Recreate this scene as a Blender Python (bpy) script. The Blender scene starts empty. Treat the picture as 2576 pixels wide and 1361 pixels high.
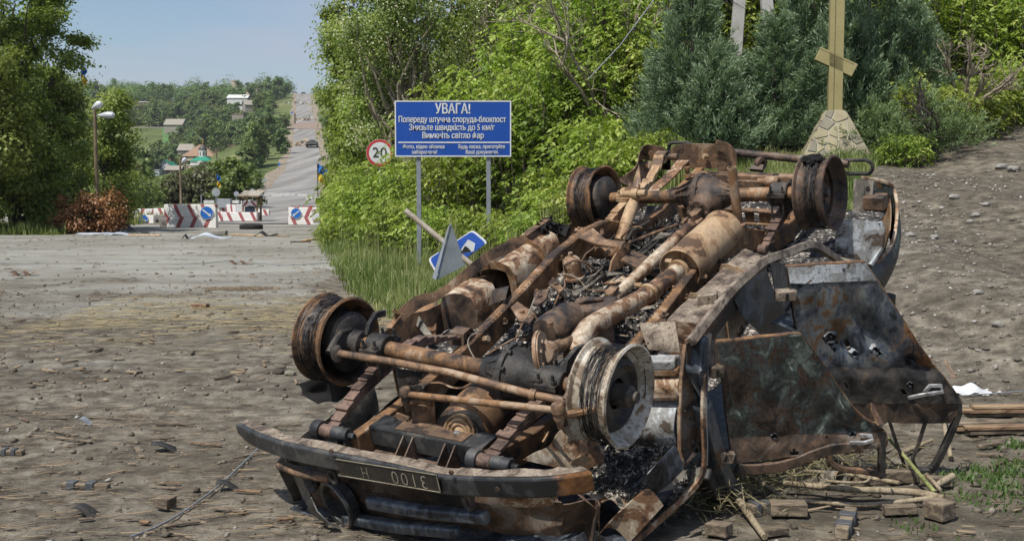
import bpy, bmesh, math, random
import numpy as np
from mathutils import Vector, Matrix

sc = bpy.context.scene
COL = sc.collection
rad = math.radians

# ------------------------------------------------------------------ camera
F = 2800.0; CX, CY = 1288.0, 680.5; HOR = 470.0; CAMH = 1.45   # photo measured in a 2576 px wide frame
PITCH = math.atan((CY - HOR) / F)
cam_d = bpy.data.cameras.new('camera'); cam = bpy.data.objects.new('camera', cam_d); COL.objects.link(cam)
cam_d.sensor_width = 36; cam_d.lens = F / 2576 * 36; cam_d.clip_end = 6000; cam_d.clip_start = 0.05
cam.location = (0, 0, CAMH); cam.rotation_euler = (rad(90) - PITCH, 0, 0)
sc.camera = cam

# ------------------------------------------------------------------ light
SUN_EL = rad(58); SUN_AZ = Vector((-0.50, -0.62, 0)).normalized()
S = Vector((SUN_AZ.x * math.cos(SUN_EL), SUN_AZ.y * math.cos(SUN_EL), math.sin(SUN_EL)))
w = bpy.data.worlds.new('World'); sc.world = w; w.use_nodes = True
nt = w.node_tree; nt.nodes.clear(); L = nt.links
out = nt.nodes.new('ShaderNodeOutputWorld'); bg = nt.nodes.new('ShaderNodeBackground'); bg.inputs[1].default_value = 0.095
sky = nt.nodes.new('ShaderNodeTexSky'); sky.sky_type = 'NISHITA'; sky.sun_disc = False
sky.sun_elevation = SUN_EL; sky.sun_rotation = math.atan2(S.x, S.y); sky.altitude = 100
sky.air_density = 1.0; sky.dust_density = 1.6; sky.ozone_density = 2.2
# thin high veil of cloud, laid out by direction over the whole sky
tc = nt.nodes.new('ShaderNodeTexCoord'); mp = nt.nodes.new('ShaderNodeMapping'); mp.inputs['Scale'].default_value = (1.3, 1.3, 7)
nz = nt.nodes.new('ShaderNodeTexNoise'); nz.inputs['Scale'].default_value = 1.7; nz.inputs['Detail'].default_value = 5; nz.inputs['Roughness'].default_value = .45
rp = nt.nodes.new('ShaderNodeValToRGB'); rp.color_ramp.elements[0].position = .47; rp.color_ramp.elements[1].position = .62
rp.color_ramp.elements[1].color = (.55, .55, .55, 1)
mx = nt.nodes.new('ShaderNodeMixRGB'); mx.inputs[2].default_value = (3.9, 4.1, 5.0, 1)
L.new(tc.outputs['Generated'], mp.inputs[0]); L.new(mp.outputs[0], nz.inputs[0]); L.new(nz.outputs[0], rp.inputs[0])
L.new(rp.outputs[0], mx.inputs[0]); L.new(sky.outputs[0], mx.inputs[1]); L.new(mx.outputs[0], bg.inputs[0]); L.new(bg.outputs[0], out.inputs[0])
sd = bpy.data.lights.new('sun', 'SUN'); sun = bpy.data.objects.new('sun', sd); COL.objects.link(sun)
sd.energy = 3.9; sd.angle = rad(.53); sd.color = (1, .96, .895)
sun.rotation_euler = (-S).to_track_quat('-Z', 'Y').to_euler(); sun.location = (-20, -25, 40)
sc.view_settings.view_transform = 'Standard'; sc.view_settings.look = 'None'; sc.view_settings.gamma = 1; sc.view_settings.exposure = 0.4
sc.view_settings.use_curve_mapping = False

# ------------------------------------------------------------------ numbers
def hash2(ix, iy, s=0):
    n = (ix.astype(np.int64) * 374761393 + iy.astype(np.int64) * 668265263 + s * 974634777) & 0x7fffffff
    n = ((n ^ (n >> 13)) * 1274126177) & 0x7fffffff
    return ((n ^ (n >> 16)) & 0xffff) / 65535.0
def vnoise(x, y, s=0):
    ix = np.floor(x); iy = np.floor(y); fx = x - ix; fy = y - iy
    fx = fx * fx * (3 - 2 * fx); fy = fy * fy * (3 - 2 * fy)
    a = hash2(ix, iy, s); b = hash2(ix + 1, iy, s); c = hash2(ix, iy + 1, s); d = hash2(ix + 1, iy + 1, s)
    return (a * (1 - fx) + b * fx) * (1 - fy) + (c * (1 - fx) + d * fx) * fy
def fbm(x, y, o=4, s=0):
    t = 0; a = .5
    for k in range(o): t = t + a * (vnoise(x * 2 ** k, y * 2 ** k, s + k) - .5); a *= .5
    return t
def sst(a, b, v):
    t = np.clip((v - a) / (b - a), 0, 1); return t * t * (3 - 2 * t)
# road centre line of the far slope (x at a given y) and its height profile
RY = np.array([0, 30, 52, 90, 130, 170, 230, 300, 380, 480, 560, 640, 700, 1500, 4000.])
RX = np.array([-9, -9, -12, -19.5, -26.5, -33, -43, -55.4, -70.4, -88.8, -104, -119, -131, -280, -750.])
RZ = np.array([0, 0, -.42, -.48, .2, 1.45, 5.15, 11.1, 19.1, 32.3, 43.9, 54.2, 56.5, 30, 0.])
def terrain(x, y):
    x = np.asarray(x, float); y = np.asarray(y, float)
    z = np.interp(y, RY, RZ)
    rx = np.interp(y, RY, RX)
    d = x - rx                                   # left of the road lies lower, then the village slope
    left = np.clip(-d - 5, 0, 400)
    z = z - np.interp(y, [100, 200, 300, 370, 450, 520, 600, 700], [0, 6, 10, 12.6, 12, 9, 5, 0.]) * sst(0, 45, left)
    # bank on the right
    xe = np.interp(y, [0, 8, 14, 24, 40, 60, 120], [3.2, 2.0, .8, -.4, -3.6, -5.5, -6])
    rise = np.clip(y - 6.5, 0, 40) * (.143 + .02 * sst(3.5, 7.5, x))
    rise = rise * sst(-.4, 3.0, x - xe) * (1 - .0 * y)
    rise = np.where(y > 24, np.maximum(rise * 0 + 17.5 * .155 + .09 * np.clip(y - 24, 0, 60), 0) * sst(-.4, 4.5, x - xe), rise)
    z = z + rise * (1 - sst(90, 140, y))
    # verge mound beside the road
    z = z + .10 * sst(-.9, .6, x - xe) * sst(7, 10, y) * (1 - sst(20, 34, y))
    return z
def relief(X, Y):
    """small relief of the trodden ground near the wreck"""
    Rr = np.sqrt(X * X + Y * Y); near = 1 - sst(14, 45, Rr)
    Z = near * (.05 * fbm(X * .8, Y * .8, 3, 3) + .045 * np.clip(fbm(X * 3.1, Y * 3.1, 4, 7), -.1, .4) + .020 * np.abs(fbm(X * 13, Y * 13, 4, 11)))
    belt = sst(.05, .25, fbm(X * .35 + 3, Y * .8, 3, 21) + .12)          # clods, thicker in the trampled belts
    Z = Z + near * belt * .045 * np.clip(fbm(X * 10, Y * 10, 5, 31) * 2 - .08, 0, 1)
    tr = sst(2.4, 4.0, X) * sst(5, 8, Y) * (1 - sst(24, 30, Y))          # wheel ruts of the track climbing on the right
    return Z + tr * .07 * np.sin((X * .82 + Y * .22) * 2.6 + .8 * fbm(X * .5, Y * .5, 2, 5))
def tz(x, y):
    x = np.array([float(x)]); y = np.array([float(y)]); return float((terrain(x, y) + relief(x, y))[0])
def ray(px, py):
    d = Vector(((px - CX) / F, (py - CY) / F, 1))
    cp, sp = math.cos(PITCH), math.sin(PITCH)
    return Vector((d.x, d.y * -sp + cp, -d.y * cp - sp))
def at(px, py, Y): return Vector((0, 0, CAMH)) + ray(px, py) * (Y / ray(px, py).y)   # point on the ray at distance Y
GPS = np.geomspace(2.0, 140.0, 2600)
def gp(px, py, lo=2.0, hi=90.0):                                                     # pixel -> point on the ground
    r = ray(px, py); r = r / r.y; X = GPS * r.x; zr = CAMH + GPS * r.z; g = terrain(X, GPS) + relief(X, GPS)
    k = np.nonzero(zr <= g)[0]; k = int(k[0]) if len(k) else int(np.searchsorted(GPS, hi)); return Vector((X[k], GPS[k], g[k]))

# ------------------------------------------------------------------ mesh helpers
def frame(ax, up=None):
    ax = Vector(ax).normalized(); u = Vector(up) if up is not None else (Vector((0, 0, 1)) if abs(ax.z) < .9 else Vector((1, 0, 0)))
    s = ax.cross(u).normalized(); return ax, s, s.cross(ax)
class MB:
    def __init__(self): self.v = []; self.f = []
    def add(self, vs, fs):
        o = len(self.v); self.v += [tuple(v) for v in vs]; self.f += [tuple(i + o for i in f) for f in fs]; return self
    def box(self, c, s, ax=(1, 0, 0), up=(0, 0, 1), taper=1.0):
        a, sd_, u = frame(ax, up); c = Vector(c); vs = []
        for i in (-1, 1):
            k = 1 if i < 0 else taper
            for j in (-1, 1):
                for m in (-1, 1): vs.append(c + a * (i * s[0] / 2) + sd_ * (j * k * s[1] / 2) + u * (m * k * s[2] / 2))
        return self.add(vs, [(0, 1, 3, 2), (4, 6, 7, 5), (0, 4, 5, 1), (2, 3, 7, 6), (0, 2, 6, 4), (1, 5, 7, 3)])
    def beam(self, p, q, w, h, up=(0, 0, 1)):
        p = Vector(p); q = Vector(q); return self.box((p + q) / 2, ((q - p).length, w, h), q - p, up)
    def sweep(self, pts, w, h, up=(0, 0, 1)):                   # rectangular section along a polyline
        P = [Vector(p) for p in pts]; n = len(P); vs = []; fs = []
        for i, p in enumerate(P):
            t = (P[min(i + 1, n - 1)] - P[max(i - 1, 0)]); a, s, u = frame(t, up)
            ww = w[i] if hasattr(w, '__len__') else w; hh = h[i] if hasattr(h, '__len__') else h
            vs += [p - s * ww / 2 - u * hh / 2, p + s * ww / 2 - u * hh / 2, p + s * ww / 2 + u * hh / 2, p - s * ww / 2 + u * hh / 2]
        for i in range(n - 1):
            for k in range(4): a = i * 4 + k; b = i * 4 + (k + 1) % 4; fs.append((a, b, b + 4, a + 4))
        fs += [(3, 2, 1, 0), tuple(4 * n - 4 + k for k in range(4))]
        return self.add(vs, fs)
    def tube(self, pts, r, n=10, cap=True):
        P = [Vector(p) for p in pts]; m = len(P); vs = []; fs = []; pu = None
        for i, p in enumerate(P):
            t = P[min(i + 1, m - 1)] - P[max(i - 1, 0)]; a = t.normalized()
            if pu is None: _, s, u = frame(a)
            else: s = a.cross(pu).normalized(); u = s.cross(a)
            pu = u; rr = r[i] if hasattr(r, '__len__') else r
            for k in range(n): g = 2 * math.pi * k / n; vs.append(p + s * (rr * math.cos(g)) + u * (rr * math.sin(g)))
        for i in range(m - 1):
            for k in range(n): a = i * n + k; b = i * n + (k + 1) % n; fs.append((a, b, b + n, a + n))
        if cap: fs += [tuple(reversed(range(n))), tuple((m - 1) * n + k for k in range(n))]
        return self.add(vs, fs)
    def lathe(self, prof, c, ax, n=32, close=False, a0=0, a1=2 * math.pi, jit=None):   # prof: (radius, height along ax)
        a, s, u = frame(ax); c = Vector(c); vs = []; fs = []; m = len(prof); full = abs(a1 - a0 - 2 * math.pi) < 1e-6
        N = n if full else n + 1
        for k in range(N):
            g = a0 + (a1 - a0) * k / n; d = s * math.cos(g) + u * math.sin(g)
            for i, (r, h) in enumerate(prof):
                e = jit(g, i) if jit else (0, 0)
                vs.append(c + d * (r + e[0]) + a * (h + e[1]))
        for k in range(n):
            k2 = (k + 1) % N
            for i in range(m - 1): fs.append((k * m + i, k * m + i + 1, k2 * m + i + 1, k2 * m + i))
            if close: fs.append((k * m + m - 1, k * m, k2 * m, k2 * m + m - 1))
        if full and not close:
            if prof[0][0] > 1e-5: fs.append(tuple(k * m for k in range(N)))
            if prof[-1][0] > 1e-5: fs.append(tuple(k * m + m - 1 for k in reversed(range(N))))
        return self.add(vs, fs)
    def plate(self, poly, t, nrm=None):                          # flat polygon with thickness
        P = [Vector(p) for p in poly]; n = len(P)
        if nrm is None:
            nrm = Vector((0, 0, 0))
            for i in range(n): nrm += (P[i] - P[0]).cross(P[(i + 1) % n] - P[0])
        nn = Vector(nrm).normalized() * t / 2
        vs = [p + nn for p in P] + [p - nn for p in P]
        fs = [tuple(range(n)), tuple(reversed(range(n, 2 * n)))] + [(i, i + n, (i + 1) % n + n, (i + 1) % n) for i in range(n)]
        return self.add(vs, fs)
    def sheet(self, G, t=.003):                                  # grid of points [row][col] with thickness
        R_ = len(G); C_ = len(G[0]); V = [[Vector(p) for p in r] for r in G]; top = []; bot = []
        for i in range(R_):
            for j in range(C_):
                du = V[min(i + 1, R_ - 1)][j] - V[max(i - 1, 0)][j]; dv = V[i][min(j + 1, C_ - 1)] - V[i][max(j - 1, 0)]
                n = du.cross(dv); n = n.normalized() * t / 2 if n.length > 1e-12 else Vector((0, 0, t / 2))
                top.append(V[i][j] + n); bot.append(V[i][j] - n)
        o = R_ * C_; fs = []
        for i in range(R_ - 1):
            for j in range(C_ - 1):
                a = i * C_ + j; fs += [(a, a + C_, a + C_ + 1, a + 1), (o + a, o + a + 1, o + a + C_ + 1, o + a + C_)]
        ring = [j for j in range(C_)] + [i * C_ + C_ - 1 for i in range(1, R_)] + [(R_ - 1) * C_ + j for j in range(C_ - 2, -1, -1)] + [i * C_ for i in range(R_ - 2, 0, -1)]
        for k in range(len(ring)): a = ring[k]; b = ring[(k + 1) % len(ring)]; fs.append((a, b, o + b, o + a))
        return self.add(top + bot, fs)
    def bolt(self, p, ax, r=.01, h=.012, n=6): 
        a = Vector(ax).normalized(); p = Vector(p); return self.tube([p, p + a * h], r, n)
    def build(self, name, mat, parent=None, smooth=38, bevel=0, sub=0):
        me = bpy.data.meshes.new(name); me.from_pydata([tuple(v) for v in self.v], [], self.f); me.validate(); me.update()
        return mkobj(name, me, mat, parent, smooth, bevel, sub)
def mkobj(name, me, mat, parent=None, smooth=38, bevel=0, sub=0):
    if mat is not None: me.materials.append(mat)
    if smooth:
        me.polygons.foreach_set('use_smooth', [True] * len(me.polygons)); me.set_sharp_from_angle(angle=rad(smooth))
    o = bpy.data.objects.new(name, me); COL.objects.link(o)
    if parent is not None: o.parent = parent
    if bevel:
        b = o.modifiers.new('bevel', 'BEVEL'); b.width = bevel; b.segments = 2; b.limit_method = 'ANGLE'; b.angle_limit = rad(40)
    return o
def npmesh(name, V, Q, mat, parent=None, smooth=0, attr=None):
    """fast mesh from numpy verts (n,3) and quads/tris (m,k)"""
    me = bpy.data.meshes.new(name); k = Q.shape[1]
    me.vertices.add(len(V)); me.vertices.foreach_set('co', np.ascontiguousarray(V, np.float32).ravel())
    me.loops.add(Q.size); me.loops.foreach_set('vertex_index', np.ascontiguousarray(Q, np.int32).ravel())
    me.polygons.add(len(Q)); me.polygons.foreach_set('loop_start', np.arange(0, Q.size, k, dtype=np.int32))
    me.update(calc_edges=True); me.validate()
    if attr is not None:
        at_ = me.attributes.new('tint', 'FLOAT', 'FACE'); at_.data.foreach_set('value', np.ascontiguousarray(attr, np.float32))
    if smooth: me.polygons.foreach_set('use_smooth', [True] * len(me.polygons))
    if mat is not None: me.materials.append(mat)
    o = bpy.data.objects.new(name, me); COL.objects.link(o)
    if parent is not None: o.parent = parent
    return o
def empty(name, loc, rz=0):
    o = bpy.data.objects.new(name, None); COL.objects.link(o); o.location = loc; o.rotation_euler = (0, 0, rz); o.empty_display_size = .1; return o
def tag(o, label=None, cat=None, group=None, kind=None):
    if label: o['label'] = label
    if cat: o['category'] = cat
    if group: o['group'] = group
    if kind: o['kind'] = kind
    return o
def copy_tree(o, parent=None):
    c = o.copy(); COL.objects.link(c); c.parent = parent
    for ch in [x for x in o.children]: copy_tree(ch, c)
    return c
def lerp(a, b, t): return Vector(a) * (1 - t) + Vector(b) * t
def quadgrid(a, b, c, d, nu, nv, fn=None):                        # a-b top edge, d-c bottom edge -> grid rows from a-b to d-c
    G = []
    for i in range(nv + 1):
        v = i / nv; r = []
        for j in range(nu + 1):
            u = j / nu; p = lerp(lerp(a, b, u), lerp(d, c, u), v)
            if fn: p = p + Vector(fn(u, v))
            r.append(p)
        G.append(r)
    return G

# ------------------------------------------------------------------ materials
def srgb(r, g, b):
    f = lambda c: (c / 255 / 12.92) if c / 255 <= .04045 else ((c / 255 + .055) / 1.055) ** 2.4
    return (f(r), f(g), f(b), 1)
class NT:
    def __init__(self, name):
        self.m = bpy.data.materials.new(name); self.m.use_nodes = True; self.t = self.m.node_tree; self.b = self.t.nodes['Principled BSDF']; self.o = self.t.nodes['Material Output']
    def n(self, t, **k):
        x = self.t.nodes.new('ShaderNode' + t)
        for a, v in k.items():
            if a.startswith('i_'): x.inputs[a[2:].replace('_', ' ')].default_value = v
            elif a.startswith('j'): x.inputs[int(a[1:])].default_value = v
            else: setattr(x, a, v)
        return x
    def l(self, a, b): self.t.links.new(a, b)
    def coords(self, scale=(1, 1, 1), kind='Object'):
        c = self.n('TexCoord'); m = self.n('Mapping'); m.inputs['Scale'].default_value = scale; self.l(c.outputs[kind], m.inputs[0]); return m.outputs[0]
    def geo(self, scale=(1, 1, 1)):
        c = self.n('NewGeometry'); m = self.n('Mapping'); m.inputs['Scale'].default_value = scale; self.l(c.outputs['Position'], m.inputs[0]); return m.outputs[0]
    def noise(self, co, s, d=6, r=.6, dist=0):
        x = self.n('TexNoise', i_Scale=s, i_Detail=d, i_Roughness=r, i_Distortion=dist); self.l(co, x.inputs['Vector']); return x.outputs[0]
    def ramp(self, f, stops, interp='LINEAR'):
        x = self.n('ValToRGB'); cr = x.color_ramp; cr.interpolation = interp
        while len(cr.elements) < len(stops): cr.elements.new(.5)
        for e, (p, c) in zip(cr.elements, stops): e.position = p; e.color = c if len(c) == 4 else (*c, 1)
        self.l(f, x.inputs[0]); return x.outputs[0]
    def mix(self, f, a, b, mode='MIX'):
        x = self.n('MixRGB', blend_type=mode)
        for i, v in ((0, f), (1, a), (2, b)):
            if hasattr(v, 'links') or hasattr(v, 'is_linked'): self.l(v, x.inputs[i])
            else: x.inputs[i].default_value = v if not isinstance(v, (tuple, list)) or len(v) == 4 else (*v, 1)
        return x.outputs[0]
    def math(self, op, a, b=0.0):
        x = self.n('Math', operation=op)
        for i, v in ((0, a), (1, b)):
            if hasattr(v, 'is_linked'): self.l(v, x.inputs[i])
            else: x.inputs[i].default_value = v
        return x.outputs[0]
    def bump(self, h, s=.3, d=.01, prev=None):
        x = self.n('Bump', i_Strength=s, i_Distance=d); self.l(h, x.inputs['Height'])
        if prev is not None: self.l(prev, x.inputs['Normal'])
        return x.outputs[0]
    def done(self, col=None, rough=None, normal=None, metal=None, spec=None):
        for k, v in (('Base Color', col), ('Roughness', rough), ('Normal', normal), ('Metallic', metal), ('Specular IOR Level', spec)):
            if v is None: continue
            if hasattr(v, 'is_linked'): self.l(v, self.b.inputs[k])
            else: self.b.inputs[k].default_value = v if k != 'Base Color' or len(v) == 4 else (*v, 1)
        return self.m
def g3(v): return (v, v, v, 1)

def burnt(name, cols, sc_=9.0, rough=(.5, .85), metal=.25, bump=.35, speck=.35, stretch=(1, 1, 1), dist=.6, seed=0.0, spread=.062, edge=None):
    """fire-scaled steel: patches of the given colours (dark to pale), fine speckle, pitted relief"""
    t = NT(name); co = t.coords(stretch)
    ad = t.n('VectorMath', operation='ADD', j1=(seed, seed * .7, seed * 1.3)); t.l(co, ad.inputs[0]); co = ad.outputs[0]
    n1 = t.noise(co, sc_, 9, .66, dist); n2 = t.noise(co, sc_ * 7, 6, .7); n3 = t.noise(co, sc_ * .35, 4, .55)
    f = t.math('ADD', t.math('MULTIPLY', n1, .62), t.math('MULTIPLY', n3, .38))
    k = len(cols); stops = []
    for i, c in enumerate(cols):
        p = .5 + (i - (k - 1) / 2) * spread; stops.append((max(0, p - spread * .28), srgb(*c))) if i else stops.append((0, srgb(*c)))
        stops.append((min(1, p + spread * .40), srgb(*c)))
    col = t.ramp(f, stops)
    col = t.mix(speck, col, t.ramp(n2, [(.3, g3(.12)), (.5, g3(.55)), (.72, g3(.95))]), 'OVERLAY')
    if edge:                                                      # rust creeping in from one end of the piece
        sx = t.n('SeparateXYZ'); t.l(t.coords(), sx.inputs[0]); mr = t.n('MapRange', j1=edge[0], j2=edge[1]); t.l(sx.outputs[1], mr.inputs[0])
        col = t.mix(t.ramp(t.math('ADD', mr.outputs[0], t.math('MULTIPLY', t.math('SUBTRACT', n1, .5), 1.6)), [(.42, g3(0)), (.6, g3(.9))]), col, t.ramp(n2, [(.3, srgb(74, 52, 36)), (.5, srgb(134, 90, 50)), (.7, srgb(160, 116, 70))]))
    rg = t.ramp(n1, [(.3, g3(rough[0])), (.7, g3(rough[1]))])
    nrm = t.bump(n2, bump, .004, t.bump(n1, bump, .008))
    return t.done(col, rg, nrm, metal)
def paint(name, c1, c2=None, rough=.5, sc_=4, bump=.1, dirt=.35, dirtc=(95, 88, 78)):
    t = NT(name); co = t.coords(); n1 = t.noise(co, sc_, 7, .6); n2 = t.noise(co, sc_ * 9, 4, .6)
    col = t.mix(t.ramp(n1, [(.4, g3(0)), (.65, g3(1))]), srgb(*c1), srgb(*(c2 or c1)))
    col = t.mix(t.math('MULTIPLY', t.ramp(n2, [(.52, g3(0)), (.7, g3(1))]), dirt), col, srgb(*dirtc))
    return t.done(col, rough, t.bump(n2, bump, .004))
def plain(name, c, rough=.6, metal=0):
    t = NT(name); co = t.coords(); n = t.noise(co, 12, 5)
    return t.done(t.mix(.25, srgb(*c), t.ramp(n, [(.3, g3(.2)), (.7, g3(.8))]), 'OVERLAY'), rough, None, metal)
def leafmat(name, cols, trans=.35, rough=.55, var=.5):
    """foliage: colour varies leaf by leaf and clump by clump; light passes through the leaves"""
    t = NT(name); at_ = t.n('Attribute', attribute_name='tint'); oi = t.n('ObjectInfo')
    k = len(cols); col = t.ramp(at_.outputs['Fac'], [(i / max(1, k - 1), srgb(*c)) for i, c in enumerate(cols)])
    hs = t.n('HueSaturation'); t.l(col, hs.inputs['Color'])
    t.l(t.math('ADD', t.math('MULTIPLY', oi.outputs['Random'], .02), .49), hs.inputs['Hue'])
    t.l(t.math('ADD', t.math('MULTIPLY', oi.outputs['Random'], var), 1 - var / 2), hs.inputs['Value'])
    t.b.inputs['Base Color'].default_value = (0, 0, 0, 1); t.l(hs.outputs[0], t.b.inputs['Base Color']); t.b.inputs['Roughness'].default_value = rough
    tr = t.n('BsdfTranslucent'); t.l(t.mix(1, hs.outputs[0], (1.12, 1.15, .62), 'MULTIPLY'), tr.inputs[0])
    ms = t.n('MixShader', j0=trans); t.l(t.b.outputs[0], ms.inputs[1]); t.l(tr.outputs[0], ms.inputs[2]); t.l(ms.outputs[0], t.o.inputs[0])
    return t.m
M = {}
# ================================================================== ground
def build_ground():
    ang = np.concatenate([np.radians(np.linspace(-180, -42, 26)[:-1]), np.radians(np.linspace(-42, 42, 460)), np.radians(np.linspace(42, 180, 26)[1:-1])])
    r = np.concatenate([[.25], np.geomspace(1.6, 45, 440), np.geomspace(46, 1600, 130)])
    A, Rr = np.meshgrid(ang, r); X = Rr * np.sin(A); Y = Rr * np.cos(A)
    Z = terrain(X, Y)
    Z = Z + relief(X, Y)
    n, m = A.shape; V = np.stack([X, Y, Z], -1).reshape(-1, 3)
    i = np.arange(n - 1)[:, None] * m + np.arange(m)[None]; j = np.arange(n - 1)[:, None] * m + (np.arange(m)[None] + 1) % m
    Q = np.stack([i, j, j + m, i + m], -1).reshape(-1, 4)[:, ::-1]
    t = NT('dirt ground'); p = t.geo()
    nb = t.noise(p, .22, 5, .55); n1 = t.noise(p, 1.1, 8, .62); n2 = t.noise(p, 6, 8, .68); n3 = t.noise(p, 38, 6, .7)
    st = t.noise(t.geo((.30, .62, 1)), 1.0, 7, .62)
    dirt = t.ramp(n2, [(.30, srgb(58, 53, 45)), (.44, srgb(92, 86, 75)), (.56, srgb(122, 115, 102)), (.70, srgb(152, 146, 132))])
    tar = t.ramp(n3, [(.25, srgb(108, 107, 100)), (.5, srgb(148, 147, 139)), (.75, srgb(176, 175, 167))])
    # bare asphalt shows through the mud in long patches, more of it further off
    sx = t.n('SeparateXYZ'); g0 = t.n('NewGeometry'); t.l(g0.outputs['Position'], sx.inputs[0])
    fy = t.n('MapRange', j1=6.5, j2=20); t.l(sx.outputs[1], fy.inputs[0])
    fx = t.n('MapRange', j1=-1.2, j2=-3.0); t.l(sx.outputs[0], fx.inputs[0])
    am = t.math('MULTIPLY', t.math('ADD', t.math('MULTIPLY', fy.outputs[0], .22), t.math('ADD', t.math('MULTIPLY', st, .65), t.math('MULTIPLY', n1, .35))), fx.outputs[0])
    am = t.ramp(am, [(.56, g3(0)), (.68, g3(.9))])
    col = t.mix(am, dirt, tar)
    # darker damp mud belts and pale dried dust
    col = t.mix(t.ramp(nb, [(.42, g3(.0)), (.6, g3(.55))]), col, t.mix(1, col, srgb(190, 184, 172), 'MULTIPLY'))
    col = t.mix(t.math('MULTIPLY', t.ramp(t.noise(t.geo((.5, 1.3, 1)), .9, 6, .6), [(.47, g3(0)), (.60, g3(1))]), t.math('SUBTRACT', .62, t.math('MULTIPLY', fy.outputs[0], .4))), col, t.mix(n2, srgb(48, 44, 37), srgb(98, 91, 79)))
    # beyond the checkpoint: meadow green away from the road
    far = t.n('MapRange', j1=62, j2=95); t.l(sx.outputs[1], far.inputs[0])
    gr = t.ramp(t.noise(t.geo((.04, .04, .04)), 1, 7, .65), [(.35, srgb(70, 82, 42)), (.5, srgb(92, 102, 56)), (.68, srgb(122, 122, 82))])
    col = t.mix(far.outputs[0], col, gr)
    nr = t.bump(n3, .8, .012, t.bump(n2, .8, .03))
    t.done(col, .93, nr, 0, .25)
    o = npmesh('ground', V, Q, t.m, None, smooth=1); return tag(o, kind='structure')
build_ground()

def strip(name, ys, x0, x1, dz, mat):
    ys = np.array(ys); V = []; W = 9
    for y in ys:
        a, b = x0(y), x1(y)
        xs = np.linspace(a, b, W); V += [(x, y, z + dz * min(1, .25 + y / 250)) for x, z in zip(xs, terrain(xs, np.full(W, y)))]
    V = np.array(V); n = len(ys); i = np.arange(n - 1)[:, None] * W + np.arange(W - 1)[None]
    Q = np.stack([i, i + 1, i + W + 1, i + W], -1).reshape(-1, 4)
    return tag(npmesh(name, V, Q, mat, None, 1), kind='structure')
def road_mats():
    t = NT('worn asphalt'); p = t.geo(); n1 = t.noise(p, .35, 7, .62); n2 = t.noise(t.geo((.5, .02, .02)), 1.0, 6, .6); n3 = t.noise(p, 4, 5, .7)
    c = t.ramp(n2, [(.33, srgb(100, 98, 94)), (.5, srgb(128, 126, 122)), (.66, srgb(150, 147, 141))])
    c = t.mix(t.ramp(n1, [(.48, g3(0)), (.66, g3(.5))]), c, srgb(134, 124, 110)); c = t.mix(.35, c, t.ramp(n3, [(.3, g3(.3)), (.7, g3(.7))]), 'OVERLAY')
    M['asphalt'] = t.done(c, .9, t.bump(n3, .3, .02))
    t = NT('dirt shoulder'); p = t.geo(); n1 = t.noise(p, .5, 7, .65); n3 = t.noise(p, 5, 5, .7)
    c = t.ramp(n1, [(.35, srgb(104, 92, 76)), (.5, srgb(134, 122, 104)), (.66, srgb(150, 141, 122))]); M['shoulder'] = t.done(t.mix(.3, c, t.ramp(n3, [(.3, g3(.25)), (.7, g3(.75))]), 'OVERLAY'), .95, t.bump(n3, .5, .03))
    t = NT('brick rubble dirt'); p = t.geo(); n3 = t.noise(p, 1.5, 6, .7)
    M['rubbledirt'] = t.done(t.ramp(n3, [(.3, srgb(112, 96, 84)), (.6, srgb(142, 124, 110))]), .95, t.bump(n3, .6, .05))
    t = NT('young crop'); p = t.geo((.01, .25, .1)); n3 = t.noise(p, 1.5, 6, .6)
    M['crop'] = t.done(t.ramp(n3, [(.3, srgb(58, 92, 44)), (.6, srgb(84, 122, 62))]), .95, t.bump(n3, .6, .2))
road_mats()
rc = lambda y: np.interp(y, RY, RX)
wv = lambda y, s: .5 * math.sin(y * .11 + s) + .35 * math.sin(y * .043 + 2 * s)
ysr = np.concatenate([np.linspace(56, 130, 60), np.linspace(133, 700, 140)])
strip('road_shoulder', ysr, lambda y: rc(y) - 5.6 + wv(y, 1), lambda y: rc(y) + 5.8 + wv(y, 2), .05, M['shoulder'])
strip('road', ysr, lambda y: rc(y) - 3.6 + .3 * wv(y, 3) - 1.2 * (y < 120), lambda y: rc(y) + 3.7 + .3 * wv(y, 4), .09, M['asphalt'])
strip('rubble_belt', np.linspace(402, 432, 12), lambda y: rc(y) - 7.5, lambda y: rc(y) + 6.2, .13, M['rubbledirt'])
strip('crop_field', np.linspace(385, 512, 40), lambda y: -178 + .1 * y, lambda y: -.316 * y + 2, .12, M['crop'])
# ================================================================== the overturned burnt-out car
# car frame: X to its nose, Y to the right as seen from the camera, Z up (its underside); origin at the rear axle
CAR = Matrix(((-.5521, .8199, -.1512, 1.103), (-.7812, -.5721, -.2500, 6.539), (-.2915, -.0199, .9564, 1.396), (0, 0, 0, 1)))
CARI = CAR.inverted()
ZV = {0: (0, 0, 1), 1: (579.6, 676.2, .5031), 2: (901.6, 515.2, .4259), 3: (1223.6, 805, .4084), 4: (1352.4, 322, .3312), 5: (1803.2, 322, .3313), 6: (1674.4, 611.8, .497), 7: (1610, 966, .375), 8: (966, 966, .3)}
def pix(v, zx, zy): a, b, s = ZV[v]; return a + zx * s, b + zy * s
def kp(v, zx, zy, ax=None, val=0, pt=None, nr=None):          # photo point -> car frame, on a plane of the car
    px, py = pix(v, zx, zy); d = CARI.to_3x3() @ ray(px, py); o = CARI @ Vector((0, 0, CAMH))
    if ax is not None: i = 'xyz'.index(ax); t = (val - o[i]) / d[i]
    else: nr = Vector(nr); t = (Vector(pt) - o).dot(nr) / d.dot(nr)
    return o + d * t
base_w = Vector((0.55, 5.4, 0)); car = empty('overturned_car', (0, 0, 0))
_rot = CAR.to_3x3().to_4x4(); car.matrix_world = Matrix.Translation(base_w) @ _rot
OFF = car.matrix_world.inverted() @ CAR.translation
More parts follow.
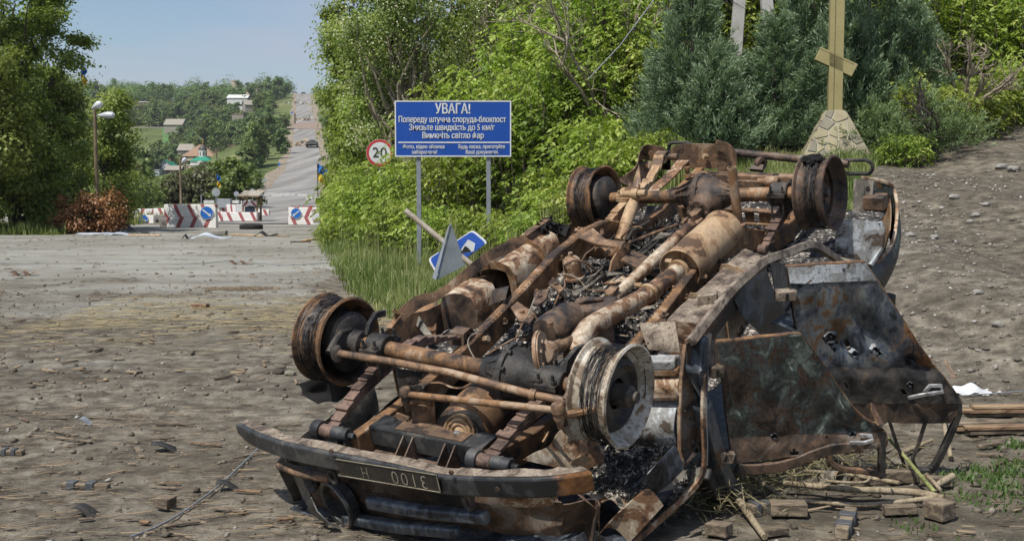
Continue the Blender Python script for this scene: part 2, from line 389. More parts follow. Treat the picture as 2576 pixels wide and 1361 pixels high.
tag(car, 'rusty burnt-out off-road car lying upside down on its crushed roof', 'car')
RB = dict(
 rust=burnt('brown rust', [(60, 51, 45), (98, 79, 63), (128, 101, 77), (154, 134, 112)], 7, seed=1),
 orange=burnt('orange rust', [(58, 48, 41), (100, 77, 57), (130, 98, 67), (148, 126, 104)], 8, seed=2),
 darkrust=burnt('dark scale', [(46, 42, 40), (72, 61, 53), (98, 79, 64), (112, 102, 92)], 9, seed=3),
 char=burnt('charred black', [(30, 29, 28), (46, 44, 42), (64, 60, 56), (88, 79, 69)], 10, (.45, .8), .2, .4, .3, seed=4),
 ash=burnt('ashen scale', [(70, 56, 46), (122, 92, 68), (165, 148, 126), (188, 176, 157)], 10, seed=5, speck=.45),
 tan=burnt('dusty tan', [(96, 74, 54), (148, 120, 90), (170, 145, 114), (160, 138, 112)], 6, seed=6, speck=.3),
 steel=burnt('blued steel', [(44, 47, 51), (70, 75, 80), (96, 102, 108), (118, 110, 100)], 6, (.35, .65), .5, .2, .25, seed=7),
 dark=burnt('sooty blue panel', [(30, 30, 31), (50, 53, 58), (80, 87, 95), (108, 110, 110), (104, 82, 62)], 6.5, (.28, .6), .4, .3, .5, (1, 1, .7), 1.6, seed=8.4, edge=(1.15, 1.75)),  # paler blue-grey tones put a sheen and highlights into the sooty colour
 green=burnt('scorched green paint', [(34, 32, 30), (62, 50, 42), (56, 60, 58), (78, 86, 80), (146, 158, 146)], 10, (.35, .7), .25, .45, .85, (1, 1, .8), 1.4, seed=9.3),
 white=burnt('bleached zinc', [(84, 74, 64), (140, 140, 138), (176, 180, 182), (96, 88, 78)], 9, (.5, .8), .2, .3, .4, seed=10),
 bumper=burnt('scorched bumper', [(40, 41, 42), (62, 63, 64), (86, 85, 82), (112, 100, 84)], 5, (.35, .6), .35, .12, .25, (.6, 1, 1), seed=11, edge=(.55, .95)),
 spring=burnt('spring steel', [(62, 50, 44), (92, 74, 64), (118, 97, 84), (110, 92, 80)], 12, seed=12),
 grey=burnt('dusty grey sheet', [(60, 56, 50), (104, 99, 90), (138, 131, 118), (120, 96, 72)], 4, (.5, .8), .25, .2, .3, seed=13),
 wire=burnt('bead wire', [(26, 26, 27), (44, 44, 46), (66, 62, 60), (88, 84, 80)], 30, (.35, .6), .6, .1, .2, seed=14),
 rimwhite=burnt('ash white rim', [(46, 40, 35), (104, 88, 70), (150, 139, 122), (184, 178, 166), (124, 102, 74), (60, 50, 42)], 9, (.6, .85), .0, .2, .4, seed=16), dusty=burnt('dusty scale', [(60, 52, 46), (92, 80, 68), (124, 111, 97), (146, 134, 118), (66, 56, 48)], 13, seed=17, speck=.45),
 soot=plain('crumbled soot', (22, 21, 21), .95), alu=burnt('bare alloy', [(110, 110, 108), (150, 150, 150), (178, 178, 178), (150, 146, 140)], 12, (.35, .6), .5, .1, .2, seed=15))
def P(mb, name, mat, parent=None, smooth=38, bevel=0):
    par = parent or car
    o = mb.build(name, RB[mat] if isinstance(mat, str) else mat, par, smooth, bevel)
    if par is car: o.location = OFF
    return o
rng = random.Random(5)

# ---------------------------------------------------------------- wheels
RIM = [(.196, -.087), (.206, -.082), (.205, -.076), (.187, -.066), (.184, -.045), (.158, -.026), (.156, .020), (.183, .042), (.187, .066), (.205, .076), (.206, .082), (.196, .087), (.181, .066), (.177, .044), (.150, .022), (.151, -.024), (.177, -.047), (.181, -.068)]
def axpt(x, y, phi, dz=0): return Vector((x, y * math.cos(phi) - dz * math.sin(phi), y * math.sin(phi) + dz * math.cos(phi)))
def wheel(x, side, phi, mat, torn=None, loops=46, hubout=.05, discmat='char', dsh=0.0):
    c = axpt(x, side * .7225, phi); ax = Vector((0, math.cos(phi), math.sin(phi))) * side
    jit = None
    if torn: jit = lambda g, i: ((-.045 * math.exp(-((g - torn) / .16) ** 2) - .05 * math.exp(-((g - torn - 1.7) / .1) ** 2)) if i in (0, 1, 2, 17) else 0, (.035 * math.exp(-((g - torn) / .3) ** 2)) if i in (0, 1, 2, 17) else 0)
    w_ = P(MB().lathe(RIM, c, ax, 56, True, jit=jit), 'wheel', mat, smooth=50)
    o2 = P(MB().lathe([(.152, -.012), (.140, .006), (.118, .016), (.100, -.006), (.062, -.010), (.060, -.016), (.098, -.014), (.116, .007), (.136, -.005), (.148, -.018)], c + ax * dsh, ax, 44, True), 'wheel_disc', discmat, w_)
    mb = MB().lathe([(0, hubout + .03), (.022, hubout + .03), (.026, hubout + .01), (.042, hubout), (.046, .0), (.066, -.004), (.07, -.03), (.135, -.03), (.138, -.085), (.12, -.1), (.05, -.11), (.0, -.11)], c, ax, 30)
    for k in range(6):
        g = k * math.pi / 3; a, s, u = frame(ax); mb.bolt(c + (s * math.cos(g) + u * math.sin(g)) * .075 - ax * .008, ax, .010, .018)
    P(mb, 'hub', 'char', w_)
    mb = MB(); a, s, u = frame(ax)
    for k in range(loops):                                      # steel cords left from the burnt tyre
        h = rng.gauss(0, .016) + rng.choice((-.03, .0, .034)); tl = rng.gauss(0, .016); r0 = .175 + abs(rng.gauss(0, .008)); ph = rng.uniform(0, 6.28); pts = []
        sag = rng.uniform(0, .02)
        for q in range(41):
            g = q / 40 * 2 * math.pi; d = s * math.cos(g) + u * math.sin(g)
            pts.append(c + d * (r0 + .005 * math.sin(3 * g + ph)) + a * (h + tl * math.sin(g + ph)) + Vector((0, 0, -sag if d.z < 0 else sag * .3)) * abs(d.z))
        mb.tube(pts, .0016, 3, False)
    P(mb, 'tyre_cord', 'wire', w_, 0)
    return w_
PHF, PHR = -.0506, .0506
wl = wheel(2.38, -1, PHF, 'orange', loops=36, hubout=.02); wr = wheel(2.38, 1, PHF, 'rimwhite', hubout=.085, loops=26, dsh=.035)
wrl = wheel(0, -1, PHR, 'orange', torn=2.2, loops=26, hubout=.02); wrr = wheel(0, 1, PHR, 'darkrust', discmat='rust', loops=24, hubout=.02)
for o_, t_ in ((wl, 'rusty orange front wheel rim with loose steel cords'), (wr, 'whitish burnt front wheel rim'), (wrl, 'rusty torn rear wheel rim'), (wrr, 'sooty rear wheel rim')): o_['label'] = t_
# scraps of burnt rubber hanging at the front wheel and stuck on the rear one
G = quadgrid(kp(1, 345, 590, 'x', 2.42), kp(1, 545, 520, 'x', 2.42), kp(1, 610, 600, 'x', 2.36), kp(1, 440, 690, 'x', 2.45), 10, 7, lambda u, v: (.02 * math.sin(7 * u + 3 * v), .015 * math.sin(9 * v), .02 * math.sin(5 * u * v + 2)))
P(MB().sheet(G, .012), 'rubber_scrap', 'soot', wl, 60)
mb = MB()
for k in range(70):
    p = axpt(0, rng.uniform(.665, .755), PHR, .185 + rng.uniform(0, .022)) + Vector((rng.uniform(-.03, .06), 0, 0)); mb.box(p, (rng.uniform(.01, .03), rng.uniform(.01, .03), rng.uniform(.008, .02)), (rng.random(), rng.random(), rng.random()))
P(mb, 'rubber_residue', 'soot', wrr, 0)
# ---------------------------------------------------------------- axles
def clampset(x, y, phi, mb, r=.043):
    c = axpt(x, y, phi); ax = axpt(0, 1, phi)
    mb.lathe([(r + .016, -.05), (r + .02, -.045), (r + .02, .045), (r + .016, .05)], c, ax, 18)
    for sx in (-1, 1):
        mb.box(c + Vector((sx * .062, 0, .012)), (.05, .1, .022))
        for sy in (-1, 1):
            p = c + Vector((sx * .068, sy * .034, .02)); mb.bolt(p, (0, 0, 1), .013, .018); mb.bolt(p, (0, 0, 1), .007, .045, 8); mb.tube([p, p + Vector((0, 0, -.13))], .007, 6)
    return mb
fa = P(MB().lathe([(.034, -.60), (.037, -.52), (.036, .12), (.045, .14), (.05, .15)], axpt(2.38, 0, PHF), axpt(0, 1, PHF), 22).lathe([(.05, .40), (.043, .44), (.036, .46), (.036, .56)], axpt(2.38, 0, PHF), axpt(0, 1, PHF), 22), 'front_axle', 'orange')
fa['label'] = 'rusty front axle with charred differential'
mb = MB(); c = axpt(2.38, .285, PHF); ax = axpt(0, 1, PHF)
mb.lathe([(.05, -.16), (.062, -.12), (.085, -.075), (.112, -.045), (.118, -.03), (.132, -.028), (.132, -.005), (.120, -.003), (.118, .0), (.1, .05), (.075, .09), (.056, .12), (.05, .15)], c, ax, 36)
for k in range(10):
    g = k * math.pi / 5; a, s, u = frame(ax); mb.bolt(c + (s * math.cos(g) + u * math.sin(g)) * .125 - ax * .04, ax, .009, .05)
for k in range(5):
    g = -1.2 + k * .6; a, s, u = frame(ax); d = s * math.sin(g) + u * math.cos(g); mb.plate([c + d * .045 + ax * .15, c + d * .118 + ax * .003, c + d * .06 + ax * .0], .009)
    mb.plate([c + d * .045 - ax * .15, c + d * .112 - ax * .045, c + d * .05 - ax * .03], .009)
mb.lathe([(.055, 0), (.05, .06), (.036, .09), (.03, .14)], c + Vector((-.1, 0, .0)), (-1, 0, 0), 18)
P(mb, 'differential', 'char', fa, 42)
mb = MB(); c2 = c + Vector((-.085, .075, .045)); a, s, u = frame((-.35, .9, .1))
mb.lathe([(.045, -.012), (.108, -.012), (.108, .012), (.045, .012)], c2, a, 40, True)
for k in range(46):
    g = k * 2 * math.pi / 46; d = s * math.cos(g) + u * math.sin(g); mb.box(c2 + d * .111, (.007, .024, .011), d, a)
for k in range(8):
    g = k * math.pi / 4; d = s * math.cos(g) + u * math.sin(g); mb.bolt(c2 + d * .07 + a * .012, a, .009, .01)
P(mb, 'ring_gear', 'rust', fa)
P(clampset(2.38, -.455, PHF, MB()), 'spring_clamp', 'char', fa); P(clampset(2.38, .47, PHF, MB()), 'spring_clamp', 'char', fa)
for s_ in (-1, 1):
    mb = MB(); c = axpt(2.38, s_ * .60, PHF); ax = axpt(0, s_, PHF)
    mb.lathe([(.05, -.055), (.062, -.05), (.062, -.02), (.045, -.015), (.05, 0), (.068, .02), (.075, .05), (.08, .06), (.115, .065), (.115, .085), (.05, .09)], c, ax, 26)
    for k in range(8):
        g = k * math.pi / 4; a, s, u = frame(ax); mb.bolt(c + (s * math.cos(g) + u * math.sin(g)) * .098 + ax * .05, -ax, .009, .02)
    mb.tube([c + Vector((.0, s_ * .03, .06)), c + Vector((.06, s_ * .03, .075)), c + Vector((.16, s_ * .015, .02))], [.024, .022, .018], 10)
    P(mb, 'steering_knuckle', 'char' if s_ < 0 else 'darkrust', fa)
    mb = MB().sweep([axpt(2.38, s_ * .52, PHF, .05) + Vector((.0, 0, 0)), axpt(2.36, s_ * .52, PHF, .09), axpt(2.30, s_ * .53, PHF, .115), axpt(2.24, s_ * .53, PHF, .10)], .022, .03); P(mb, 'bump_bracket', 'char', fa, bevel=.003)
ra = P(MB().lathe([(.034, -.60), (.038, -.55), (.040, -.14), (.05, -.11), (.07, -.09)], axpt(0, 0, PHR), axpt(0, 1, PHR), 24).lathe([(.07, .17), (.05, .2), (.040, .24), (.040, .62)], axpt(0, 0, PHR), axpt(0, 1, PHR), 24), 'rear_axle', 'orange')
ra['label'] = 'rusty rear axle with ribbed differential'
mb = MB(); c = axpt(0, .05, PHR); ax = axpt(0, 1, PHR)
mb.lathe([(.06, -.15), (.075, -.11), (.105, -.075), (.122, -.05), (.134, -.048), (.134, -.02), (.124, -.018), (.118, .02), (.095, .07), (.072, .11), (.06, .14)], c, ax, 34)
for k in range(9):
    g = k * 2 * math.pi / 9; a, s, u = frame(ax); mb.bolt(c + (s * math.cos(g) + u * math.sin(g)) * .127 - ax * .06, ax, .009, .05)
for k in range(6):
    g = -1.3 + k * .5; a, s, u = frame(ax); d = s * math.sin(g) + u * math.cos(g)
    mb.plate([c + d * .055 + ax * .16, c + d * .125 - ax * .01, c + d * .06 - ax * .0], .010); mb.plate([c + d * .05 - ax * .2, c + d * .122 - ax * .05, c + d * .05 - ax * .03], .010)
mb.lathe([(.095, 0), (.08, .05), (.055, .09), (.05, .12), (.068, .121), (.068, .14), (.03, .142)], c + Vector((.06, .02, -.02)), (1, .02, -.12), 24)
for k in range(6):
    g = k * math.pi / 3; mb.bolt(c + Vector((.196, .024 + .055 * math.cos(g), -.036 + .055 * math.sin(g))), (1, 0, -.1), .010, .02)
P(mb, 'differential', 'darkrust', ra, 42)
P(clampset(0, -.47, PHR, MB(), .046), 'spring_clamp', 'tan', ra); P(clampset(0, .50, PHR, MB(), .046), 'spring_clamp', 'char', ra)
P(MB().lathe([(.042, -.004), (.047, -.004), (.047, .004), (.042, .004)], axpt(0, .235, PHR), axpt(0, 1, PHR), 20, True), 'tube_collar', 'rust', ra)
P(MB().lathe([(.0, .05), (.018, .05), (.03, .03), (.03, -.02), (.018, -.035), (.018, -.07), (0, -.07)], axpt(-.05, .42, PHR, .06), (0, 1, 0), 14).tube([axpt(-.05, .36, PHR, .06), axpt(-.06, .16, PHR, .07)], .007, 6), 'brake_valve', 'rust', ra)
# ---------------------------------------------------------------- leaf springs: stacked, the short leaves on top as they lie now
def leafspring(pts, mid, mat, n=7, w_=.058, t_=.0085, ends=(1, 1)):
    root = None; P3 = [Vector(p) for p in pts]; seg = [0]
    for a, b in zip(P3, P3[1:]): seg.append(seg[-1] + (b - a).length)
    Lt = seg[-1]
    def ev(s):
        s = min(max(s, 0), Lt)
        for i in range(len(seg) - 1):
            if s <= seg[i + 1] + 1e-9: return lerp(P3[i], P3[i + 1], (s - seg[i]) / (seg[i + 1] - seg[i]))
        return P3[-1]
    m = mid * Lt
    for k in range(n):
        fr = 1 - k / n * .88; s0 = m * (1 - fr); s1 = m + (Lt - m) * fr; q = 14
        line = [ev(s0 + (s1 - s0) * i / q) + Vector((0, 0, k * t_ * 1.12)) for i in range(q + 1)]
        mb = MB().sweep(line, w_ - .001 * k, t_)
        if k == 0:
            for e in (line[0], line[-1]): mb.lathe([(.014, -.036), (.03, -.034), (.03, .034), (.014, .036)], e, (0, 1, 0), 16, True)
            root = P(mb, 'leaf_spring', mat, None, bevel=.0015)
        else: P(mb, 'spring_leaf', mat, root, bevel=.0015)
    for s in (m * .28, m + (Lt - m) * .6):
        p = ev(s) + Vector((0, 0, .018)); P(MB().box(p, (.03, w_ + .016, .028), ev(s + .05) - ev(s)), 'spring_clip', mat, root, bevel=.003)
    return root
eL = kp(1, 490, 812, 'y', -.455); bL = kp(1, 1160, 335, 'y', -.455)
leafspring([eL, lerp(eL, (2.38, -.455, -.085), .5) + Vector((0, 0, .012)), (2.38, -.455, -.09), (2.1, -.455, -.08), bL], .42, 'spring')
eR = kp(1, 1280, 962, 'y', .37)
leafspring([eR, lerp(eR, (2.38, .42, -.11), .5) + Vector((0, 0, .012)), (2.38, .44, -.115), (2.05, .45, -.13), (1.72, .45, -.18)], .42, 'spring')
leafspring([kp(5, 335, 925, 'y', .47), kp(5, 430, 770, 'y', .48), kp(5, 520, 650, 'y', .49) + Vector((0, 0, .0)), (0, .5, -.09), (-.35, .5, -.1), (-.66, .5, -.12)], .5, 'spring')
leafspring([(.62, -.47, -.17), (.3, -.47, -.12), (0, -.47, -.075), kp(4, 850, 420, 'y', -.47), kp(4, 930, 235, 'y', -.47)], .5, 'tan')
for e, yy in ((eL, -.455), (eR, .37)):                           # front hanger brackets
    mb = MB().tube([e + Vector((0, -.075, 0)), e + Vector((0, -.03, 0))], .042, 18).tube([e + Vector((0, .035, 0)), e + Vector((0, .12, 0))], .030, 14).tube([e + Vector((0, .12, 0)), e + Vector((0, .15, 0))], .014, 6)
    mb.plate([e + Vector((.03, .06, -.1)), e + Vector((-.05, .06, -.1)), e + Vector((-.03, .06, .02)), e + Vector((.02, .06, .02))], .012).plate([e + Vector((.03, .105, -.1)), e + Vector((-.05, .105, -.1)), e + Vector((-.03, .105, .02)), e + Vector((.02, .105, .02))], .012)
    mb.tube([e + Vector((0, -.095, 0)), e + Vector((0, -.075, 0))], .016, 8)
    P(mb, 'spring_hanger', 'bumper', bevel=.002)
P(MB().sweep([bL + Vector((-.05, 0, .0)), bL + Vector((-.02, 0, .035)), bL + Vector((.04, 0, .03)), bL + Vector((.05, 0, -.03))], .09, .01), 'spring_shackle', 'darkrust', bevel=.002)
sb = kp(4, 945, 215, 'y', -.47)
P(MB().sweep([sb + Vector((.1, 0, -.06)), sb + Vector((.03, 0, .02)), sb + Vector((-.02, 0, .025)), sb + Vector((-.05, 0, -.02)), sb + Vector((-.03, 0, -.1))], .075, .012).tube([sb + Vector((-.02, .03, -.01)), sb + Vector((-.02, .1, -.01))], .022, 12), 'spring_shackle', 'rust', bevel=.002)
# ---------------------------------------------------------------- ladder frame
RLp = [(2.78, -.33, -.25), (2.45, -.36, -.27), (2.1, -.39, -.262), (1.81, -.42, -.245), (1.33, -.42, -.165), (.95, -.42, -.085), (.62, -.42, -.065), (.42, -.42, -.085), (.22, -.43, -.165), (0, -.44, -.25), (-.3, -.44, -.25), (-.6, -.43, -.19), (-.9, -.42, -.14)]
RRp = [(x, -y, z - .01) for x, y, z in RLp]; RRp = [(2.78, .30, -.25)] + RRp[1:]
for pts in (RLp, RRp):
    r_ = P(MB().sweep(pts, .055, .115), 'frame_rail', 'orange', bevel=.006)
    mb = MB(); PP = [Vector(p) for p in pts[3:8]]
    for a, b in zip(PP, PP[1:]):
        n = int((b - a).length / .028)
        for k in range(n): p = lerp(a, b, k / n) + Vector((0, .0 + (.02 if pts is RLp else -.02), .058)); mb.box(p, (.02, .006, .004))
    P(mb, 'weld_seam', 'darkrust', r_, 0)
# front cross member: top flange, web, gussets, lower flange
a0, a1 = kp(1, 690, 820, 'z', -.2), kp(1, 1265, 905, 'z', -.2)
fx = P(MB().box((2.63, -.015, -.195), (.11, .60, .008)).box((2.685, -.015, -.235), (.006, .60, .08)), 'front_cross_member', 'bumper', bevel=.001)
for y in (-.12, -.07, .10, .15): P(MB().plate([(2.69, y, -.2), (2.80, y, -.285), (2.80, y, -.30), (2.69, y, -.30)], .006), 'gusset', 'darkrust', fx)
P(MB().box((2.77, -.015, -.305), (.17, .62, .008)).bolt((2.76, -.095, -.3), (0, 0, 1), .022, .012, 16).bolt((2.76, -.095, -.29), (0, 0, 1), .011, .02).bolt((2.76, .125, -.3), (0, 0, 1), .022, .012, 16).bolt((2.76, .125, -.29), (0, 0, 1), .011, .02), 'lower_flange', 'darkrust', fx)
P(MB().box((2.63, .0, -.188), (.09, .36, .004)), 'scorched_patch', 'rust', fx)
# middle member with the big gusset bracket, and further brackets along the left rail
A_ = kp(4, 350, 790, 'y', -.40); B_ = kp(4, 640, 890, 'y', -.13); C_ = kp(4, 860, 990, 'y', .03)
cm = P(MB().sweep([A_ + Vector((.0, 0, -.005)), lerp(A_, B_, .5) + Vector((.02, 0, -.015)), B_], [.14, .08, .09], .012), 'centre_bracket', 'rust', bevel=.002)
P(MB().plate([kp(4, 640, 880, 'y', -.12), kp(4, 690, 885, 'y', -.11), kp(4, 695, 1040, 'y', -.10), kp(4, 545, 1090, 'y', -.14), kp(4, 560, 1010, 'y', -.14)], .014), 'bracket_plate', 'rust', cm)
for zx, zy in ((672, 900), (676, 1012), (598, 930), (530, 940)): P(MB().bolt(kp(4, zx, zy, 'y', -.105), (.6, .7, .2), .014, .02), 'bolt', 'orange', cm)
P(MB().sweep([B_ + Vector((0, .02, -.06)), lerp(B_, C_, .55) + Vector((0, .05, -.075)), C_ + Vector((.02, .2, -.10)), (1.02, .42, -.1)], .15, .02), 'cross_member', 'rust', cm, bevel=.004)
P(MB().tube([kp(4, 310, 930, 'z', -.16), kp(4, 640, 960, 'z', -.16)], .03, 10), 'cross_tube', 'orange', cm)
for pts in ([(1040, 510), (1130, 500), (1110, 560), (1060, 600), (1030, 590)], [(900, 610), (940, 575), (1050, 650), (1015, 700), (950, 690)], [(1120, 470), (1150, 430), (1215, 500), (1190, 520)]):
    q = [kp(2, a, b, 'z', -.13) for a, b in pts]; mb = MB().plate(q, .012).bolt(sum(q, Vector()) / len(q), (0, 0, 1), .013, .02); P(mb, 'frame_bracket', 'rust', bevel=.002)
for zx, zy in ((742, 795), (1470, 1020), (690, 1005), (1190, 560)): P(MB().bolt(kp(2, zx, zy, 'y', -.385), (0, 1, .3), .016, .03), 'frame_bolt', 'rust')
# rear cross member and diagonal
xa, xb = kp(4, 1040, 310, 'z', -.07), Vector((-.74, .52, -.10)); xa = Vector((-.80, -.43, -.10))
rx_ = P(MB().beam(xa, xb, .085, .008).beam(xa + Vector((.04, 0, -.05)), xb + Vector((.04, 0, -.05)), .006, .10).beam(xa + Vector((-.04, 0, -.05)), xb + Vector((-.04, 0, -.05)), .006, .10), 'rear_cross_member', 'rust', bevel=.001)
for f_ in (.14, .3, .62, .86): P(MB().lathe([(.011, .0), (.021, .0), (.021, .004), (.011, .004)], lerp(xa, xb, f_) + Vector((0, 0, .0045)), (0, 0, 1), 18, True), 'flange_hole', 'char', rx_)
P(MB().sweep([kp(4, 1130, 225, 'z', -.03), kp(4, 1000, 370, 'z', -.09), kp(4, 850, 500, 'z', -.14)], .085, .012), 'diagonal_brace', 'ash', rx_, bevel=.002)
P(MB().sweep([kp(4, 1500, 330, 'z', -.10), kp(4, 1150, 430, 'z', -.13), kp(4, 890, 505, 'z', -.15)], .035, .010), 'diagonal_brace', 'rust', rx_, bevel=.002)
P(MB().sweep([kp(5, 340, 350, 'z', -.10), kp(5, 400, 440, 'z', -.14)], .05, .010), 'diagonal_brace', 'rust', rx_, bevel=.002)
# lower body cross rail with lightening holes, behind the axle
mb = MB(); q0, q1 = kp(5, -260, 640, 'x', -.22), kp(5, 520, 690, 'x', -.22)
mb.beam(q0 + Vector((0, 0, .04)), q1 + Vector((0, 0, .04)), .05, .012).beam(q0 + Vector((0, 0, -.04)), q1 + Vector((0, 0, -.04)), .05, .012)
for k in range(7): f_ = k / 6; p = lerp(q0, q1, f_); mb.box(p, (.012, .055 if k not in (3, 5) else .1, .08))
P(mb, 'body_cross_rail', 'rust', bevel=.002)
# rear tube bumper with two end loops and its eyelets
ba, bb = kp(4, 1190, 165, 'x', -1.0), kp(5, 1000, 275, 'x', -.98)
ba = kp(4, 1120, 150, 'x', -1.0); bar = P(MB().tube([ba, lerp(ba, bb, .5), bb], .026, 16), 'rear_bumper_bar', 'darkrust')
def loop(c, dirv, L_=.13, h_=.038, r_=.012):
    c = Vector(c); d = Vector(dirv); pts = []
    for k in range(29):
        g = k / 28 * 2 * math.pi; e = Vector((math.cos(g), math.sin(g))); pts.append(c + d * ((L_ / 2 - h_) * (1 if e.x > 0 else -1) + h_ * e.x) + Vector((0, 0, 1)) * (h_ * e.y))
    return MB().tube(pts, r_, 8)
P(loop(kp(4, 1085, 160, 'x', -1.0), (0, 1, 0), .18, .045), 'end_loop', 'char', bar); P(loop(kp(5, 1060, 298, 'x', -.98), (0, 1, 0), .20, .045), 'end_loop', 'char', bar)
P(MB().lathe([(.018, -.02), (.042, -.018), (.042, .018), (.018, .02)], kp(4, 1695, 270, 'x', -.95), (.4, .9, 0), 20, True).plate([kp(4, 1640, 290, 'x', -.93), kp(4, 1720, 290, 'x', -.93), kp(4, 1710, 330, 'x', -.9), kp(4, 1610, 320, 'x', -.9)], .03), 'towing_eye', 'darkrust', bar)
# oval strap plate standing up behind the cross member
o_ = []; c = kp(4, 1245, 215, 'x', -.88)
for k in range(40):
    g = k / 40 * 2 * math.pi; sx = math.copysign(abs(math.cos(g)) ** .55, math.cos(g)); sy = math.copysign(abs(math.sin(g)) ** .7, math.sin(g)); o_.append(c + Vector((0, sx * .225, sy * .085 + sx * -.004)))
st = P(MB().plate(o_, .008, (1, 0, 0)), 'strap_plate', 'rust'); P(MB().sweep([p + Vector((.02, 0, 0)) for p in o_[-8:] + o_[:9]], .07, .006, (1, 0, 0)), 'strap_lip', 'rust', st)
P(MB().bolt(kp(4, 1280, 215, 'x', -.86), (1, 0, .2), .02, .03).bolt(kp(4, 1280, 215, 'x', -.84), (1, 0, .2), .011, .05), 'strap_bolt', 'tan', st)
P(MB().lathe([(0, .02), (.024, .02), (.026, .008), (.012, .006), (.012, .05), (.02, .05), (.02, .07), (0, .07)], kp(4, 1143, 375, 'z', -.1), (0, 0, 1), 14), 'drain_plug', 'orange', rx_)
# ---------------------------------------------------------------- driveline
def shaft(name, pts, r_, mat, n=16): return P(MB().tube(pts, r_, n), name, mat)
d0, d1 = kp(4, 1170, 735, 'y', .09), kp(4, 570, 1300, 'y', .05); dd = (d0 - d1).normalized()
ds = shaft('rear_driveshaft', [d0, lerp(d0, d1, .03), lerp(d0, d1, .06), lerp(d0, d1, .82), lerp(d0, d1, .84), lerp(d0, d1, .94), d1], [.026, .026, .033, .033, .030, .028, .034], 'ash', 20)
for e, off in ((d0, .035), (d1, -.02)):
    cc = e + dd * off; a, s, u = frame(dd); mb = MB().tube([cc - s * .05, cc + s * .05], .017, 12).tube([cc - u * .05, cc + u * .05], .017, 12)
    for k in (-1, 1): mb.box(cc + s * .045 * k - dd * .025, (.07, .018, .05), dd, u).box(cc + u * .045 * k + dd * .03, (.07, .018, .05), dd, s)
    P(mb, 'universal_joint', 'rust', ds, bevel=.003)
mf0, mf1 = kp(2, 1110, 870, 'y', .36), kp(2, 1330, 770, 'y', .30)
fs = shaft('front_driveshaft', [mf0, lerp(mf0, mf1, .35), lerp(mf0, mf1, .36), mf1], [.03, .03, .022, .022], 'tan')
P(MB().lathe([(.03, -.03), (.045, -.028), (.045, .028), (.03, .03)], mf0, mf1 - mf0, 14).box(mf0, (.05, .09, .035), mf1 - mf0), 'universal_joint', 'rust', fs, bevel=.003)
# muffler, pipe, upright tube
m0, m1 = kp(4, 1080, 1080, 'y', .36), kp(4, 1410, 770, 'y', .36); md = (m1 - m0)
mu = P(MB().lathe([(.05, .03), (.094, .03), (.108, -.004), (.112, .0), (.108, .012), (.108, md.length * .5), (.107, md.length - .02), (.112, md.length - .008), (.11, md.length), (.09, md.length + .004), (.05, md.length - .01)], m0, md, 36), 'muffler', 'tan'); mu['label'] = 'tan cylindrical muffler'
e0 = kp(4, 1070, 1080, 'y', .36); e1 = kp(4, 840, 1265, 'y', .34); e2 = kp(2, 1420, 690, 'y', .34); e3 = kp(2, 1310, 800, 'y', .34); e4 = kp(2, 1270, 900, 'y', .36)
P(MB().tube([m0 + md * .1, e0, e1, lerp(e1, e2, .6), e2, lerp(e2, e3, .5) + Vector((.01, 0, .015)), e3, e4], [.042, .042, .042, .045, .047, .047, .047, .047], 18), 'exhaust_pipe', 'ash', mu)
for q in (e0, e1): P(MB().lathe([(.043, -.012), (.054, -.012), (.054, .012), (.043, .012)], q, md, 18, True).bolt(q + Vector((0, -.03, .045)), (0, -1, 0), .012, .035), 'pipe_clamp', 'tan', mu)
u0, u1 = kp(4, 1490, 430, 'x', .42), kp(4, 1530, 770, 'x', .42)
ut = P(MB().lathe([(.020, 0), (.0255, 0), (.0255, .345), (.020, .345)], u1, u0 - u1, 20, True), 'shock_tube', 'orange')
u2 = kp(4, 1540, 850, 'x', .42); P(MB().lathe([(.03, 0), (.044, 0), (.044, .11), (.028, .115)], u2 + Vector((0, 0, -.02)), u1 - u2, 20), 'shock_body', 'rust', ut)
s0, s1 = kp(4, 730, 560, 'x', .12), kp(4, 620, 870, 'y', -.33)
sh = P(MB().tube([s0, lerp(s0, s1, .1), lerp(s0, s1, .12), lerp(s0, s1, .62), lerp(s0, s1, .63), s1], [.03, .034, .037, .037, .033, .033], 18), 'shock_absorber', 'tan')
P(MB().tube([s0 + Vector((0, -.07, .045)), s0 + Vector((0, .09, .055))], .022, 12).lathe([(.0, -.02), (.033, -.02), (.033, .02), (0, .02)], s0 + Vector((0, .02, .05)), (0, 1, 0), 14), 'shock_eye', 'tan', sh)
# filter canister and lines on the left rail
fc = kp(2, 1265, 380, 'y', -.33)
fi = P(MB().lathe([(0, .125), (.012, .125), (.014, .105), (.03, .1), (.047, .085), (.05, .07), (.05, -.01), (.062, -.012), (.062, -.024), (.03, -.03)], fc + Vector((0, 0, -.03)), (0, 0, 1), 26), 'filter_canister', 'ash')
P(MB().tube([fc + Vector((0, -.05, -.05)), fc + Vector((.03, .06, -.06))], .014, 10), 'filter_fitting', 'orange', fi)
def hose(v, pts, ax, val, r_=.006, mat='rust'): return P(MB().tube([kp(v, a, b, ax, val + dz) for a, b, dz in pts], r_, 6), 'brake_line', mat)
hose(2, [(1320, 330, 0), (1345, 290, .02), (1405, 245, .02)], 'y', -.3); hose(2, [(1230, 400, 0), (1215, 360, 0), (1270, 330, .02), (1340, 340, .03), (1420, 400, .02), (1490, 470, 0)], 'y', -.28)
hose(2, [(1345, 360, 0), (1390, 430, .01), (1450, 460, 0), (1480, 465, 0)], 'y', -.25); hose(2, [(1215, 400, 0), (1220, 480, .02), (1180, 540, .03), (1160, 590, .02), (1150, 660, 0)], 'y', -.27)
hose(2, [(760, 885, 0), (830, 840, .02), (910, 795, .02), (985, 770, 0)], 'y', -.2, .004); hose(2, [(930, 800, 0), (1000, 790, 0), (1060, 720, .02), (1120, 660, 0)], 'y', -.22, .004)
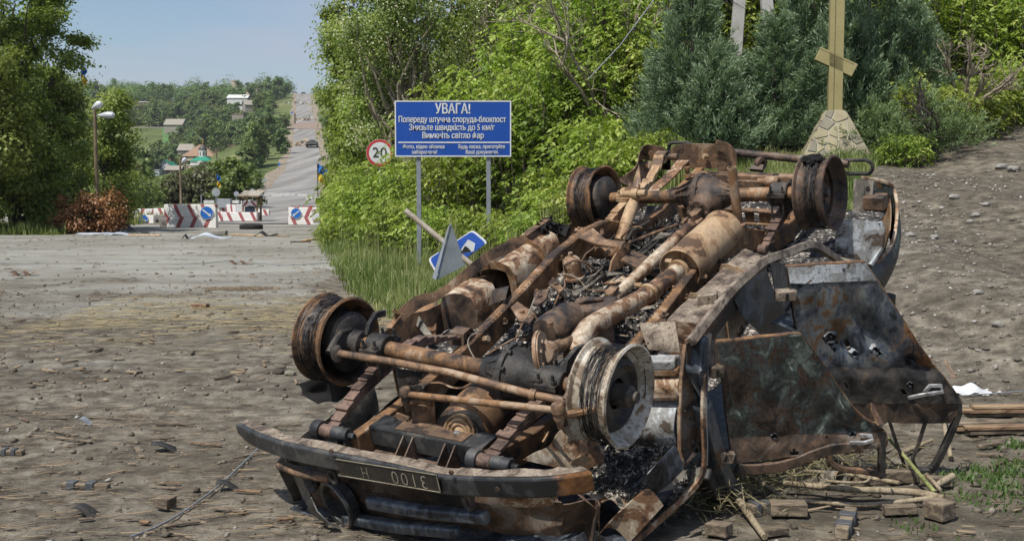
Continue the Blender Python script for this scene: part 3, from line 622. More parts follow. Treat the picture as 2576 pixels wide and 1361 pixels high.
hose(4, [(690, 875, 0), (880, 800, .01), (1060, 735, 0)], 'y', -.12, .009); hose(4, [(680, 850, 0), (720, 780, .0), (850, 710, 0)], 'y', -.2, .008, 'grey'); hose(4, [(940, 1110, 0), (1200, 1010, 0)], 'z', -.2, .005)
# ---------------------------------------------------------------- tanks
def tank(name, v, tl, tr, br, bl, z0, drop, mat, bow=.05, n=14, boxy=False):
    """rounded fuel tank given its top face corners in the photo"""
    a, b, c, d = (kp(v, *q, 'z', z0) for q in (tl, tr, br, bl)); G = []
    for i in range(n + 1):
        t = i / n; l0 = lerp(a, b, t); l1 = lerp(d, c, t); row = []
        sec = [(-.0, -drop), (-.02, -drop * .5), (0, -.04), (.08, .01), (.3, .03), (.5, .034), (.7, .03), (.92, .01), (1.0, -.04), (1.02, -drop * .5), (1.0, -drop)]
        if boxy: sec = [(0, -drop), (0, -.05), (.015, -.010), (.05, .004), (.3, .010), (.5, .004), (.7, .010), (.95, .004), (.985, -.010), (1, -.05), (1, -drop)]
        en = 1 - .10 * (abs(2 * t - 1) ** 6)
        for s, h in sec: p = lerp(l0, l1, .5 + (s - .5) * en); row.append(p + Vector((0, 0, h * en + .004 * math.sin(9 * t + 4 * s))))
        G.append(row)
    return G
def gridholes(G, t, hole=None):
    """sheet with missing cells: hole(i, j) true where torn away"""
    R_ = len(G) - 1; C_ = len(G[0]) - 1; full = [[not (hole and hole(i, j)) for j in range(C_)] for i in range(R_)]
    V = [[Vector(p) for p in r] for r in G]; top = []; bot = []
    for i in range(R_ + 1):
        for j in range(C_ + 1):
            n = (V[min(i + 1, R_)][j] - V[max(i - 1, 0)][j]).cross(V[i][min(j + 1, C_)] - V[i][max(j - 1, 0)]); n = n.normalized() * t / 2 if n.length > 1e-12 else Vector((0, 0, t / 2))
            top.append(V[i][j] + n); bot.append(V[i][j] - n)
    o = len(top); W = C_ + 1; fs = []
    ok = lambda i, j: 0 <= i < R_ and 0 <= j < C_ and full[i][j]
    for i in range(R_):
        for j in range(C_):
            if not full[i][j]: continue
            a = i * W + j; b = a + 1; c = a + W + 1; d = a + W
            fs += [(a, d, c, b), (o + a, o + b, o + c, o + d)]
            if not ok(i - 1, j): fs.append((a, b, o + b, o + a))
            if not ok(i + 1, j): fs.append((c, d, o + d, o + c))
            if not ok(i, j - 1): fs.append((d, a, o + a, o + d))
            if not ok(i, j + 1): fs.append((b, c, o + c, o + b))
    return MB().add(top + bot, fs)
G = tank('t', 2, (470, 560), (1000, 150), (1190, 190), (690, 560), -.12, .26, 'ash', n=28)
tl = P(gridholes(G, .004, lambda i, j: (6 <= i <= 10 and 3 <= j <= 8) or (i in (7, 8, 9) and j == 9)), 'fuel_tank', 'ash', smooth=50); tl['label'] = 'torn open fuel tank with pale scale'
P(MB().plate([G[0][k] for k in range(11)], .004), 'tank_end', 'darkrust', tl); P(MB().plate([G[-1][k] for k in range(11)], .004), 'tank_end', 'rust', tl)
for i in (11, 21): P(MB().sweep([p + Vector((0, 0, .006)) for p in G[i]], .045, .006, (1, 0, 0)), 'tank_strap', 'orange', tl)
mb = MB().sheet(quadgrid(kp(2, 790, 505, 'z', -.1), kp(2, 890, 480, 'z', -.06), kp(2, 870, 560, 'z', -.1), kp(2, 770, 600, 'z', -.16), 8, 6, lambda u, v: (0, 0, .03 * math.sin(3 * u) * math.sin(3 * v))), .004); P(mb, 'torn_flap', 'darkrust', tl)
P(MB().bolt(kp(2, 790, 322, 'z', -.09), (0, 0, 1), .022, .02, 12).bolt(kp(2, 790, 318, 'z', -.07), (0, 0, 1), .014, .015), 'drain_plug', 'orange', tl)
G = tank('t', 6, (-10, 395), (395, 30), (495, 70), (190, 420), -.075, .26, 'grey', n=20, boxy=True)
tr_ = P(gridholes(G, .004), 'fuel_tank', 'dusty', smooth=40); tr_['label'] = 'dusty boxy fuel tank beside the sill'
P(MB().plate([G[0][k] for k in range(11)], .004), 'tank_end', 'ash', tr_); P(MB().plate([G[-1][k] for k in range(11)], .004), 'tank_end', 'grey', tr_)
for i in (6, 14): P(MB().sweep([p + Vector((0, 0, .007)) for p in G[i]], .03, .004, (1, 0, 0)), 'tank_strap', 'tan', tr_)
sb_ = kp(6, 215, 290, 'z', -.06); P(MB().box(sb_, (.06, .09, .08), (.75, .3, 0)).bolt(sb_ + Vector((.02, .045, .0)), (.3, .9, .1), .016, .015), 'strap_bracket', 'dusty', tr_, bevel=.006)
# front bulkhead panel of the right tank compartment
G = quadgrid(kp(3, 945, 20, 'x', 1.78), kp(3, 1165, 10, 'x', 1.78), kp(3, 1195, 200, 'x', 1.84), kp(3, 1000, 180, 'x', 1.84), 8, 8, lambda u, v: (.02 * math.sin(3.14 * u) * math.sin(3.14 * v), 0, 0)); P(MB().sheet(G, .01), 'tank_bulkhead', 'dusty')
# ---------------------------------------------------------------- steering, engine
t0, t1 = kp(1, 530, 420, 'x', 2.53), kp(1, 1100, 520, 'x', 2.56); t2 = kp(8, 1250, 90, 'x', 2.56); t3 = kp(8, 1560, 150, 'x', 2.53)
ti = P(MB().tube([t0, lerp(t0, t1, .5) + Vector((0, 0, .004)), t1, lerp(t1, t2, .5), t2, t3], .0165, 14), 'tie_rod', 'rust')
P(MB().lathe([(.017, -.012), (.024, -.012), (.024, .012), (.017, .012)], t2, t3 - t2, 14, True), 'rod_collar', 'rust', ti)
P(MB().lathe([(0, .03), (.02, .03), (.026, .02), (.026, -.02), (.018, -.04), (0, -.04)], t0, (0, 0, 1), 16), 'ball_joint', 'char', ti)
g0, g1 = kp(8, 180, 85, 'x', 2.62), kp(8, 1460, 220, 'x', 2.62)
dl = P(MB().tube([g0, lerp(g0, g1, .08), lerp(g0, g1, .5), lerp(g0, g1, .93), g1], [.013, .0145, .0150, .0145, .012], 12), 'drag_link', 'orange')
for e in (g0, g1): P(MB().lathe([(0, .028), (.022, .028), (.027, .016), (.027, -.006), (.02, -.014), (.024, -.028), (.016, -.05), (.012, -.075), (0, -.075)], e, (0, 0, 1), 18), 'ball_joint', 'rust', dl)
P(MB().beam(g1 + Vector((-.02, .01, -.03)), g1 + Vector((-.1, .12, -.02)), .03, .02), 'steering_arm', 'orange', dl, bevel=.004)
sbx = kp(1, 950, 760, 'x', 2.55)
s_ = P(MB().lathe([(0, .10), (.045, .10), (.05, .08), (.05, -.03), (.062, -.05), (.062, -.14), (0, -.14)], sbx + Vector((-.0, .02, .0)), (0, .15, 1), 22), 'steering_gear', 'rust')
P(MB().box(sbx + Vector((.045, -.055, .0)), (.012, .085, .085), (.95, -.2, .1)), 'cover_plate', 'rust', s_, bevel=.002)
for a in (-1, 1):
    for b in (-1, 1): P(MB().bolt(sbx + Vector((.05, -.055 + .033 * a, .033 * b)), (1, -.2, .1), .007, .010), 'cover_bolt', 'darkrust', s_)
P(MB().tube([g0 + Vector((0, 0, -.04)), g0 + Vector((-.02, .06, -.03)), g0 + Vector((-.02, .12, -.035))], .016, 10), 'pitman_arm', 'orange', s_)
P(MB().lathe([(.03, .0), (.036, .0), (.036, -.06), (.03, -.06)], kp(8, 265, 35, 'x', 2.5), (0, 0, 1), 20, True), 'reservoir_cup', 'char', s_)
ec = kp(8, 780, 200, 'x', 2.42)
en = P(MB().lathe([(0, .30), (.09, .29), (.115, .26), (.125, .1), (.120, .0), (.105, -.06), (.085, -.085), (.06, -.09), (.0, -.09)], ec + Vector((-.12, -.01, -.03)), (1, .02, -.12), 30), 'engine_block', 'orange')
pc = kp(8, 640, 405, 'x', 2.60)
pl = P(MB().lathe([(.0, .018), (.012, .018), (.03, .006), (.034, .016), (.043, .016), (.046, .006), (.05, .016), (.060, .016), (.064, .004), (.070, .012), (.077, .012), (.077, -.02), (0, -.02)], pc, (1, .05, .35), 36), 'crank_pulley', 'tan', en)
P(MB().lathe([(.07, 0), (.088, 0), (.088, -.05), (.07, -.06)], pc, (1, .05, .35), 30, True), 'pulley_housing', 'char', en)
P(MB().bolt(pc, (1, .05, .35), .014, .03), 'pulley_bolt', 'alu', en)
P(MB().box((2.2, .05, -.28), (.5, .24, .2)).box((2.05, .02, -.3), (.3, .3, .2)), 'oil_pan', 'darkrust', en, bevel=.02)
gb = kp(2, 1100, 770, 'z', -.12)
gx = P(MB().lathe([(.04, .0), (.075, .005), (.085, .03), (.088, .1), (.085, .2), (.07, .24), (.05, .28)], gb, (-1, .12, .02), 26), 'transfer_gearbox', 'darkrust')
P(MB().bolt(kp(2, 1135, 715, 'z', -.05), (0, 0, 1), .016, .02).lathe([(.0, 0), (.03, 0), (.036, .02), (.03, .05)], gb + Vector((.02, 0, -.0)), (1, 0, 0), 18), 'gearbox_plug', 'rust', gx)
P(MB().sweep([kp(2, 1270, 640, 'z', -.12), kp(2, 1290, 580, 'z', -.06), kp(2, 1350, 555, 'z', -.04), kp(2, 1420, 555, 'z', -.05), kp(2, 1470, 600, 'z', -.12)], .05, .012), 'gearbox_mount', 'rust', gx, bevel=.002)
P(MB().box(kp(2, 1400, 640, 'z', -.12), (.16, .22, .12), (1, .3, 0)).box(kp(2, 1440, 730, 'z', -.1), (.2, .1, .1), (1, .6, 0)), 'gearbox_case', 'darkrust', gx, bevel=.02)
P(MB().box((1.75, .12, -.25), (.4, .3, .18)), 'bell_housing', 'char', gx, bevel=.03)
# ---------------------------------------------------------------- front bumper with plate
bl = [kp(1, 38, 795, 'x', 2.74), kp(1, 90, 835, 'x', 2.82), kp(1, 170, 872, 'x', 2.88), kp(1, 300, 915, 'x', 2.93), kp(1, 520, 962, 'x', 2.95), kp(1, 800, 1020, 'x', 2.955), kp(8, 460, 838, 'x', 2.955), kp(8, 700, 858, 'x', 2.955), kp(8, 1000, 868, 'x', 2.95), kp(8, 1300, 868, 'x', 2.92), kp(8, 1520, 850, 'x', 2.88), kp(8, 1745, 812, 'x', 2.78)]
def smoothline(pts, n):
    o = []; m = len(pts)
    for k in range(n + 1):
        s = k / n * (m - 1); i = min(int(s), m - 2); f_ = s - i; p0 = pts[max(i - 1, 0)]; p1 = pts[i]; p2 = pts[i + 1]; p3 = pts[min(i + 2, m - 1)]
        o.append(.5 * ((2 * p1) + (p2 - p0) * f_ + (2 * p0 - 5 * p1 + 4 * p2 - p3) * f_ * f_ + (3 * p1 - p0 - 3 * p2 + p3) * f_ ** 3))
    return o
line = smoothline(bl, 48); G = []
sec = [(-.012, .036), (-.004, .037), (.001, .035), (.004, .030), (.005, .0), (.004, -.032), (.001, -.037), (-.006, -.040), (-.03, -.041), (-.06, -.040)]
for i, p in enumerate(line):
    t = line[min(i + 1, 48)] - line[max(i - 1, 0)]; t.z = 0; t.normalize(); n = Vector((t.y, -t.x, 0)); e = i; k = 1 - .45 * max(0, 1 - e / 4) ** 2
    G.append([p + n * a * (1 if a > 0 else k) + Vector((0, 0, b * k)) for a, b in sec])
bu = P(gridholes(G, .005), 'front_bumper', 'bumper', smooth=28); G = []
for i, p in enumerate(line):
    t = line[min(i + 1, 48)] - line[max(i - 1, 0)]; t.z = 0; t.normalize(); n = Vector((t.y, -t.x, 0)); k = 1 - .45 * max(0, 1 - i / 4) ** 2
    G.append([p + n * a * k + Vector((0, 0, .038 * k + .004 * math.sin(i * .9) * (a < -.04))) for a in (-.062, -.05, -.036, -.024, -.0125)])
P(gridholes(G, .005), 'bumper_top', 'dusty', bu); bu['label'] = 'scorched grey front bumper with number plate'  # top flange paler than the face: dust, plus sunlight put into the colour
pq = [line[k] for k in range(49)]
pa, pb = kp(1, 540, 990, 'x', 2.972), kp(1, 1045, 1072, 'x', 2.972); dv = (pb - pa).normalized(); upv = Vector((0, 0, 1)) - dv * dv.z; upv.normalize(); nv = dv.cross(upv); nv = nv if nv.x > 0 else -nv
plc = (pa + pb) / 2; Lp = (pb - pa).length
M['plateblk'] = paint('black plate', (36, 34, 30), (48, 44, 38), .6, 9, .1, .4, (90, 80, 62)); M['platewht'] = paint('faded white lettering', (150, 143, 124), (118, 110, 94), .7, 20, .1, .5, (80, 70, 56))
pt = P(MB().box(plc, (Lp, .004, .080), dv, upv), 'number_plate', M['plateblk'], bu)
for s in (-1, 1): P(MB().box(plc + upv * s * .037 + nv * .003, (Lp, .003, .003), dv, upv), 'plate_rim', M['platewht'], pt, 0)
P(MB().box(plc + dv * (Lp / 2 - .002) + nv * .003, (.004, .003, .076), dv, upv), 'plate_rim', M['platewht'], pt, 0)
def text_obj(body, size, mat, origin, xdir, ydir, nrm, parent, name='lettering', align='CENTER', bold=0.0, sx=1.0, ext=.002, spacing=1.0):
    c = bpy.data.curves.new(name, 'FONT'); c.body = body; c.size = 1; c.align_x = align; c.align_y = 'CENTER'; c.extrude = 0; c.offset = bold; c.resolution_u = 3; c.space_character = spacing
    o = bpy.data.objects.new(name, c); COL.objects.link(o); dg = bpy.context.evaluated_depsgraph_get(); dg.update()
    me0 = o.evaluated_get(dg).to_mesh(); V = [v.co.copy() for v in me0.vertices]; Fc = [tuple(p.vertices) for p in me0.polygons]; o.evaluated_get(dg).to_mesh_clear()
    bpy.data.objects.remove(o); bpy.data.curves.remove(c)
    X = Vector(xdir); Y_ = Vector(ydir); N = Vector(nrm); me = bpy.data.meshes.new(name)
    me.from_pydata([tuple(Vector(origin) + X * v.x * size * sx + Y_ * v.y * size + N * ext) for v in V], [], Fc); me.update()
    return mkobj(name, me, mat, parent, 0)
text_obj('3100', .082, M['platewht'], plc + dv * Lp * .22, -dv, -upv, nv, pt, bold=-.01, sx=.95, ext=.004, spacing=1.25); text_obj('Н', .07, M['platewht'], plc - dv * Lp * .22, -dv, -upv, nv, pt, bold=-.02, sx=.8, ext=.004)
for zx in (505, 1180): P(loop(kp(1, zx + 10, 1040 if zx < 900 else 1165, 'x', 2.93), (0, .6, -.2), .06, .028, .010), 'towing_hook', 'char', bu)
for v_, zx, zy in ((8, 955, 878), (1, 508, 908), (8, 570, 735)): P(MB().bolt(kp(v_, zx, zy, 'x', 2.966), (1, 0, 0), .010, .008, 8), 'bumper_bolt', 'rust', bu)
for y in (-.42, .30): P(MB().beam((2.75, y, -.27), (2.90, y, -.21), .06, .05), 'bumper_bracket', 'bumper', bu, bevel=.004)
# ---------------------------------------------------------------- nose: grille panel, headlamp, wings, bonnet
nose = P(MB().sheet(quadgrid(kp(1, 300, 1000, 'x', 2.84), kp(8, 1450, 1010, 'x', 2.84), kp(8, 1480, 1290, 'x', 2.80), kp(1, 420, 1260, 'x', 2.80), 40, 10, lambda u, v: (.02 * math.sin(11 * u) * math.sin(5 * v) - .03 * abs(2 * u - 1) ** 4, 0, .008 * math.sin(23 * u + 5 * v))), .004), 'grille_panel', 'darkrust'); nose['label'] = 'charred crushed grille panel with headlamp socket'
for k, (zy, m_) in enumerate(((965, 'rust'), (1030, 'dark'), (1190, 'dark'))):
    a_, b_ = (kp(1, 690, 1165, 'x', 2.90), kp(1, 1290, 1245, 'x', 2.90)) if k == 1 else ((kp(1, 240, 975, 'x', 2.88), kp(1, 500, 1050, 'x', 2.9)) if k == 0 else (kp(1, 570, 1245, 'x', 2.86), kp(1, 1150, 1315, 'x', 2.86)))
    P(MB().sweep([a_, lerp(a_, b_, .5) + Vector((.015, 0, 0)), b_], .045, .05 if k else .03), 'grille_bar', m_, nose, bevel=.012)
mb = MB()
for k in range(34):
    f_ = k / 33; a_ = lerp(kp(1, 665, 1105, 'x', 2.875), kp(8, 700, 1030, 'x', 2.875), f_); mb.beam(a_, a_ + Vector((0, .03, -.055)), .003, .003); mb.beam(a_, a_ + Vector((0, -.03, -.055)), .003, .003)
P(mb, 'grille_mesh', 'char', nose, 0)
hc = kp(1, 525, 1180, 'x', 2.89)
hl = P(MB().lathe([(.085, -.05), (.092, .0), (.105, .006), (.112, .0), (.112, -.012), (.1, -.02), (.09, -.06)], hc, (.92, -.25, -.1), 34, True), 'headlamp_ring', 'bumper')
P(MB().lathe([(0, -.07), (.05, -.065), (.088, -.03), (.09, -.035), (.05, -.075), (0, -.08)], hc, (.92, -.25, -.1), 30), 'headlamp_bowl', 'char', hl)
P(MB().sweep([kp(1, 395, 1170, 'x', 2.93), kp(1, 440, 1230, 'x', 2.96), kp(1, 500, 1275, 'x', 2.95), kp(1, 540, 1290, 'x', 2.93)], .008, .07, (.3, 1, 0)), 'bent_trim', 'bumper', hl, bevel=.002)
P(MB().lathe([(.035, -.02), (.05, .0), (.055, .005), (.058, -.005), (.04, -.03)], kp(1, 395, 1055, 'x', 2.87), (.9, -.3, .1), 22, True), 'turn_lamp_socket', 'char', nose)
wg = P(MB().sheet(quadgrid(kp(1, 225, 975, 'x', 2.80), kp(1, 330, 1010, 'x', 2.86), kp(1, 400, 1205, 'x', 2.82), kp(1, 330, 1190, 'x', 2.72), 8, 12, lambda u, v: (-.06 * (1 - u) ** 2 - .03 * math.sin(3 * v), -.05 * math.sin(3.1 * v) * (1 - u), 0)), .005), 'front_wing', 'grey'); wg['label'] = 'crushed grey front wing beside the headlamp'
w0 = kp(1, 225, 975, 'x', 2.80); P(MB().sheet(quadgrid(w0, Vector((2.1, -.84, -.3)), Vector((2.1, -.84, -.62)), kp(1, 330, 1190, 'x', 2.72), 10, 6, lambda u, v: (0, .03 * math.sin(9 * u) * math.sin(4 * v), .02 * math.sin(7 * u))), .005), 'wing_side', 'grey', wg)
P(MB().sheet(quadgrid((2.84, -.76, -.60), (2.84, .72, -.60), (1.95, .80, -.66), (1.95, -.80, -.66), 24, 14, lambda u, v: (.03 * math.sin(9 * u), 0, .03 * math.sin(11 * u) * math.sin(6 * v))), .005), 'bonnet', 'dark')
for y in (-.5,):                                                  # inner wing aprons, left then right
    P(MB().sheet(quadgrid((2.75, y, -.28), (1.95, y, -.28), (1.95, y - .02, -.62), (2.75, y, -.6), 14, 8, lambda u, v: (0, .02 * math.sin(8 * u + 3 * v), 0)), .004), 'inner_apron', 'grey')
ap = P(MB().sheet(quadgrid(kp(3, 225, 860, 'y', .50), kp(3, 545, 650, 'y', .50), kp(3, 730, 800, 'y', .58), kp(3, 640, 960, 'y', .58), 14, 10, lambda u, v: (0, .02 * math.sin(6 * u + 4 * v), .01 * math.sin(9 * u))), .004), 'inner_apron', 'ash')
P(MB().plate([kp(3, 515, 880, 'y', .62), kp(3, 580, 832, 'y', .62), kp(3, 645, 848, 'y', .62), kp(3, 580, 912, 'y', .62)], .006), 'sunlit_patch', 'tan', ap)  # tan plate in place of a patch of sunlight falling past the wheel
wf = [kp(3, 700, 790, 'z', -.42), kp(3, 1150, 795, 'z', -.40), kp(3, 1200, 930, 'z', -.44), kp(3, 900, 1180, 'z', -.46), kp(3, 560, 1070, 'z', -.46)]
wr_ = P(MB().sheet(quadgrid(wf[0], wf[1], wf[3], wf[4], 24, 18, lambda u, v: (0, 0, .03 * math.sin(3 * u) + .018 * math.sin(13 * u + 9 * v) * math.sin(11 * v) - .02)), .005), 'wheel_well', 'grey'); wr_['label'] = 'ash filled wheel well of the front wing'
def debris(name, n, quad, parent, mats, smin=.004, smax=.022, zr=.012):
    mb = MB()
    for k in range(n):
        u, v = rng.random(), rng.random(); p = lerp(lerp(quad[0], quad[1], u), lerp(quad[3], quad[2], u), v); s = smin + (smax - smin) * rng.random() ** 3
        q = [Vector((rng.gauss(0, 1), rng.gauss(0, 1), rng.gauss(0, .6))).normalized() * s for _ in range(4)]
        mb.add([p + x + Vector((0, 0, zr * rng.random())) for x in q], [(0, 1, 2), (0, 2, 3), (0, 3, 1), (1, 3, 2)])
    o = P(mb, name, mats, parent, 0); o['kind'] = 'stuff'; return o
M['ashbits'] = burnt('ash and cinder', [(20, 20, 20), (34, 33, 32), (70, 66, 62), (186, 178, 166)], 55, (.8, .95), 0, .3, .3, seed=21)
RB['ashbits'] = M['ashbits']
P(MB().sheet(quadgrid(lerp(wf[0], wf[3], .18), lerp(wf[1], wf[4], .2), lerp(wf[3], wf[1], .1), lerp(wf[4], wf[1], .1), 24, 16, lambda u, v: (0, 0, .028 + .014 * math.sin(9 * u + 7 * v) * math.sin(13 * v - 4 * u))), .004), 'cinder_bed', 'ashbits', wr_)
debris('cinders', 900, [wf[0] + Vector((0, 0, .03)), wf[1] + Vector((0, 0, .03)), wf[3] + Vector((0, 0, .03)), wf[4] + Vector((0, 0, .03))], wr_, 'ashbits')
# crumpled folds of the wing
def fold(name, ptsA, ptsB, mat, parent, n=14, bulge=.03, t_=.005):
    A2 = smoothline([Vector(p) for p in ptsA], n); B2 = smoothline([Vector(p) for p in ptsB], n); G = []
    for a, b in zip(A2, B2):
        G.append([lerp(a, b, k / 8) + Vector((0, 0, bulge * math.sin(math.pi * k / 8))) for k in range(9)])
    return P(gridholes(G, t_), name, mat, parent, 55)
fold('wing_fold', [kp(3, 840, 1110, 'z', -.45), kp(3, 1010, 930, 'z', -.36), kp(3, 1140, 795, 'z', -.33)], [kp(3, 960, 1110, 'z', -.5), kp(3, 1110, 1020, 'z', -.46), kp(3, 1215, 915, 'z', -.42)], 'dark', wr_, bulge=.05)
fold('wing_fold', [kp(3, 690, 1320, 'x', 2.62), kp(3, 800, 1200, 'x', 2.62), kp(3, 930, 1085, 'x', 2.58)], [kp(3, 880, 1370, 'x', 2.6), kp(3, 980, 1260, 'x', 2.58), kp(3, 1090, 1140, 'x', 2.54)], 'ash', wr_, bulge=.05)
fold('wing_fold', [kp(3, 560, 1070, 'x', 2.72), kp(3, 640, 1130, 'x', 2.72), kp(3, 700, 1180, 'x', 2.68)], [kp(3, 670, 1190, 'x', 2.66), kp(3, 690, 1250, 'x', 2.66), kp(3, 700, 1350, 'x', 2.64)], 'rust', wr_, bulge=.02)
fold('wing_lip', [kp(8, 990, 960, 'x', 2.9), kp(8, 1200, 965, 'x', 2.9), kp(8, 1460, 960, 'x', 2.86)], [kp(8, 980, 1010, 'x', 2.9), kp(8, 1200, 1030, 'x', 2.9), kp(8, 1420, 1010, 'x', 2.86)], 'ash', wr_, bulge=.02)
P(MB().sheet(quadgrid(kp(3, 430, 1080, 'x', 2.78), kp(3, 690, 1150, 'x', 2.72), kp(3, 690, 1370, 'x', 2.68), kp(3, 460, 1300, 'x', 2.72), 10, 10, lambda u, v: (.04 * math.sin(6 * u + 2 * v), 0, 0)), .005), 'wing_front', 'darkrust', wr_)
# long bent flange of the wing running up to the pillar
fl = [kp(3, 1372, 80, 'y', .86), kp(3, 1348, 300, 'y', .87), kp(3, 1336, 600, 'y', .88), kp(3, 1345, 850, 'y', .88), kp(3, 1310, 990, 'y', .87), kp(3, 1180, 1130, 'y', .84), kp(3, 1000, 1290, 'y', .80), kp(3, 900, 1390, 'y', .78)]
fll = smoothline(fl, 30); P(MB().sweep(fll, .028, .014, (.2, 1, .1)), 'wing_flange', 'ash', wr_, bevel=.003)
debris('cinders', 260, [kp(3, 1320, 850, 'y', .84), kp(3, 1350, 960, 'y', .84), kp(3, 1000, 1280, 'y', .8), kp(3, 1080, 1150, 'y', .78)], wr_, 'ashbits', .004, .016)
fold('outer_skin', [p + Vector((-.005, .012, 0)) for p in fll[2:16:3]], [p + Vector((-.13, -.04, .02)) for p in fll[2:16:3]], 'steel', wr_, bulge=.0)
fold('flange_tray', [p for p in fll[14:30:3]], [p + Vector((.02, -.12, .0)) for p in fll[14:30:3]], 'grey', wr_, bulge=-.02)
# toe board, cowl side with holes, door pillar
tb = P(MB().sheet(quadgrid(kp(3, 930, 480, 'x', 1.98), kp(3, 1190, 470, 'x', 1.98), kp(3, 1185, 790, 'x', 2.02), kp(3, 880, 770, 'x', 2.06), 14, 10, lambda u, v: (.05 * math.sin(math.pi * v), 0, 0)), .006), 'toe_board', 'white'); tb['label'] = 'bleached whitish toe board panel'
P(MB().sheet(quadgrid(kp(3, 940, 345, 'x', 1.94), kp(3, 1195, 335, 'x', 1.94), kp(3, 1190, 468, 'x', 1.98), kp(3, 930, 455, 'x', 1.98), 10, 6, lambda u, v: (.02 * math.sin(math.pi * v), 0, 0)), .006), 'toe_board_step', 'ash', tb)
P(MB().sweep([kp(3, 900, 475, 'x', 2.0), kp(3, 1188, 468, 'x', 2.0)], .05, .012), 'step_ridge', 'darkrust', tb)
P(MB().beam(kp(3, 950, 265, 'x', 1.93), kp(3, 1178, 262, 'x', 1.93), .07, .05), 'floor_rail', 'white', tb, bevel=.01)
P(MB().beam(kp(3, 950, 315, 'x', 1.94), kp(3, 1190, 312, 'x', 1.94), .05, .035), 'floor_rail', 'orange', tb, bevel=.008)
cs = fold('cowl_side', [kp(3, 1225, 160, 'y', .80), kp(3, 1205, 330, 'y', .80), kp(3, 1190, 600, 'y', .80), kp(3, 1185, 780, 'y', .80), kp(3, 1215, 890, 'y', .80)], [kp(3, 1245, 165, 'y', .84), kp(3, 1300, 420, 'y', .84), kp(3, 1332, 600, 'y', .84), kp(3, 1330, 780, 'y', .84), kp(3, 1225, 895, 'y', .84)], 'darkrust', None, bulge=.0)
for zx, zy in ((1255, 600), (1278, 645), (1275, 755), (1290, 795), (1232, 740), (1222, 800)): P(MB().bolt(kp(3, zx, zy, 'y', .832), (.4, 1, .1), .011, .004, 10), 'panel_hole', 'soot', cs)
P(MB().sweep([kp(3, 1225, 150, 'y', .81), kp(3, 1200, 350, 'y', .81), kp(3, 1188, 620, 'y', .81), kp(3, 1190, 800, 'y', .81), kp(3, 1215, 900, 'y', .82)], .016, .016), 'panel_edge', 'rust', cs, bevel=.003)
pl_ = P(MB().sweep([kp(3, 1300, 100, 'y', .85), kp(3, 1290, 300, 'y', .85), kp(3, 1320, 520, 'y', .85), kp(3, 1390, 780, 'y', .86), kp(3, 1450, 960, 'y', .86), (1.62, .84, -.95)], .08, .07), 'door_pillar', 'dark', bevel=.01)
# ---------------------------------------------------------------- floor, sill, arches, side walls, roof
fp = P(MB().sheet(quadgrid((1.98, -.80, -.30), (1.98, .82, -.30), (-.80, .80, -.34), (-.80, -.80, -.34), 40, 46, lambda u, v: (0, 0, .035 * math.sin(v * 40) ** 3 * .4 + .02 * math.sin(17 * u + 5 * v) * math.sin(13 * v) + .07 * math.exp(-((u - .5) / .12) ** 2))), .005), 'floor_pan', 'ashbits'); fp['label'] = 'floor pan strewn with black ash'
debris('cinders', 2600, [Vector((1.5, -.4, -.235)), Vector((1.5, .4, -.235)), Vector((-.3, .45, -.265)), Vector((-.3, -.45, -.265))], fp, 'ashbits', .005, .03, .04)
for v_, a_, b_ in ((4, (920, 810), (1250, 830)), (4, (780, 960), (930, 830)), (4, (760, 1240), (860, 1160)), (4, (270, 1270), (500, 1110)), (2, (1290, 500), (1450, 400)), (4, (990, 880), (1250, 870))):
    P(MB().beam(kp(v_, *a_, 'z', -.21), kp(v_, *b_, 'z', -.21), .05, .012), 'floor_rib', 'grey', fp, bevel=.002)
si = [kp(6, 128, 500, 'y', .87), kp(6, 240, 355, 'y', .87), kp(6, 340, 232, 'y', .87), kp(6, 430, 150, 'y', .87), kp(6, 505, 88, 'y', .87), kp(6, 620, 48, 'y', .87), kp(6, 730, 8, 'y', .87), kp(6, 810, 42, 'y', .87), kp(6, 895, 105, 'y', .86)]
sl = P(MB().sweep(smoothline(si, 34), .040, .026, (.3, 1, .4)), 'sill', 'dusty', bevel=.004); sl['label'] = 'bent sill edge running into the wheel arch'
sil = smoothline(si, 34)
fold('sill_side', [p + Vector((0, -.02, -.01)) for p in sil[:20:3]], [p + Vector((-.04, -.05, -.16)) for p in sil[:20:3]], 'darkrust', sl, bulge=0)
P(MB().sweep([kp(6, 110, 500, 'y', .84), kp(6, 205, 470, 'y', .86), kp(6, 180, 560, 'y', .86)], .03, .02), 'sill_end', 'ash', sl, bevel=.003)
bp = fold('centre_pillar', [kp(6, 345, 285, 'y', .84), kp(6, 400, 380, 'y', .84), kp(6, 480, 460, 'y', .83), kp(6, 560, 600, 'y', .82)], [kp(6, 505, 125, 'y', .84), kp(6, 545, 235, 'y', .84), kp(6, 605, 350, 'y', .83), kp(6, 700, 600, 'y', .82)], 'steel', None, bulge=.02)
P(MB().sheet(quadgrid(kp(6, 530, 405, 'y', .88), kp(6, 610, 352, 'y', .88), kp(6, 752, 455, 'y', 1.0), kp(6, 690, 492, 'y', 1.0), 8, 8, lambda u, v: (0, 0, .02 * math.sin(3 * v))), .005), 'bent_flap', 'steel', bp)
for zx, zy in ((582, 150), (590, 220)): P(MB().bolt(kp(6, zx, zy, 'y', .80), (0, 1, 0), .018, .004, 9), 'panel_hole', 'soot', bp)
P(MB().sheet(quadgrid(sil[20] + Vector((0, -.06, -.04)), sil[34] + Vector((-.05, -.06, -.04)), Vector((-.05, .72, -.8)), Vector((.75, .78, -.8)), 10, 8), .005), 'arch_panel', 'dark')
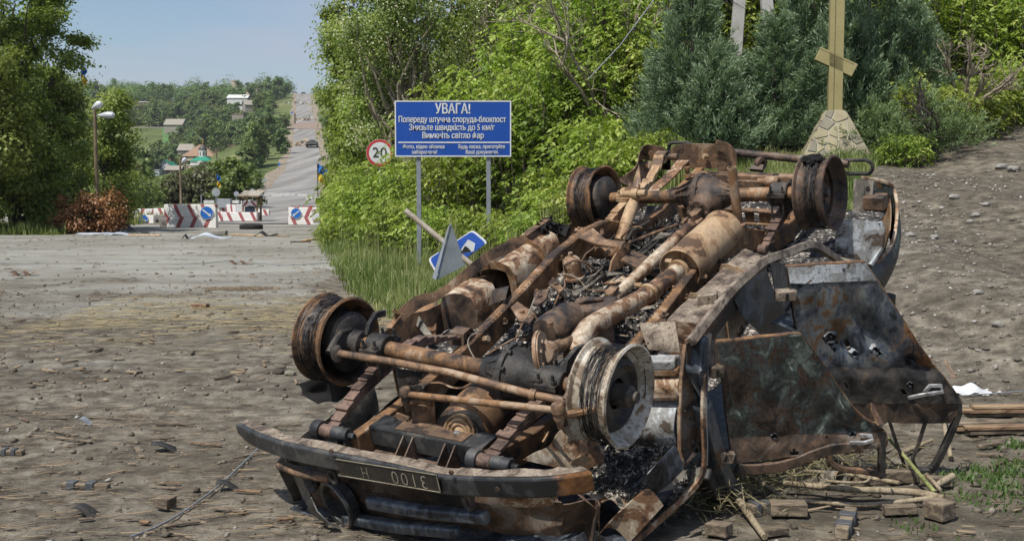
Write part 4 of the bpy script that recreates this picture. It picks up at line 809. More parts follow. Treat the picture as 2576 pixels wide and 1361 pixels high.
# side walls and roof, mostly hidden, that carry the wreck
P(MB().sheet(quadgrid((1.95, -.83, -.12), (-.80, -.83, -.20), (-.80, -.80, -.9), (1.95, -.83, -.62), 24, 10, lambda u, v: (0, .02 * math.sin(20 * u) * math.sin(6 * v), .02 * math.sin(31 * u) * (1 - v))), .006), 'side_wall', 'rust')
P(MB().sheet(quadgrid((1.7, -.78, -.98), (1.7, .80, -.98), (-.78, .80, -1.26), (-.78, -.80, -1.26), 20, 24, lambda u, v: (0, 0, .03 * math.sin(9 * u) * math.sin(8 * v))), .006), 'roof_panel', 'dark')
for a_, b_ in (((1.95, -.8, -.62), (1.7, -.78, -.98)), ((-.8, -.8, -.9), (-.78, -.78, -1.26)), ((1.93, .84, -.62), (1.7, .8, -.98)), ((.55, .84, -.75), (.5, .8, -1.1)), ((-.75, .84, -.85), (-.76, .8, -1.25))): P(MB().beam(a_, b_, .07, .06), 'roof_pillar', 'char', bevel=.01)
P(MB().sheet(quadgrid((1.95, -.80, -.3), (1.95, .5, -.3), (1.93, .5, -.66), (1.93, -.8, -.66), 12, 8, lambda u, v: (.02 * math.sin(9 * u + 4 * v), 0, 0)), .006), 'firewall', 'char')
# left sill edge with torn holes; seen beyond the left tank
lw = [kp(2, 200, 630, 'y', -.80), kp(2, 330, 530, 'y', -.80), kp(2, 480, 460, 'y', -.80), kp(2, 740, 275, 'y', -.80), kp(2, 900, 190, 'y', -.80), kp(2, 1125, 95, 'y', -.80)]
fold('left_sill', [p + Vector((0, 0, -.02 + .012 * math.sin(i * 2.3))) for i, p in enumerate(lw)], [p + Vector((.0, .02, -.075)) for p in lw], 'rust', None, n=24, bulge=.004)
P(MB().sheet(quadgrid(kp(2, 230, 650, 'z', -.22), kp(2, 470, 560, 'z', -.2), kp(2, 450, 780, 'z', -.24), kp(2, 340, 780, 'z', -.26), 10, 8, lambda u, v: (0, 0, .02 * math.sin(8 * u) * math.sin(6 * v))), .005), 'step_plate', 'orange')
P(MB().plate([kp(2, 310, 680, 'z', -.17), kp(2, 350, 645, 'z', -.14), kp(2, 440, 770, 'z', -.2), kp(2, 400, 780, 'z', -.2)], .01), 'step_bracket', 'grey', bevel=.003)
P(MB().sweep([kp(2, 205, 620, 'y', -.8), kp(2, 240, 650, 'y', -.78), kp(2, 215, 690, 'y', -.8), kp(2, 180, 730, 'y', -.8)], .04, .008), 'torn_strip', 'orange')
P(MB().sheet(quadgrid(kp(4, 0, 750, 'y', -.82), kp(4, 90, 690, 'y', -.84), kp(4, 240, 790, 'y', -.75), kp(4, 30, 790, 'y', -.78), 14, 8, lambda u, v: (.02 * math.sin(19 * u), .02 * math.sin(13 * v + 9 * u), .03 * math.sin(23 * u + 6 * v))), .006), 'charred_rag', 'soot')
P(MB().sheet(quadgrid(kp(4, -100, 790, 'y', -.82), kp(4, 60, 690, 'y', -.84), kp(4, 90, 700, 'y', -.8), kp(4, -80, 820, 'y', -.78), 10, 4), .006), 'sill_strip', 'rust')
# rear left corner of the body
rl = fold('rear_corner', [kp(4, 600, 400, 'x', -.30), kp(4, 740, 300, 'x', -.48), kp(4, 775, 190, 'x', -.72), kp(4, 825, 128, 'x', -.88), kp(4, 965, 150, 'x', -.90)], [kp(4, 720, 460, 'x', -.35), kp(4, 725, 400, 'x', -.5), kp(4, 760, 300, 'x', -.74), kp(4, 790, 245, 'x', -.88), kp(4, 965, 250, 'x', -.90)], 'rust', None, bulge=0)
P(MB().sheet(quadgrid(kp(4, 780, 240, 'x', -.86), kp(4, 900, 270, 'x', -.86), kp(4, 860, 460, 'x', -.7), kp(4, 715, 460, 'x', -.7), 10, 8, lambda u, v: (.015 * math.sin(8 * u), 0, 0)), .005), 'corner_inner', 'rust', rl)
P(MB().bolt(kp(4, 860, 188, 'x', -.88), (1, .2, 0), .014, .02), 'corner_bolt', 'orange', rl); P(MB().bolt(kp(4, 828, 288, 'x', -.82), (1, .2, 0), .012, .03), 'corner_bolt', 'orange', rl)
# rear right quarter: curved outer skin, boxes inside
oc = [kp(5, 1100, 378, 'x', -.80), kp(5, 1200, 395, 'x', -.86), kp(5, 1290, 418, 'x', -.88), kp(5, 1345, 470, 'y', .84), kp(5, 1368, 600, 'y', .88), kp(5, 1360, 760, 'y', .90), kp(5, 1330, 880, 'y', .90), kp(5, 1245, 990, 'y', .88), kp(5, 1160, 1045, 'y', .86)]
od = [kp(5, 1100, 560, 'x', -.80), kp(5, 1200, 640, 'x', -.86), kp(5, 1270, 720, 'x', -.90), kp(5, 1330, 900, 'x', -.9), kp(5, 1345, 1000, 'y', .86), kp(5, 1325, 1100, 'y', .88), kp(5, 1270, 1210, 'y', .88), kp(5, 1200, 1260, 'y', .87), kp(5, 1130, 1280, 'y', .85)]
qp = P(MB().sweep(smoothline(oc, 40), .02, .02), 'quarter_edge', 'ash', bevel=.003)
A2, B2 = smoothline(oc, 40), smoothline(od, 40); G = []
for i, (a, b) in enumerate(zip(A2, B2)): G.append([lerp(a, b, k / 10) + Vector((.004 * math.sin(5 * i), .03 * math.sin(math.pi * k / 10), 0)) for k in range(11)])
qs = P(gridholes(G, .006), 'quarter_panel', 'green', qp, 60)
fold('quarter_lining', [p + Vector((.02, -.03, -.005)) for p in A2[2:36:4]], [lerp(a, b, .9) + Vector((.03, -.06, 0)) for a, b in zip(A2[2:36:4], B2[2:36:4])], 'orange', qp, bulge=0)
P(MB().plate([kp(5, 1040, 388, 'x', -.62), kp(5, 1192, 405, 'x', -.62), kp(5, 1172, 636, 'x', -.58), kp(5, 1035, 625, 'x', -.58)], .006), 'lamp_plate', 'grey', qp)
P(MB().bolt(kp(5, 1148, 458, 'x', -.61), (1, 0, 0), .014, .01), 'plate_bolt', 'char', qp)
q_ = [kp(5, 900, 690, 'z', -.42), kp(5, 1235, 715, 'z', -.42), kp(5, 1270, 650, 'z', -.42), kp(5, 1020, 640, 'z', -.42)]
ib = P(MB().plate([kp(5, 905, 720, 'x', -.16), kp(5, 1010, 690, 'x', -.20), kp(5, 1240, 712, 'x', -.28), kp(5, 1232, 900, 'x', -.26), kp(5, 1160, 1035, 'x', -.2), kp(5, 895, 965, 'x', -.12)], .008), 'wheel_box_panel', 'white'); ib['label'] = 'bleached grey wheel box panel'
P(MB().plate([kp(5, 1005, 690, 'x', -.20), kp(5, 1240, 714, 'x', -.28), kp(5, 1275, 650, 'x', -.55), kp(5, 1040, 635, 'x', -.55)], .008), 'wheel_box_top', 'ashbits', ib)
P(MB().sweep([kp(5, 1240, 712, 'x', -.28), kp(5, 1258, 760, 'x', -.28), kp(5, 1245, 920, 'x', -.26), kp(5, 1165, 1040, 'x', -.2)], .03, .02), 'panel_edge', 'white', ib, bevel=.003)
P(MB().box(kp(5, 1205, 560, 'x', -.60), (.1, .12, .08)), 'lamp_box', 'rust', ib, bevel=.006)
# ---------------------------------------------------------------- the two open doors
DN = Vector((.80, .60, 0)).normalized()
def door(hp, left, right, crease, mat, holes, dents, thick=.008, nu=56, nv=52):
    q = lambda z: kp(6, *z, pt=hp, nr=DN)
    Lx = smoothline([q(z) for z in left], nv); Rx = smoothline([q(z) for z in right], nv); G = []
    for i in range(nv + 1):
        v = i / nv; row = []
        for j in range(nu + 1):
            u = j / nu; p = lerp(Lx[i], Rx[i], u); d = 0
            for du, dv_, s, dep in dents: d += dep * math.exp(-((u - du) ** 2 + (v - dv_) ** 2) / (s * s))
            d += crease[1] * (1 if v > crease[0] else 0) * min(1, (v - crease[0]) * 12)
            d += .004 * math.sin(17 * u + 3 + 4 * v) * math.sin(13 * v + 2 * u) + .010 * abs(math.sin(2.2 * u + 3.1 * v + 1)) * math.sin(5 * v) + .003 * math.sin(41 * u * v + 9 * u)
            row.append(p + DN * d)
        G.append(row)
    hs = lambda i, j: any((((j + .5) / nu - a) / r) ** 2 + (((i + .5) / nv - b) / (r * asp)) ** 2 < 1 + .5 * math.sin(3 * math.atan2(i - b * nv, j - a * nu)) for a, b, r, asp in holes)
    ks = int(crease[0] * nv); return G, q, gridholes(G[:ks + 1], thick, hs), gridholes(G[ks:], thick, lambda i, j: hs(i + ks, j))
h1 = kp(6, 262, 640, 'y', .90); holes = [(.29, .83, .016, 1.3), (.40, .955, .03, .7), (.79, .85, .016, 1.4), (.62, .86, .012, 1)]
G1, q1f, mb, mb2 = door(h1, [(258, 505), (275, 610), (290, 720), (300, 800), (312, 890), (325, 990), (338, 1110)], [(680, 462), (795, 612), (890, 750), (965, 850), (1040, 910), (1115, 957), (1112, 1025)], (.83, .012), 'green', holes, [(.5, .5, .2, -.02), (.3, .85, .05, -.01), (.75, .8, .07, -.02)])
d1_ = P(mb, 'front_door', 'green', smooth=50); d1_['label'] = 'scorched green front door hanging open'; P(mb2, 'belt_panel', 'darkrust', d1_, 50)
h2 = kp(6, 560, 260, 'y', .90); holes = [(.27, .47, .045, 1.2), (.40, .53, .032, 1.25), (.25, .55, .02, 1.3), (.60, .57, .024, 1.3), (.40, .605, .022, .7), (.08, .86, .014, 1), (.66, .86, .016, 1.2), (.55, .91, .016, 1.2)]
G2, q2f, mb, mb3 = door(h2, [(615, 122), (632, 240), (650, 380), (680, 500), (760, 600), (850, 690), (900, 805)], [(1012, 98), (1100, 232), (1190, 372), (1280, 512), (1350, 605), (1425, 700), (1495, 803)], (.72, .02), 'dark', holes, [(.62, .42, .12, -.05), (.85, .68, .08, -.04), (.38, .52, .10, -.03), (.2, .15, .1, .015)])
d2_ = P(mb, 'rear_door', 'dark', smooth=50); d2_['label'] = 'sooty blue-black rear door hanging open with bullet holes'; P(mb3, 'belt_panel', 'char', d2_, 50)
for G_, d_, m_ in ((G1, d1_, 'orange'), (G2, d2_, 'orange')):      # rolled edges
    n_ = len(G_) - 1; back = -DN * .028
    fold('door_edge', [G_[i][-1] for i in range(0, n_ + 1, 4)], [G_[i][-1] + back for i in range(0, n_ + 1, 4)], m_, d_, bulge=0, t_=.01)
    fold('door_edge', [G_[0][j] for j in range(0, len(G_[0]), 8)], [G_[0][j] + back for j in range(0, len(G_[0]), 8)], m_, d_, bulge=0, t_=.01)
    fold('door_edge', [G_[i][0] for i in range(0, n_ + 1, 4)], [G_[i][0] + back for i in range(0, n_ + 1, 4)], 'darkrust', d_, bulge=0, t_=.006)
    P(gridholes([[p + back for p in r[::4]] for r in G_[::4]], .004, lambda i, j: (i * 7 + j * 3) % 11 == 0 and 2 < i < 10 and 2 < j < 11), 'inner_skin', 'char', d_)
# bright rolled band along the lower edge of the rear door, bullet lips
fold('bottom_band', [lerp(G2[0][j], G2[6][j], .0) + DN * .006 for j in range(0, 57, 7)], [G2[6][j] + DN * .008 for j in range(0, 57, 7)], 'white', d2_, bulge=0, t_=.004)
for G_, d_, L_ in ((G2, d2_, [(.27, .47, .028), (.40, .53, .024), (.60, .57, .02), (.40, .605, .018), (.66, .86, .012)]), (G1, d1_, [(.29, .83, .014), (.79, .85, .014)])):
    for u, v, r in L_:
        c = G_[int(v * 52)][int(u * 56)]; P(MB().lathe([(r * .75, .0), (r * .95, .012), (r * 1.25, .002), (r * 1.6, -.004), (r * 1.2, -.006)], c, DN, 14, True, jit=lambda g, i: (.003 * math.sin(5 * g), .004 * math.sin(3 * g + 1))), 'bullet_lip', 'steel', d_)
for k in range(26):
    u, v = rng.uniform(.1, .7), rng.uniform(.35, .72); P(MB().lathe([(0, .005), (.004, .004), (.009, .0)], G2[int(v * 52)][int(u * 56)], DN, 8), 'paint_blister', 'dark', d2_)
def handle(d_, q, pts, mat='alu', w_=.018):
    P(MB().sweep([q(z) + DN * o for z, o in pts], w_, .012, DN), 'door_handle', mat, d_, bevel=.003)
handle(d1_, q1f, [((930, 1003), .01), ((985, 985), .045), ((1032, 975), .04), ((1030, 958), .03), ((975, 962), .015)], w_=.016)
handle(d2_, q2f, [((1222, 778), .012), ((1280, 745), .05), ((1330, 735), .055), ((1385, 735), .04), ((1380, 708), .03), ((1330, 712), .02), ((1300, 745), .02)], w_=.02)
for (z0, z1), q in ((((215, 640), (292, 640)), q1f), (((250, 1065), (340, 1075)), q1f), (((552, 262), (655, 255)), q2f)):
    a, b = q(z0), q(z1); P(MB().box((a + b) / 2 + DN * .01, ((b - a).length, .05, .052), b - a, (0, 0, 1)), 'door_hinge', 'dusty', d1_ if q is q1f else d2_, bevel=.006)
    P(MB().box((a + b) / 2 + DN * .037, (.012, .006, .03), b - a, (0, 0, 1)), 'hinge_slot', 'soot', d1_ if q is q1f else d2_)
# window frames
def wf_(pts, q, w_, d_, mat='char', h_=.03): return P(MB().sweep(smoothline([q(z) for z in pts], 20), w_, h_, DN), 'window_frame', mat, d_, bevel=.008)
wf_([(1092, 1000), (1094, 1060), (1092, 1130), (1095, 1185)], q1f, .03, d1_); wf_([(1095, 1170), (1000, 1150), (900, 1140), (840, 1110), (825, 1060)], q1f, .028, d1_, 'rust')
wf_([(360, 1130), (420, 1140), (600, 1120), (830, 1040), (1000, 1030)], q1f, .05, d1_, 'darkrust')
fold('window_sill', [q2f((900, 805)), q2f((1200, 808)), q2f((1495, 803))], [q2f((960, 890)), q2f((1200, 905)), q2f((1440, 905))], 'darkrust', d2_, bulge=0, t_=.025)
wf_([(1480, 810), (1475, 880), (1420, 1010), (1370, 1110), (1330, 1150), (1260, 1150), (1100, 1140), (930, 1120), (840, 1090), (825, 1060)], q2f, .035, d2_, 'char')
wf_([(1420, 885), (1450, 860), (1480, 850)], q2f, .03, d2_, 'darkrust')
for pts in ([(1130, 890), (1165, 1000), (1215, 1140)], [(1315, 905), (1275, 1030), (1250, 1090), (1265, 1130), (1280, 1165)]): P(MB().sweep([q2f(z) for z in pts], .014, .014, DN), 'vent_bar', 'char', d2_)
for zz, d_, q in (((1020, 870), d1_, q1f), ((1400, 640), d2_, q2f)):
    a = q(zz); P(MB().plate([a + Vector((-.06, 0, .03)), a + Vector((0, .02, .035)), a + Vector((.02, .05, -.03)), a + Vector((-.03, .06, -.05))], .006), 'torn_lock', 'orange', d_)

# loose wiring, clips and small brackets over the underside
for k in range(26):
    a = Vector((rng.uniform(.2, 2.3), rng.uniform(-.36, .38), -.2)); pts = [a]; d = Vector((rng.gauss(0, 1), rng.gauss(0, 1), .3)).normalized()
    for q in range(7): d = (d + Vector((rng.gauss(0, .5), rng.gauss(0, .5), rng.gauss(-.05, .3)))).normalized(); p = pts[-1] + d * .05; p.z = max(-.24, min(-.06, p.z)); pts.append(p)
    P(MB().tube(smoothline(pts, 18), rng.choice((.003, .004, .006)), 5), 'loose_wire', rng.choice(('char', 'rust', 'grey', 'ash')))
for k in range(46):
    p = Vector((rng.uniform(.1, 2.5), rng.choice((-.42, .42)) + rng.choice((-.035, .035)), 0)); pr = RLp; xs = [q[0] for q in pr][::-1]; zs = [q[2] for q in pr][::-1]; p.z = float(np.interp(p.x, xs, zs)) + rng.uniform(-.03, .045); s_ = 1 if p.y > 0 else -1
    mb = MB().box(p, (rng.uniform(.02, .07), rng.uniform(.02, .05), rng.uniform(.006, .03)), (1, rng.gauss(0, .3), rng.gauss(0, .3))); P(mb.bolt(p + Vector((0, 0, .003)), (0, 0, 1), .009, .02), 'clip', rng.choice(('rust', 'darkrust', 'orange', 'tan')))
for k in range(40):
    p = Vector((rng.uniform(.2, 1.9), rng.uniform(-.35, .35), -.225)); P(MB().plate([p + Vector((rng.gauss(0, .06), rng.gauss(0, .06), rng.uniform(0, .03))) for _ in range(4)], .004), 'burnt_flake', rng.choice(('ash', 'grey', 'darkrust', 'char', 'ashbits')), fp, 0)
# ================================================================== vegetation
nr = np.random.default_rng(11)
def unit(v): return v / np.maximum(np.linalg.norm(v, axis=-1, keepdims=True), 1e-9)
def leafquads(p, d, Ln, Wd, fold_=.0):
    n = len(p); s = unit(np.cross(d, nr.normal(size=(n, 3)))); Ln = np.broadcast_to(Ln, (n,))[:, None]; Wd = np.broadcast_to(Wd, (n,))[:, None]
    V = np.stack([p, p + d * Ln * .42 + s * Wd / 2, p + d * Ln, p + d * Ln * .42 - s * Wd / 2], 1).reshape(-1, 3)
    return V, np.arange(4 * n).reshape(-1, 4)
def cat(parts):
    Vs, Qs, Ts = [], [], []; o = 0
    for V, Q, T in parts: Vs.append(V); Qs.append(Q + o); Ts.append(T); o += len(V)
    return np.concatenate(Vs), np.concatenate(Qs), np.concatenate(Ts)
def flatleaf(p, nrm, Ln, Wd):
    """leaf quads whose face looks along nrm"""
    n = len(p); d = unit(np.cross(nrm, nr.normal(size=(n, 3)))); s = np.cross(nrm, d); Ln = np.broadcast_to(Ln, (n,))[:, None]; Wd = np.broadcast_to(Wd, (n,))[:, None]
    V = np.stack([p - d * Ln / 2, p + s * Wd / 2, p + d * Ln / 2, p - s * Wd / 2], 1).reshape(-1, 3)
    return V, np.arange(4 * n).reshape(-1, 4)
M['bark'] = burnt('grey bark', [(52, 46, 40), (78, 70, 60), (98, 90, 78), (112, 104, 92)], 9, (.9, .95), 0, .8, .5, (3, 3, .6), seed=31)
M['deadbark'] = burnt('weathered branch', [(92, 82, 68), (122, 110, 94), (144, 134, 118), (150, 140, 120)], 9, (.9, .95), 0, .6, .4, (3, 3, .6), seed=32)
M['darkbark'] = burnt('dark bark', [(34, 30, 26), (48, 43, 37), (62, 56, 48), (72, 66, 58)], 9, (.9, .95), 0, .8, .4, (3, 3, .6), seed=33)
M['leaf_maple'] = leafmat('box elder leaf', [(80, 100, 32), (116, 138, 48), (150, 167, 72), (184, 192, 108)], .40, var=.25)
M['leaf_lime'] = leafmat('broad leaf', [(92, 108, 48), (122, 140, 60), (150, 164, 78), (178, 186, 108)], .45, var=.25)
M['leaf_acacia'] = leafmat('acacia leaf', [(78, 96, 40), (104, 124, 54), (130, 146, 72), (152, 160, 96)], .38, var=.2)
M['blossom'] = leafmat('white blossom', [(196, 190, 150), (216, 212, 180), (228, 226, 204)], .3, var=.1)
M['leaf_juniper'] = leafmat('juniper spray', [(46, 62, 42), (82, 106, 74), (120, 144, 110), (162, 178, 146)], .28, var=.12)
M['leaf_olive'] = leafmat('olive juniper spray', [(66, 84, 46), (92, 112, 66), (120, 140, 90), (144, 158, 112)], .25, var=.15)
M['leaf_brown'] = leafmat('withered leaf', [(102, 68, 36), (138, 96, 54), (162, 120, 74), (178, 138, 96)], .2, var=.1)
M['leaf_far'] = leafmat('far foliage', [(58, 76, 40), (84, 106, 54), (108, 130, 70), (134, 150, 90)], .32, var=.45)
M['leaf_far2'] = leafmat('pale far foliage', [(64, 80, 36), (92, 112, 50), (118, 136, 66), (140, 150, 88)], .3, var=.4)
M['leaf_grey'] = leafmat('greyish scrub foliage', [(60, 62, 34), (84, 86, 52), (108, 108, 72), (122, 120, 88)], .25, var=.4)
M['grass'] = leafmat('grass blades', [(70, 90, 38), (104, 122, 58), (140, 148, 88), (178, 172, 128)], .35, var=0)
M['straw'] = leafmat('dry straw', [(128, 112, 78), (158, 140, 98), (184, 166, 120), (198, 184, 142)], .1, var=0)

def branches(mb, base, targets, r0, wig, rnd, fork=.45):
    for t in targets:
        t = Vector(t); f_ = fork * rnd.uniform(.6, 1.2); st_ = Vector(base) + Vector((0, 0, (t.z - base[2]) * f_)); n = 6; pts = []; rr = []
        for k in range(n + 1):
            u = k / n; pts.append(st_.lerp(t, u) + Vector((rnd.gauss(0, wig), rnd.gauss(0, wig), rnd.gauss(0, wig))) * (1 if 0 < k else 0) + Vector((0, 0, .12 * (t - st_).length * math.sin(u * math.pi) * .5))); rr.append(r0 * (1 - .85 * u) * .5)
        mb.tube(pts, rr, 5, False)
def crown_clumps(lobes, n, shell=.55):
    """clump centres inside a set of ellipsoid lobes, biased to the outside; lobes: (cx,cy,cz,rx,ry,rz)"""
    L_ = np.array(lobes); vol = L_[:, 3] * L_[:, 4] * L_[:, 5]; k = nr.choice(len(L_), n, p=vol / vol.sum())
    d = unit(nr.normal(size=(n, 3))); r = (shell + (1 - shell) * nr.random(n)) ** .8
    return L_[k, :3] + d * r[:, None] * L_[k, 3:6], d
def make_tree(lobes, H, trunk_r, nclump, nleaf, leaf, clump_r, leafm, barkm, spread=1.0, blossom=0, name='tree', wig=.12, flat=.5, shell=.5):
    """returns (trunk object, crown object) at origin; leaves gather in uneven clumps so sky shows between"""
    rnd = random.Random(int(nr.integers(1e9))); C, D = crown_clumps(lobes, nclump, shell)
    C[:, 2] = np.maximum(C[:, 2], .25)
    mb = MB(); tp = []; x = y = 0
    for k in range(9): tp.append((x, y, H * .85 * k / 8)); x += rnd.gauss(0, .02 * H); y += rnd.gauss(0, .02 * H)
    mb.tube(tp, [trunk_r * (1.15 - 1.0 * k / 8) for k in range(9)], 8)
    idx = nr.permutation(nclump)[:min(nclump, 46)]; branches(mb, (0, 0, 0), [tuple(C[i]) for i in idx], trunk_r * .9, wig, rnd)
    k = nr.integers(0, nclump, nleaf); sz = clump_r * (.6 + .8 * nr.random(nclump))
    off = nr.normal(size=(nleaf, 3)) * sz[k][:, None] * np.array([1, 1, .62]) * .62
    p = C[k] + off; nm = unit(unit(off + 1e-6) * .7 + D[k] * .4 + np.array([0, 0, .75]) + nr.normal(size=(nleaf, 3)) * flat)
    s = leaf * (.65 + .7 * nr.random(nleaf)); V, Q = flatleaf(p, nm, s, s * .62)
    tint = np.clip(.42 + .22 * nr.normal(size=nleaf) * .7 + .22 * (nr.random(nclump)[k] - .5) * 1.6, 0, 1)
    return mb, (V, Q, tint), (C, D)
def place_tree(kind, name, mb, leafdata, leafm, barkm, extra=None):
    root = empty(name, (0, 0, 0))
    mb.build('trunk', barkm, root, 60); npmesh('crown', leafdata[0], leafdata[1], leafm, root, 0, leafdata[2])
    if extra: npmesh(extra[0], extra[1][0], extra[1][1], extra[2], root, 0, extra[1][2])
    return root
def put(o, x, y, s=1.0, rz=0.0, sz=None, z=None): o.location = (x, y, (tz(x, y) if z is None else z) - .05); o.scale = (s, s, sz or s); o.rotation_euler = (0, 0, rz); return o
def pxX(px, Y): return (px - CX) / F * Y

# -------- big roadside trees on the left
def lobes_tree(H, R, n, rnd, low=.12, top=.95):
    L_ = []
    for k in range(n):
        h = low + (top - low) * (k + .5) / n; prof = math.sin(math.pi * min(1, (h - low * .6) / (1.05 - low * .6))) ** .6
        a = rnd.uniform(0, 6.28); r = R * prof * rnd.uniform(.35, .6); L_.append((math.cos(a) * r, math.sin(a) * r, H * h, R * rnd.uniform(.38, .55), R * rnd.uniform(.38, .55), H * rnd.uniform(.08, .13)))
    return L_
rn = random.Random(3)
for i, (px, Y, H, R, nl, lbl) in enumerate(((40, 40, 9.6, 3.0, 60000, 'tall broad leaved tree left of the lamp post, crown reaching the picture top'), (-70, 37, 8.6, 2.8, 36000, 'broad leaved tree at the road edge left of the tall one'), (262, 47, 5.7, 1.55, 22000, 'smaller bright green tree right behind the lamp post'), (135, 43, 6.2, 1.7, 28000, 'leafy tree between the tall tree and the lamp post'), (310, 50, 2.6, .8, 5000, 'low leafy shrub beside the withered brown bush'))):
    mb, ld, _ = make_tree(lobes_tree(H, R, 16 if H > 6 else 10, rn, .1 if H > 3 else .2), H, .16 if H > 6 else .09, 150 if H > 6 else 80, nl, .135, .42, None, None)
    t_ = place_tree('t', 'roadside_tree', mb, ld, M['leaf_lime'], M['darkbark']); put(t_, pxX(px, Y), Y, 1, rn.uniform(0, 6)); tag(t_, lbl, 'tree')
# -------- withered brown bush
mb, ld, _ = make_tree([(-.55, 0, .5, .7, .6, .5), (.45, 0, .6, .7, .6, .6), (0, -.2, .35, 1.1, .7, .35)], 1.0, .03, 60, 9000, .075, .22, None, None)
b_ = place_tree('b', 'withered_bush', mb, ld, M['leaf_brown'], M['darkbark']); put(b_, pxX(222, 38), 38, 1.12, 0, 1.35); tag(b_, 'withered reddish brown bush at the foot of the lamp post', 'bush')

# -------- box elder: shoots carrying compound leaves
def shoot_bush(nshoot, H, R, step=.088, leaflet=.10, rnd=None, lean=.9, bare=.18):
    mb = MB(); P_, D_, S_, T_ = [], [], [], []
    for s in range(nshoot):
        a = rnd.uniform(0, 6.283); rr = R * math.sqrt(rnd.random()); b = Vector((math.cos(a) * rr * .55, math.sin(a) * rr * .55, 0))
        h = H * rnd.uniform(.45, 1.0) * (1 - .35 * (rr / R) ** 2); tipo = Vector((math.cos(a) * rr * lean, math.sin(a) * rr * lean, h)); pts = []
        mid = b.lerp(tipo, .55) + Vector((rnd.gauss(0, .12), rnd.gauss(0, .12), h * .12)); n = max(5, int(h / .22))
        for k in range(n + 1): u = k / n; pts.append(b * (1 - u) ** 2 + mid * 2 * u * (1 - u) + tipo * u * u)
        mb.tube(pts, [.022 * (1 - .85 * k / n) * (H / 3) for k in range(n + 1)], 4, False)
        tone = rnd.gauss(0, .16); Ls = 0
        # side twigs with leaves
        m = int(h / step)
        for k in range(int(m * bare), m):
            u = k / m; i = min(int(u * n), n - 1); p = pts[i].lerp(pts[i + 1], u * n - i)
            for q in range(2 if u > .5 else 1):
                az = rnd.uniform(0, 6.283); ln = rnd.uniform(.05, .42) * (1.15 - u * .6); d = Vector((math.cos(az), math.sin(az), rnd.uniform(-.15, .55))).normalized(); pp = p + d * ln
                P_.append(pp); D_.append(Vector((d.x, d.y, rnd.uniform(-.75, -.1))).normalized()); S_.append(rnd.uniform(.75, 1.25)); T_.append(.45 + tone + rnd.gauss(0, .13) + .12 * (u - .5))
    p = np.array(P_); d = np.array(D_); s = np.array(S_)[:, None]; t = np.array(T_); n = len(p)
    side = unit(np.cross(d, np.array([0, 0, 1.0])) + nr.normal(size=(n, 3)) * .25); parts = []
    for along, sd_, wd in ((.0, 1, .9), (.0, -1, .9), (.55, 1, 1), (.55, -1, 1), (1.0, 0, 1.25)):
        base = p + d * along * leaflet * 1.3 * s; dd = unit(d * (.75 if sd_ else 1) + side * sd_ * .8 + np.array([0, 0, -.22]) + nr.normal(size=(n, 3)) * .12)
        nrm = unit(np.array([0, 0, 1.0]) * .8 + nr.normal(size=(n, 3)) * .35); sv = unit(np.cross(dd, nrm)); Ls = (leaflet * wd * s); W = Ls * .46
        V = np.stack([base, base + dd * Ls * .4 + sv * W / 2, base + dd * Ls, base + dd * Ls * .4 - sv * W / 2], 1).reshape(-1, 3)
        parts.append((V, np.arange(4 * n).reshape(-1, 4), np.clip(t + nr.normal(size=n) * .05, 0, 1)))
    return mb, cat(parts)
protos = []
for k, (ns, H, R) in enumerate(((95, 3.4, 1.7), (85, 3.0, 1.55), (110, 4.2, 1.8))):
    mb, ld = shoot_bush(ns, H, R, rnd=random.Random(40 + k)); r_ = place_tree('b', 'box_elder', mb, ld, M['leaf_maple'], M['bark']); protos.append(r_)
mb, ld = shoot_bush(60, 1.5, 1.1, rnd=random.Random(50), bare=.0); protos.append(place_tree('b', 'box_elder', mb, ld, M['leaf_maple'], M['bark']))
used = set()
def box_elder(k, x, y, s, rz, label, group, sz=None):
    o = protos[k] if k not in used else copy_tree(protos[k]); used.add(k); put(o, x, y, s, rz, sz); return tag(o, label, 'tree' if s * (3.4, 3, 4.2, 1.5)[k] > 2.2 else 'shrub', group)
rn = random.Random(8)
gA = 'box elders massed behind the warning board'; lA = 'bright green box elder in the thicket behind the blue warning board'
for px, Y, k, s in ((1035, 27.5, 0, .85), (1130, 25.5, 1, 1.0), (1210, 24.5, 0, 1.05), (1290, 24.5, 2, .95), (1370, 23.5, 0, 1.05), (1450, 23.5, 1, 1.1), (1530, 24, 2, 1.0), (1600, 23.2, 1, .95), (1330, 27, 2, 1.25), (1180, 29, 2, 1.15), (1480, 27, 2, 1.2), (1090, 31, 2, 1.0)): box_elder(k, pxX(px, Y), Y, s, rn.uniform(0, 6), lA, gA)
gB = 'box elder shrubs along the verge'; lB = 'low box elder shrub overhanging the verge by the checkpoint'
for px, Y, k, s in ((985, 28.5, 3, 1.35), (925, 30.5, 3, 1.4), (900, 33, 3, 1.2), (940, 27, 3, 1.1), (1010, 24, 3, 1.0), (905, 38, 0, .85), (960, 33, 1, .9), (850, 27.0, 3, .55), (1090, 22.8, 3, .9), (922, 27.9, 1, .74), (1180, 22.3, 3, .9)): box_elder(k, pxX(px, Y), Y, s, rn.uniform(0, 6), lB, gB)
gD = 'low shrubs at the foot of the thicket'
for px, Y, k, s in ((1290, 19.4, 3, .75), (1350, 18.6, 3, .7), (1420, 18.8, 3, .8), (1490, 18.2, 3, .8), (1560, 18.6, 3, .85), (1630, 18.4, 3, .75), (1680, 19.0, 3, .6), (1400, 20.5, 3, 1.0), (1520, 20.5, 3, 1.1)): box_elder(k, pxX(px, Y), Y, s, rn.uniform(0, 6), 'low box elder shrub between the wreck and the thicket', gD)
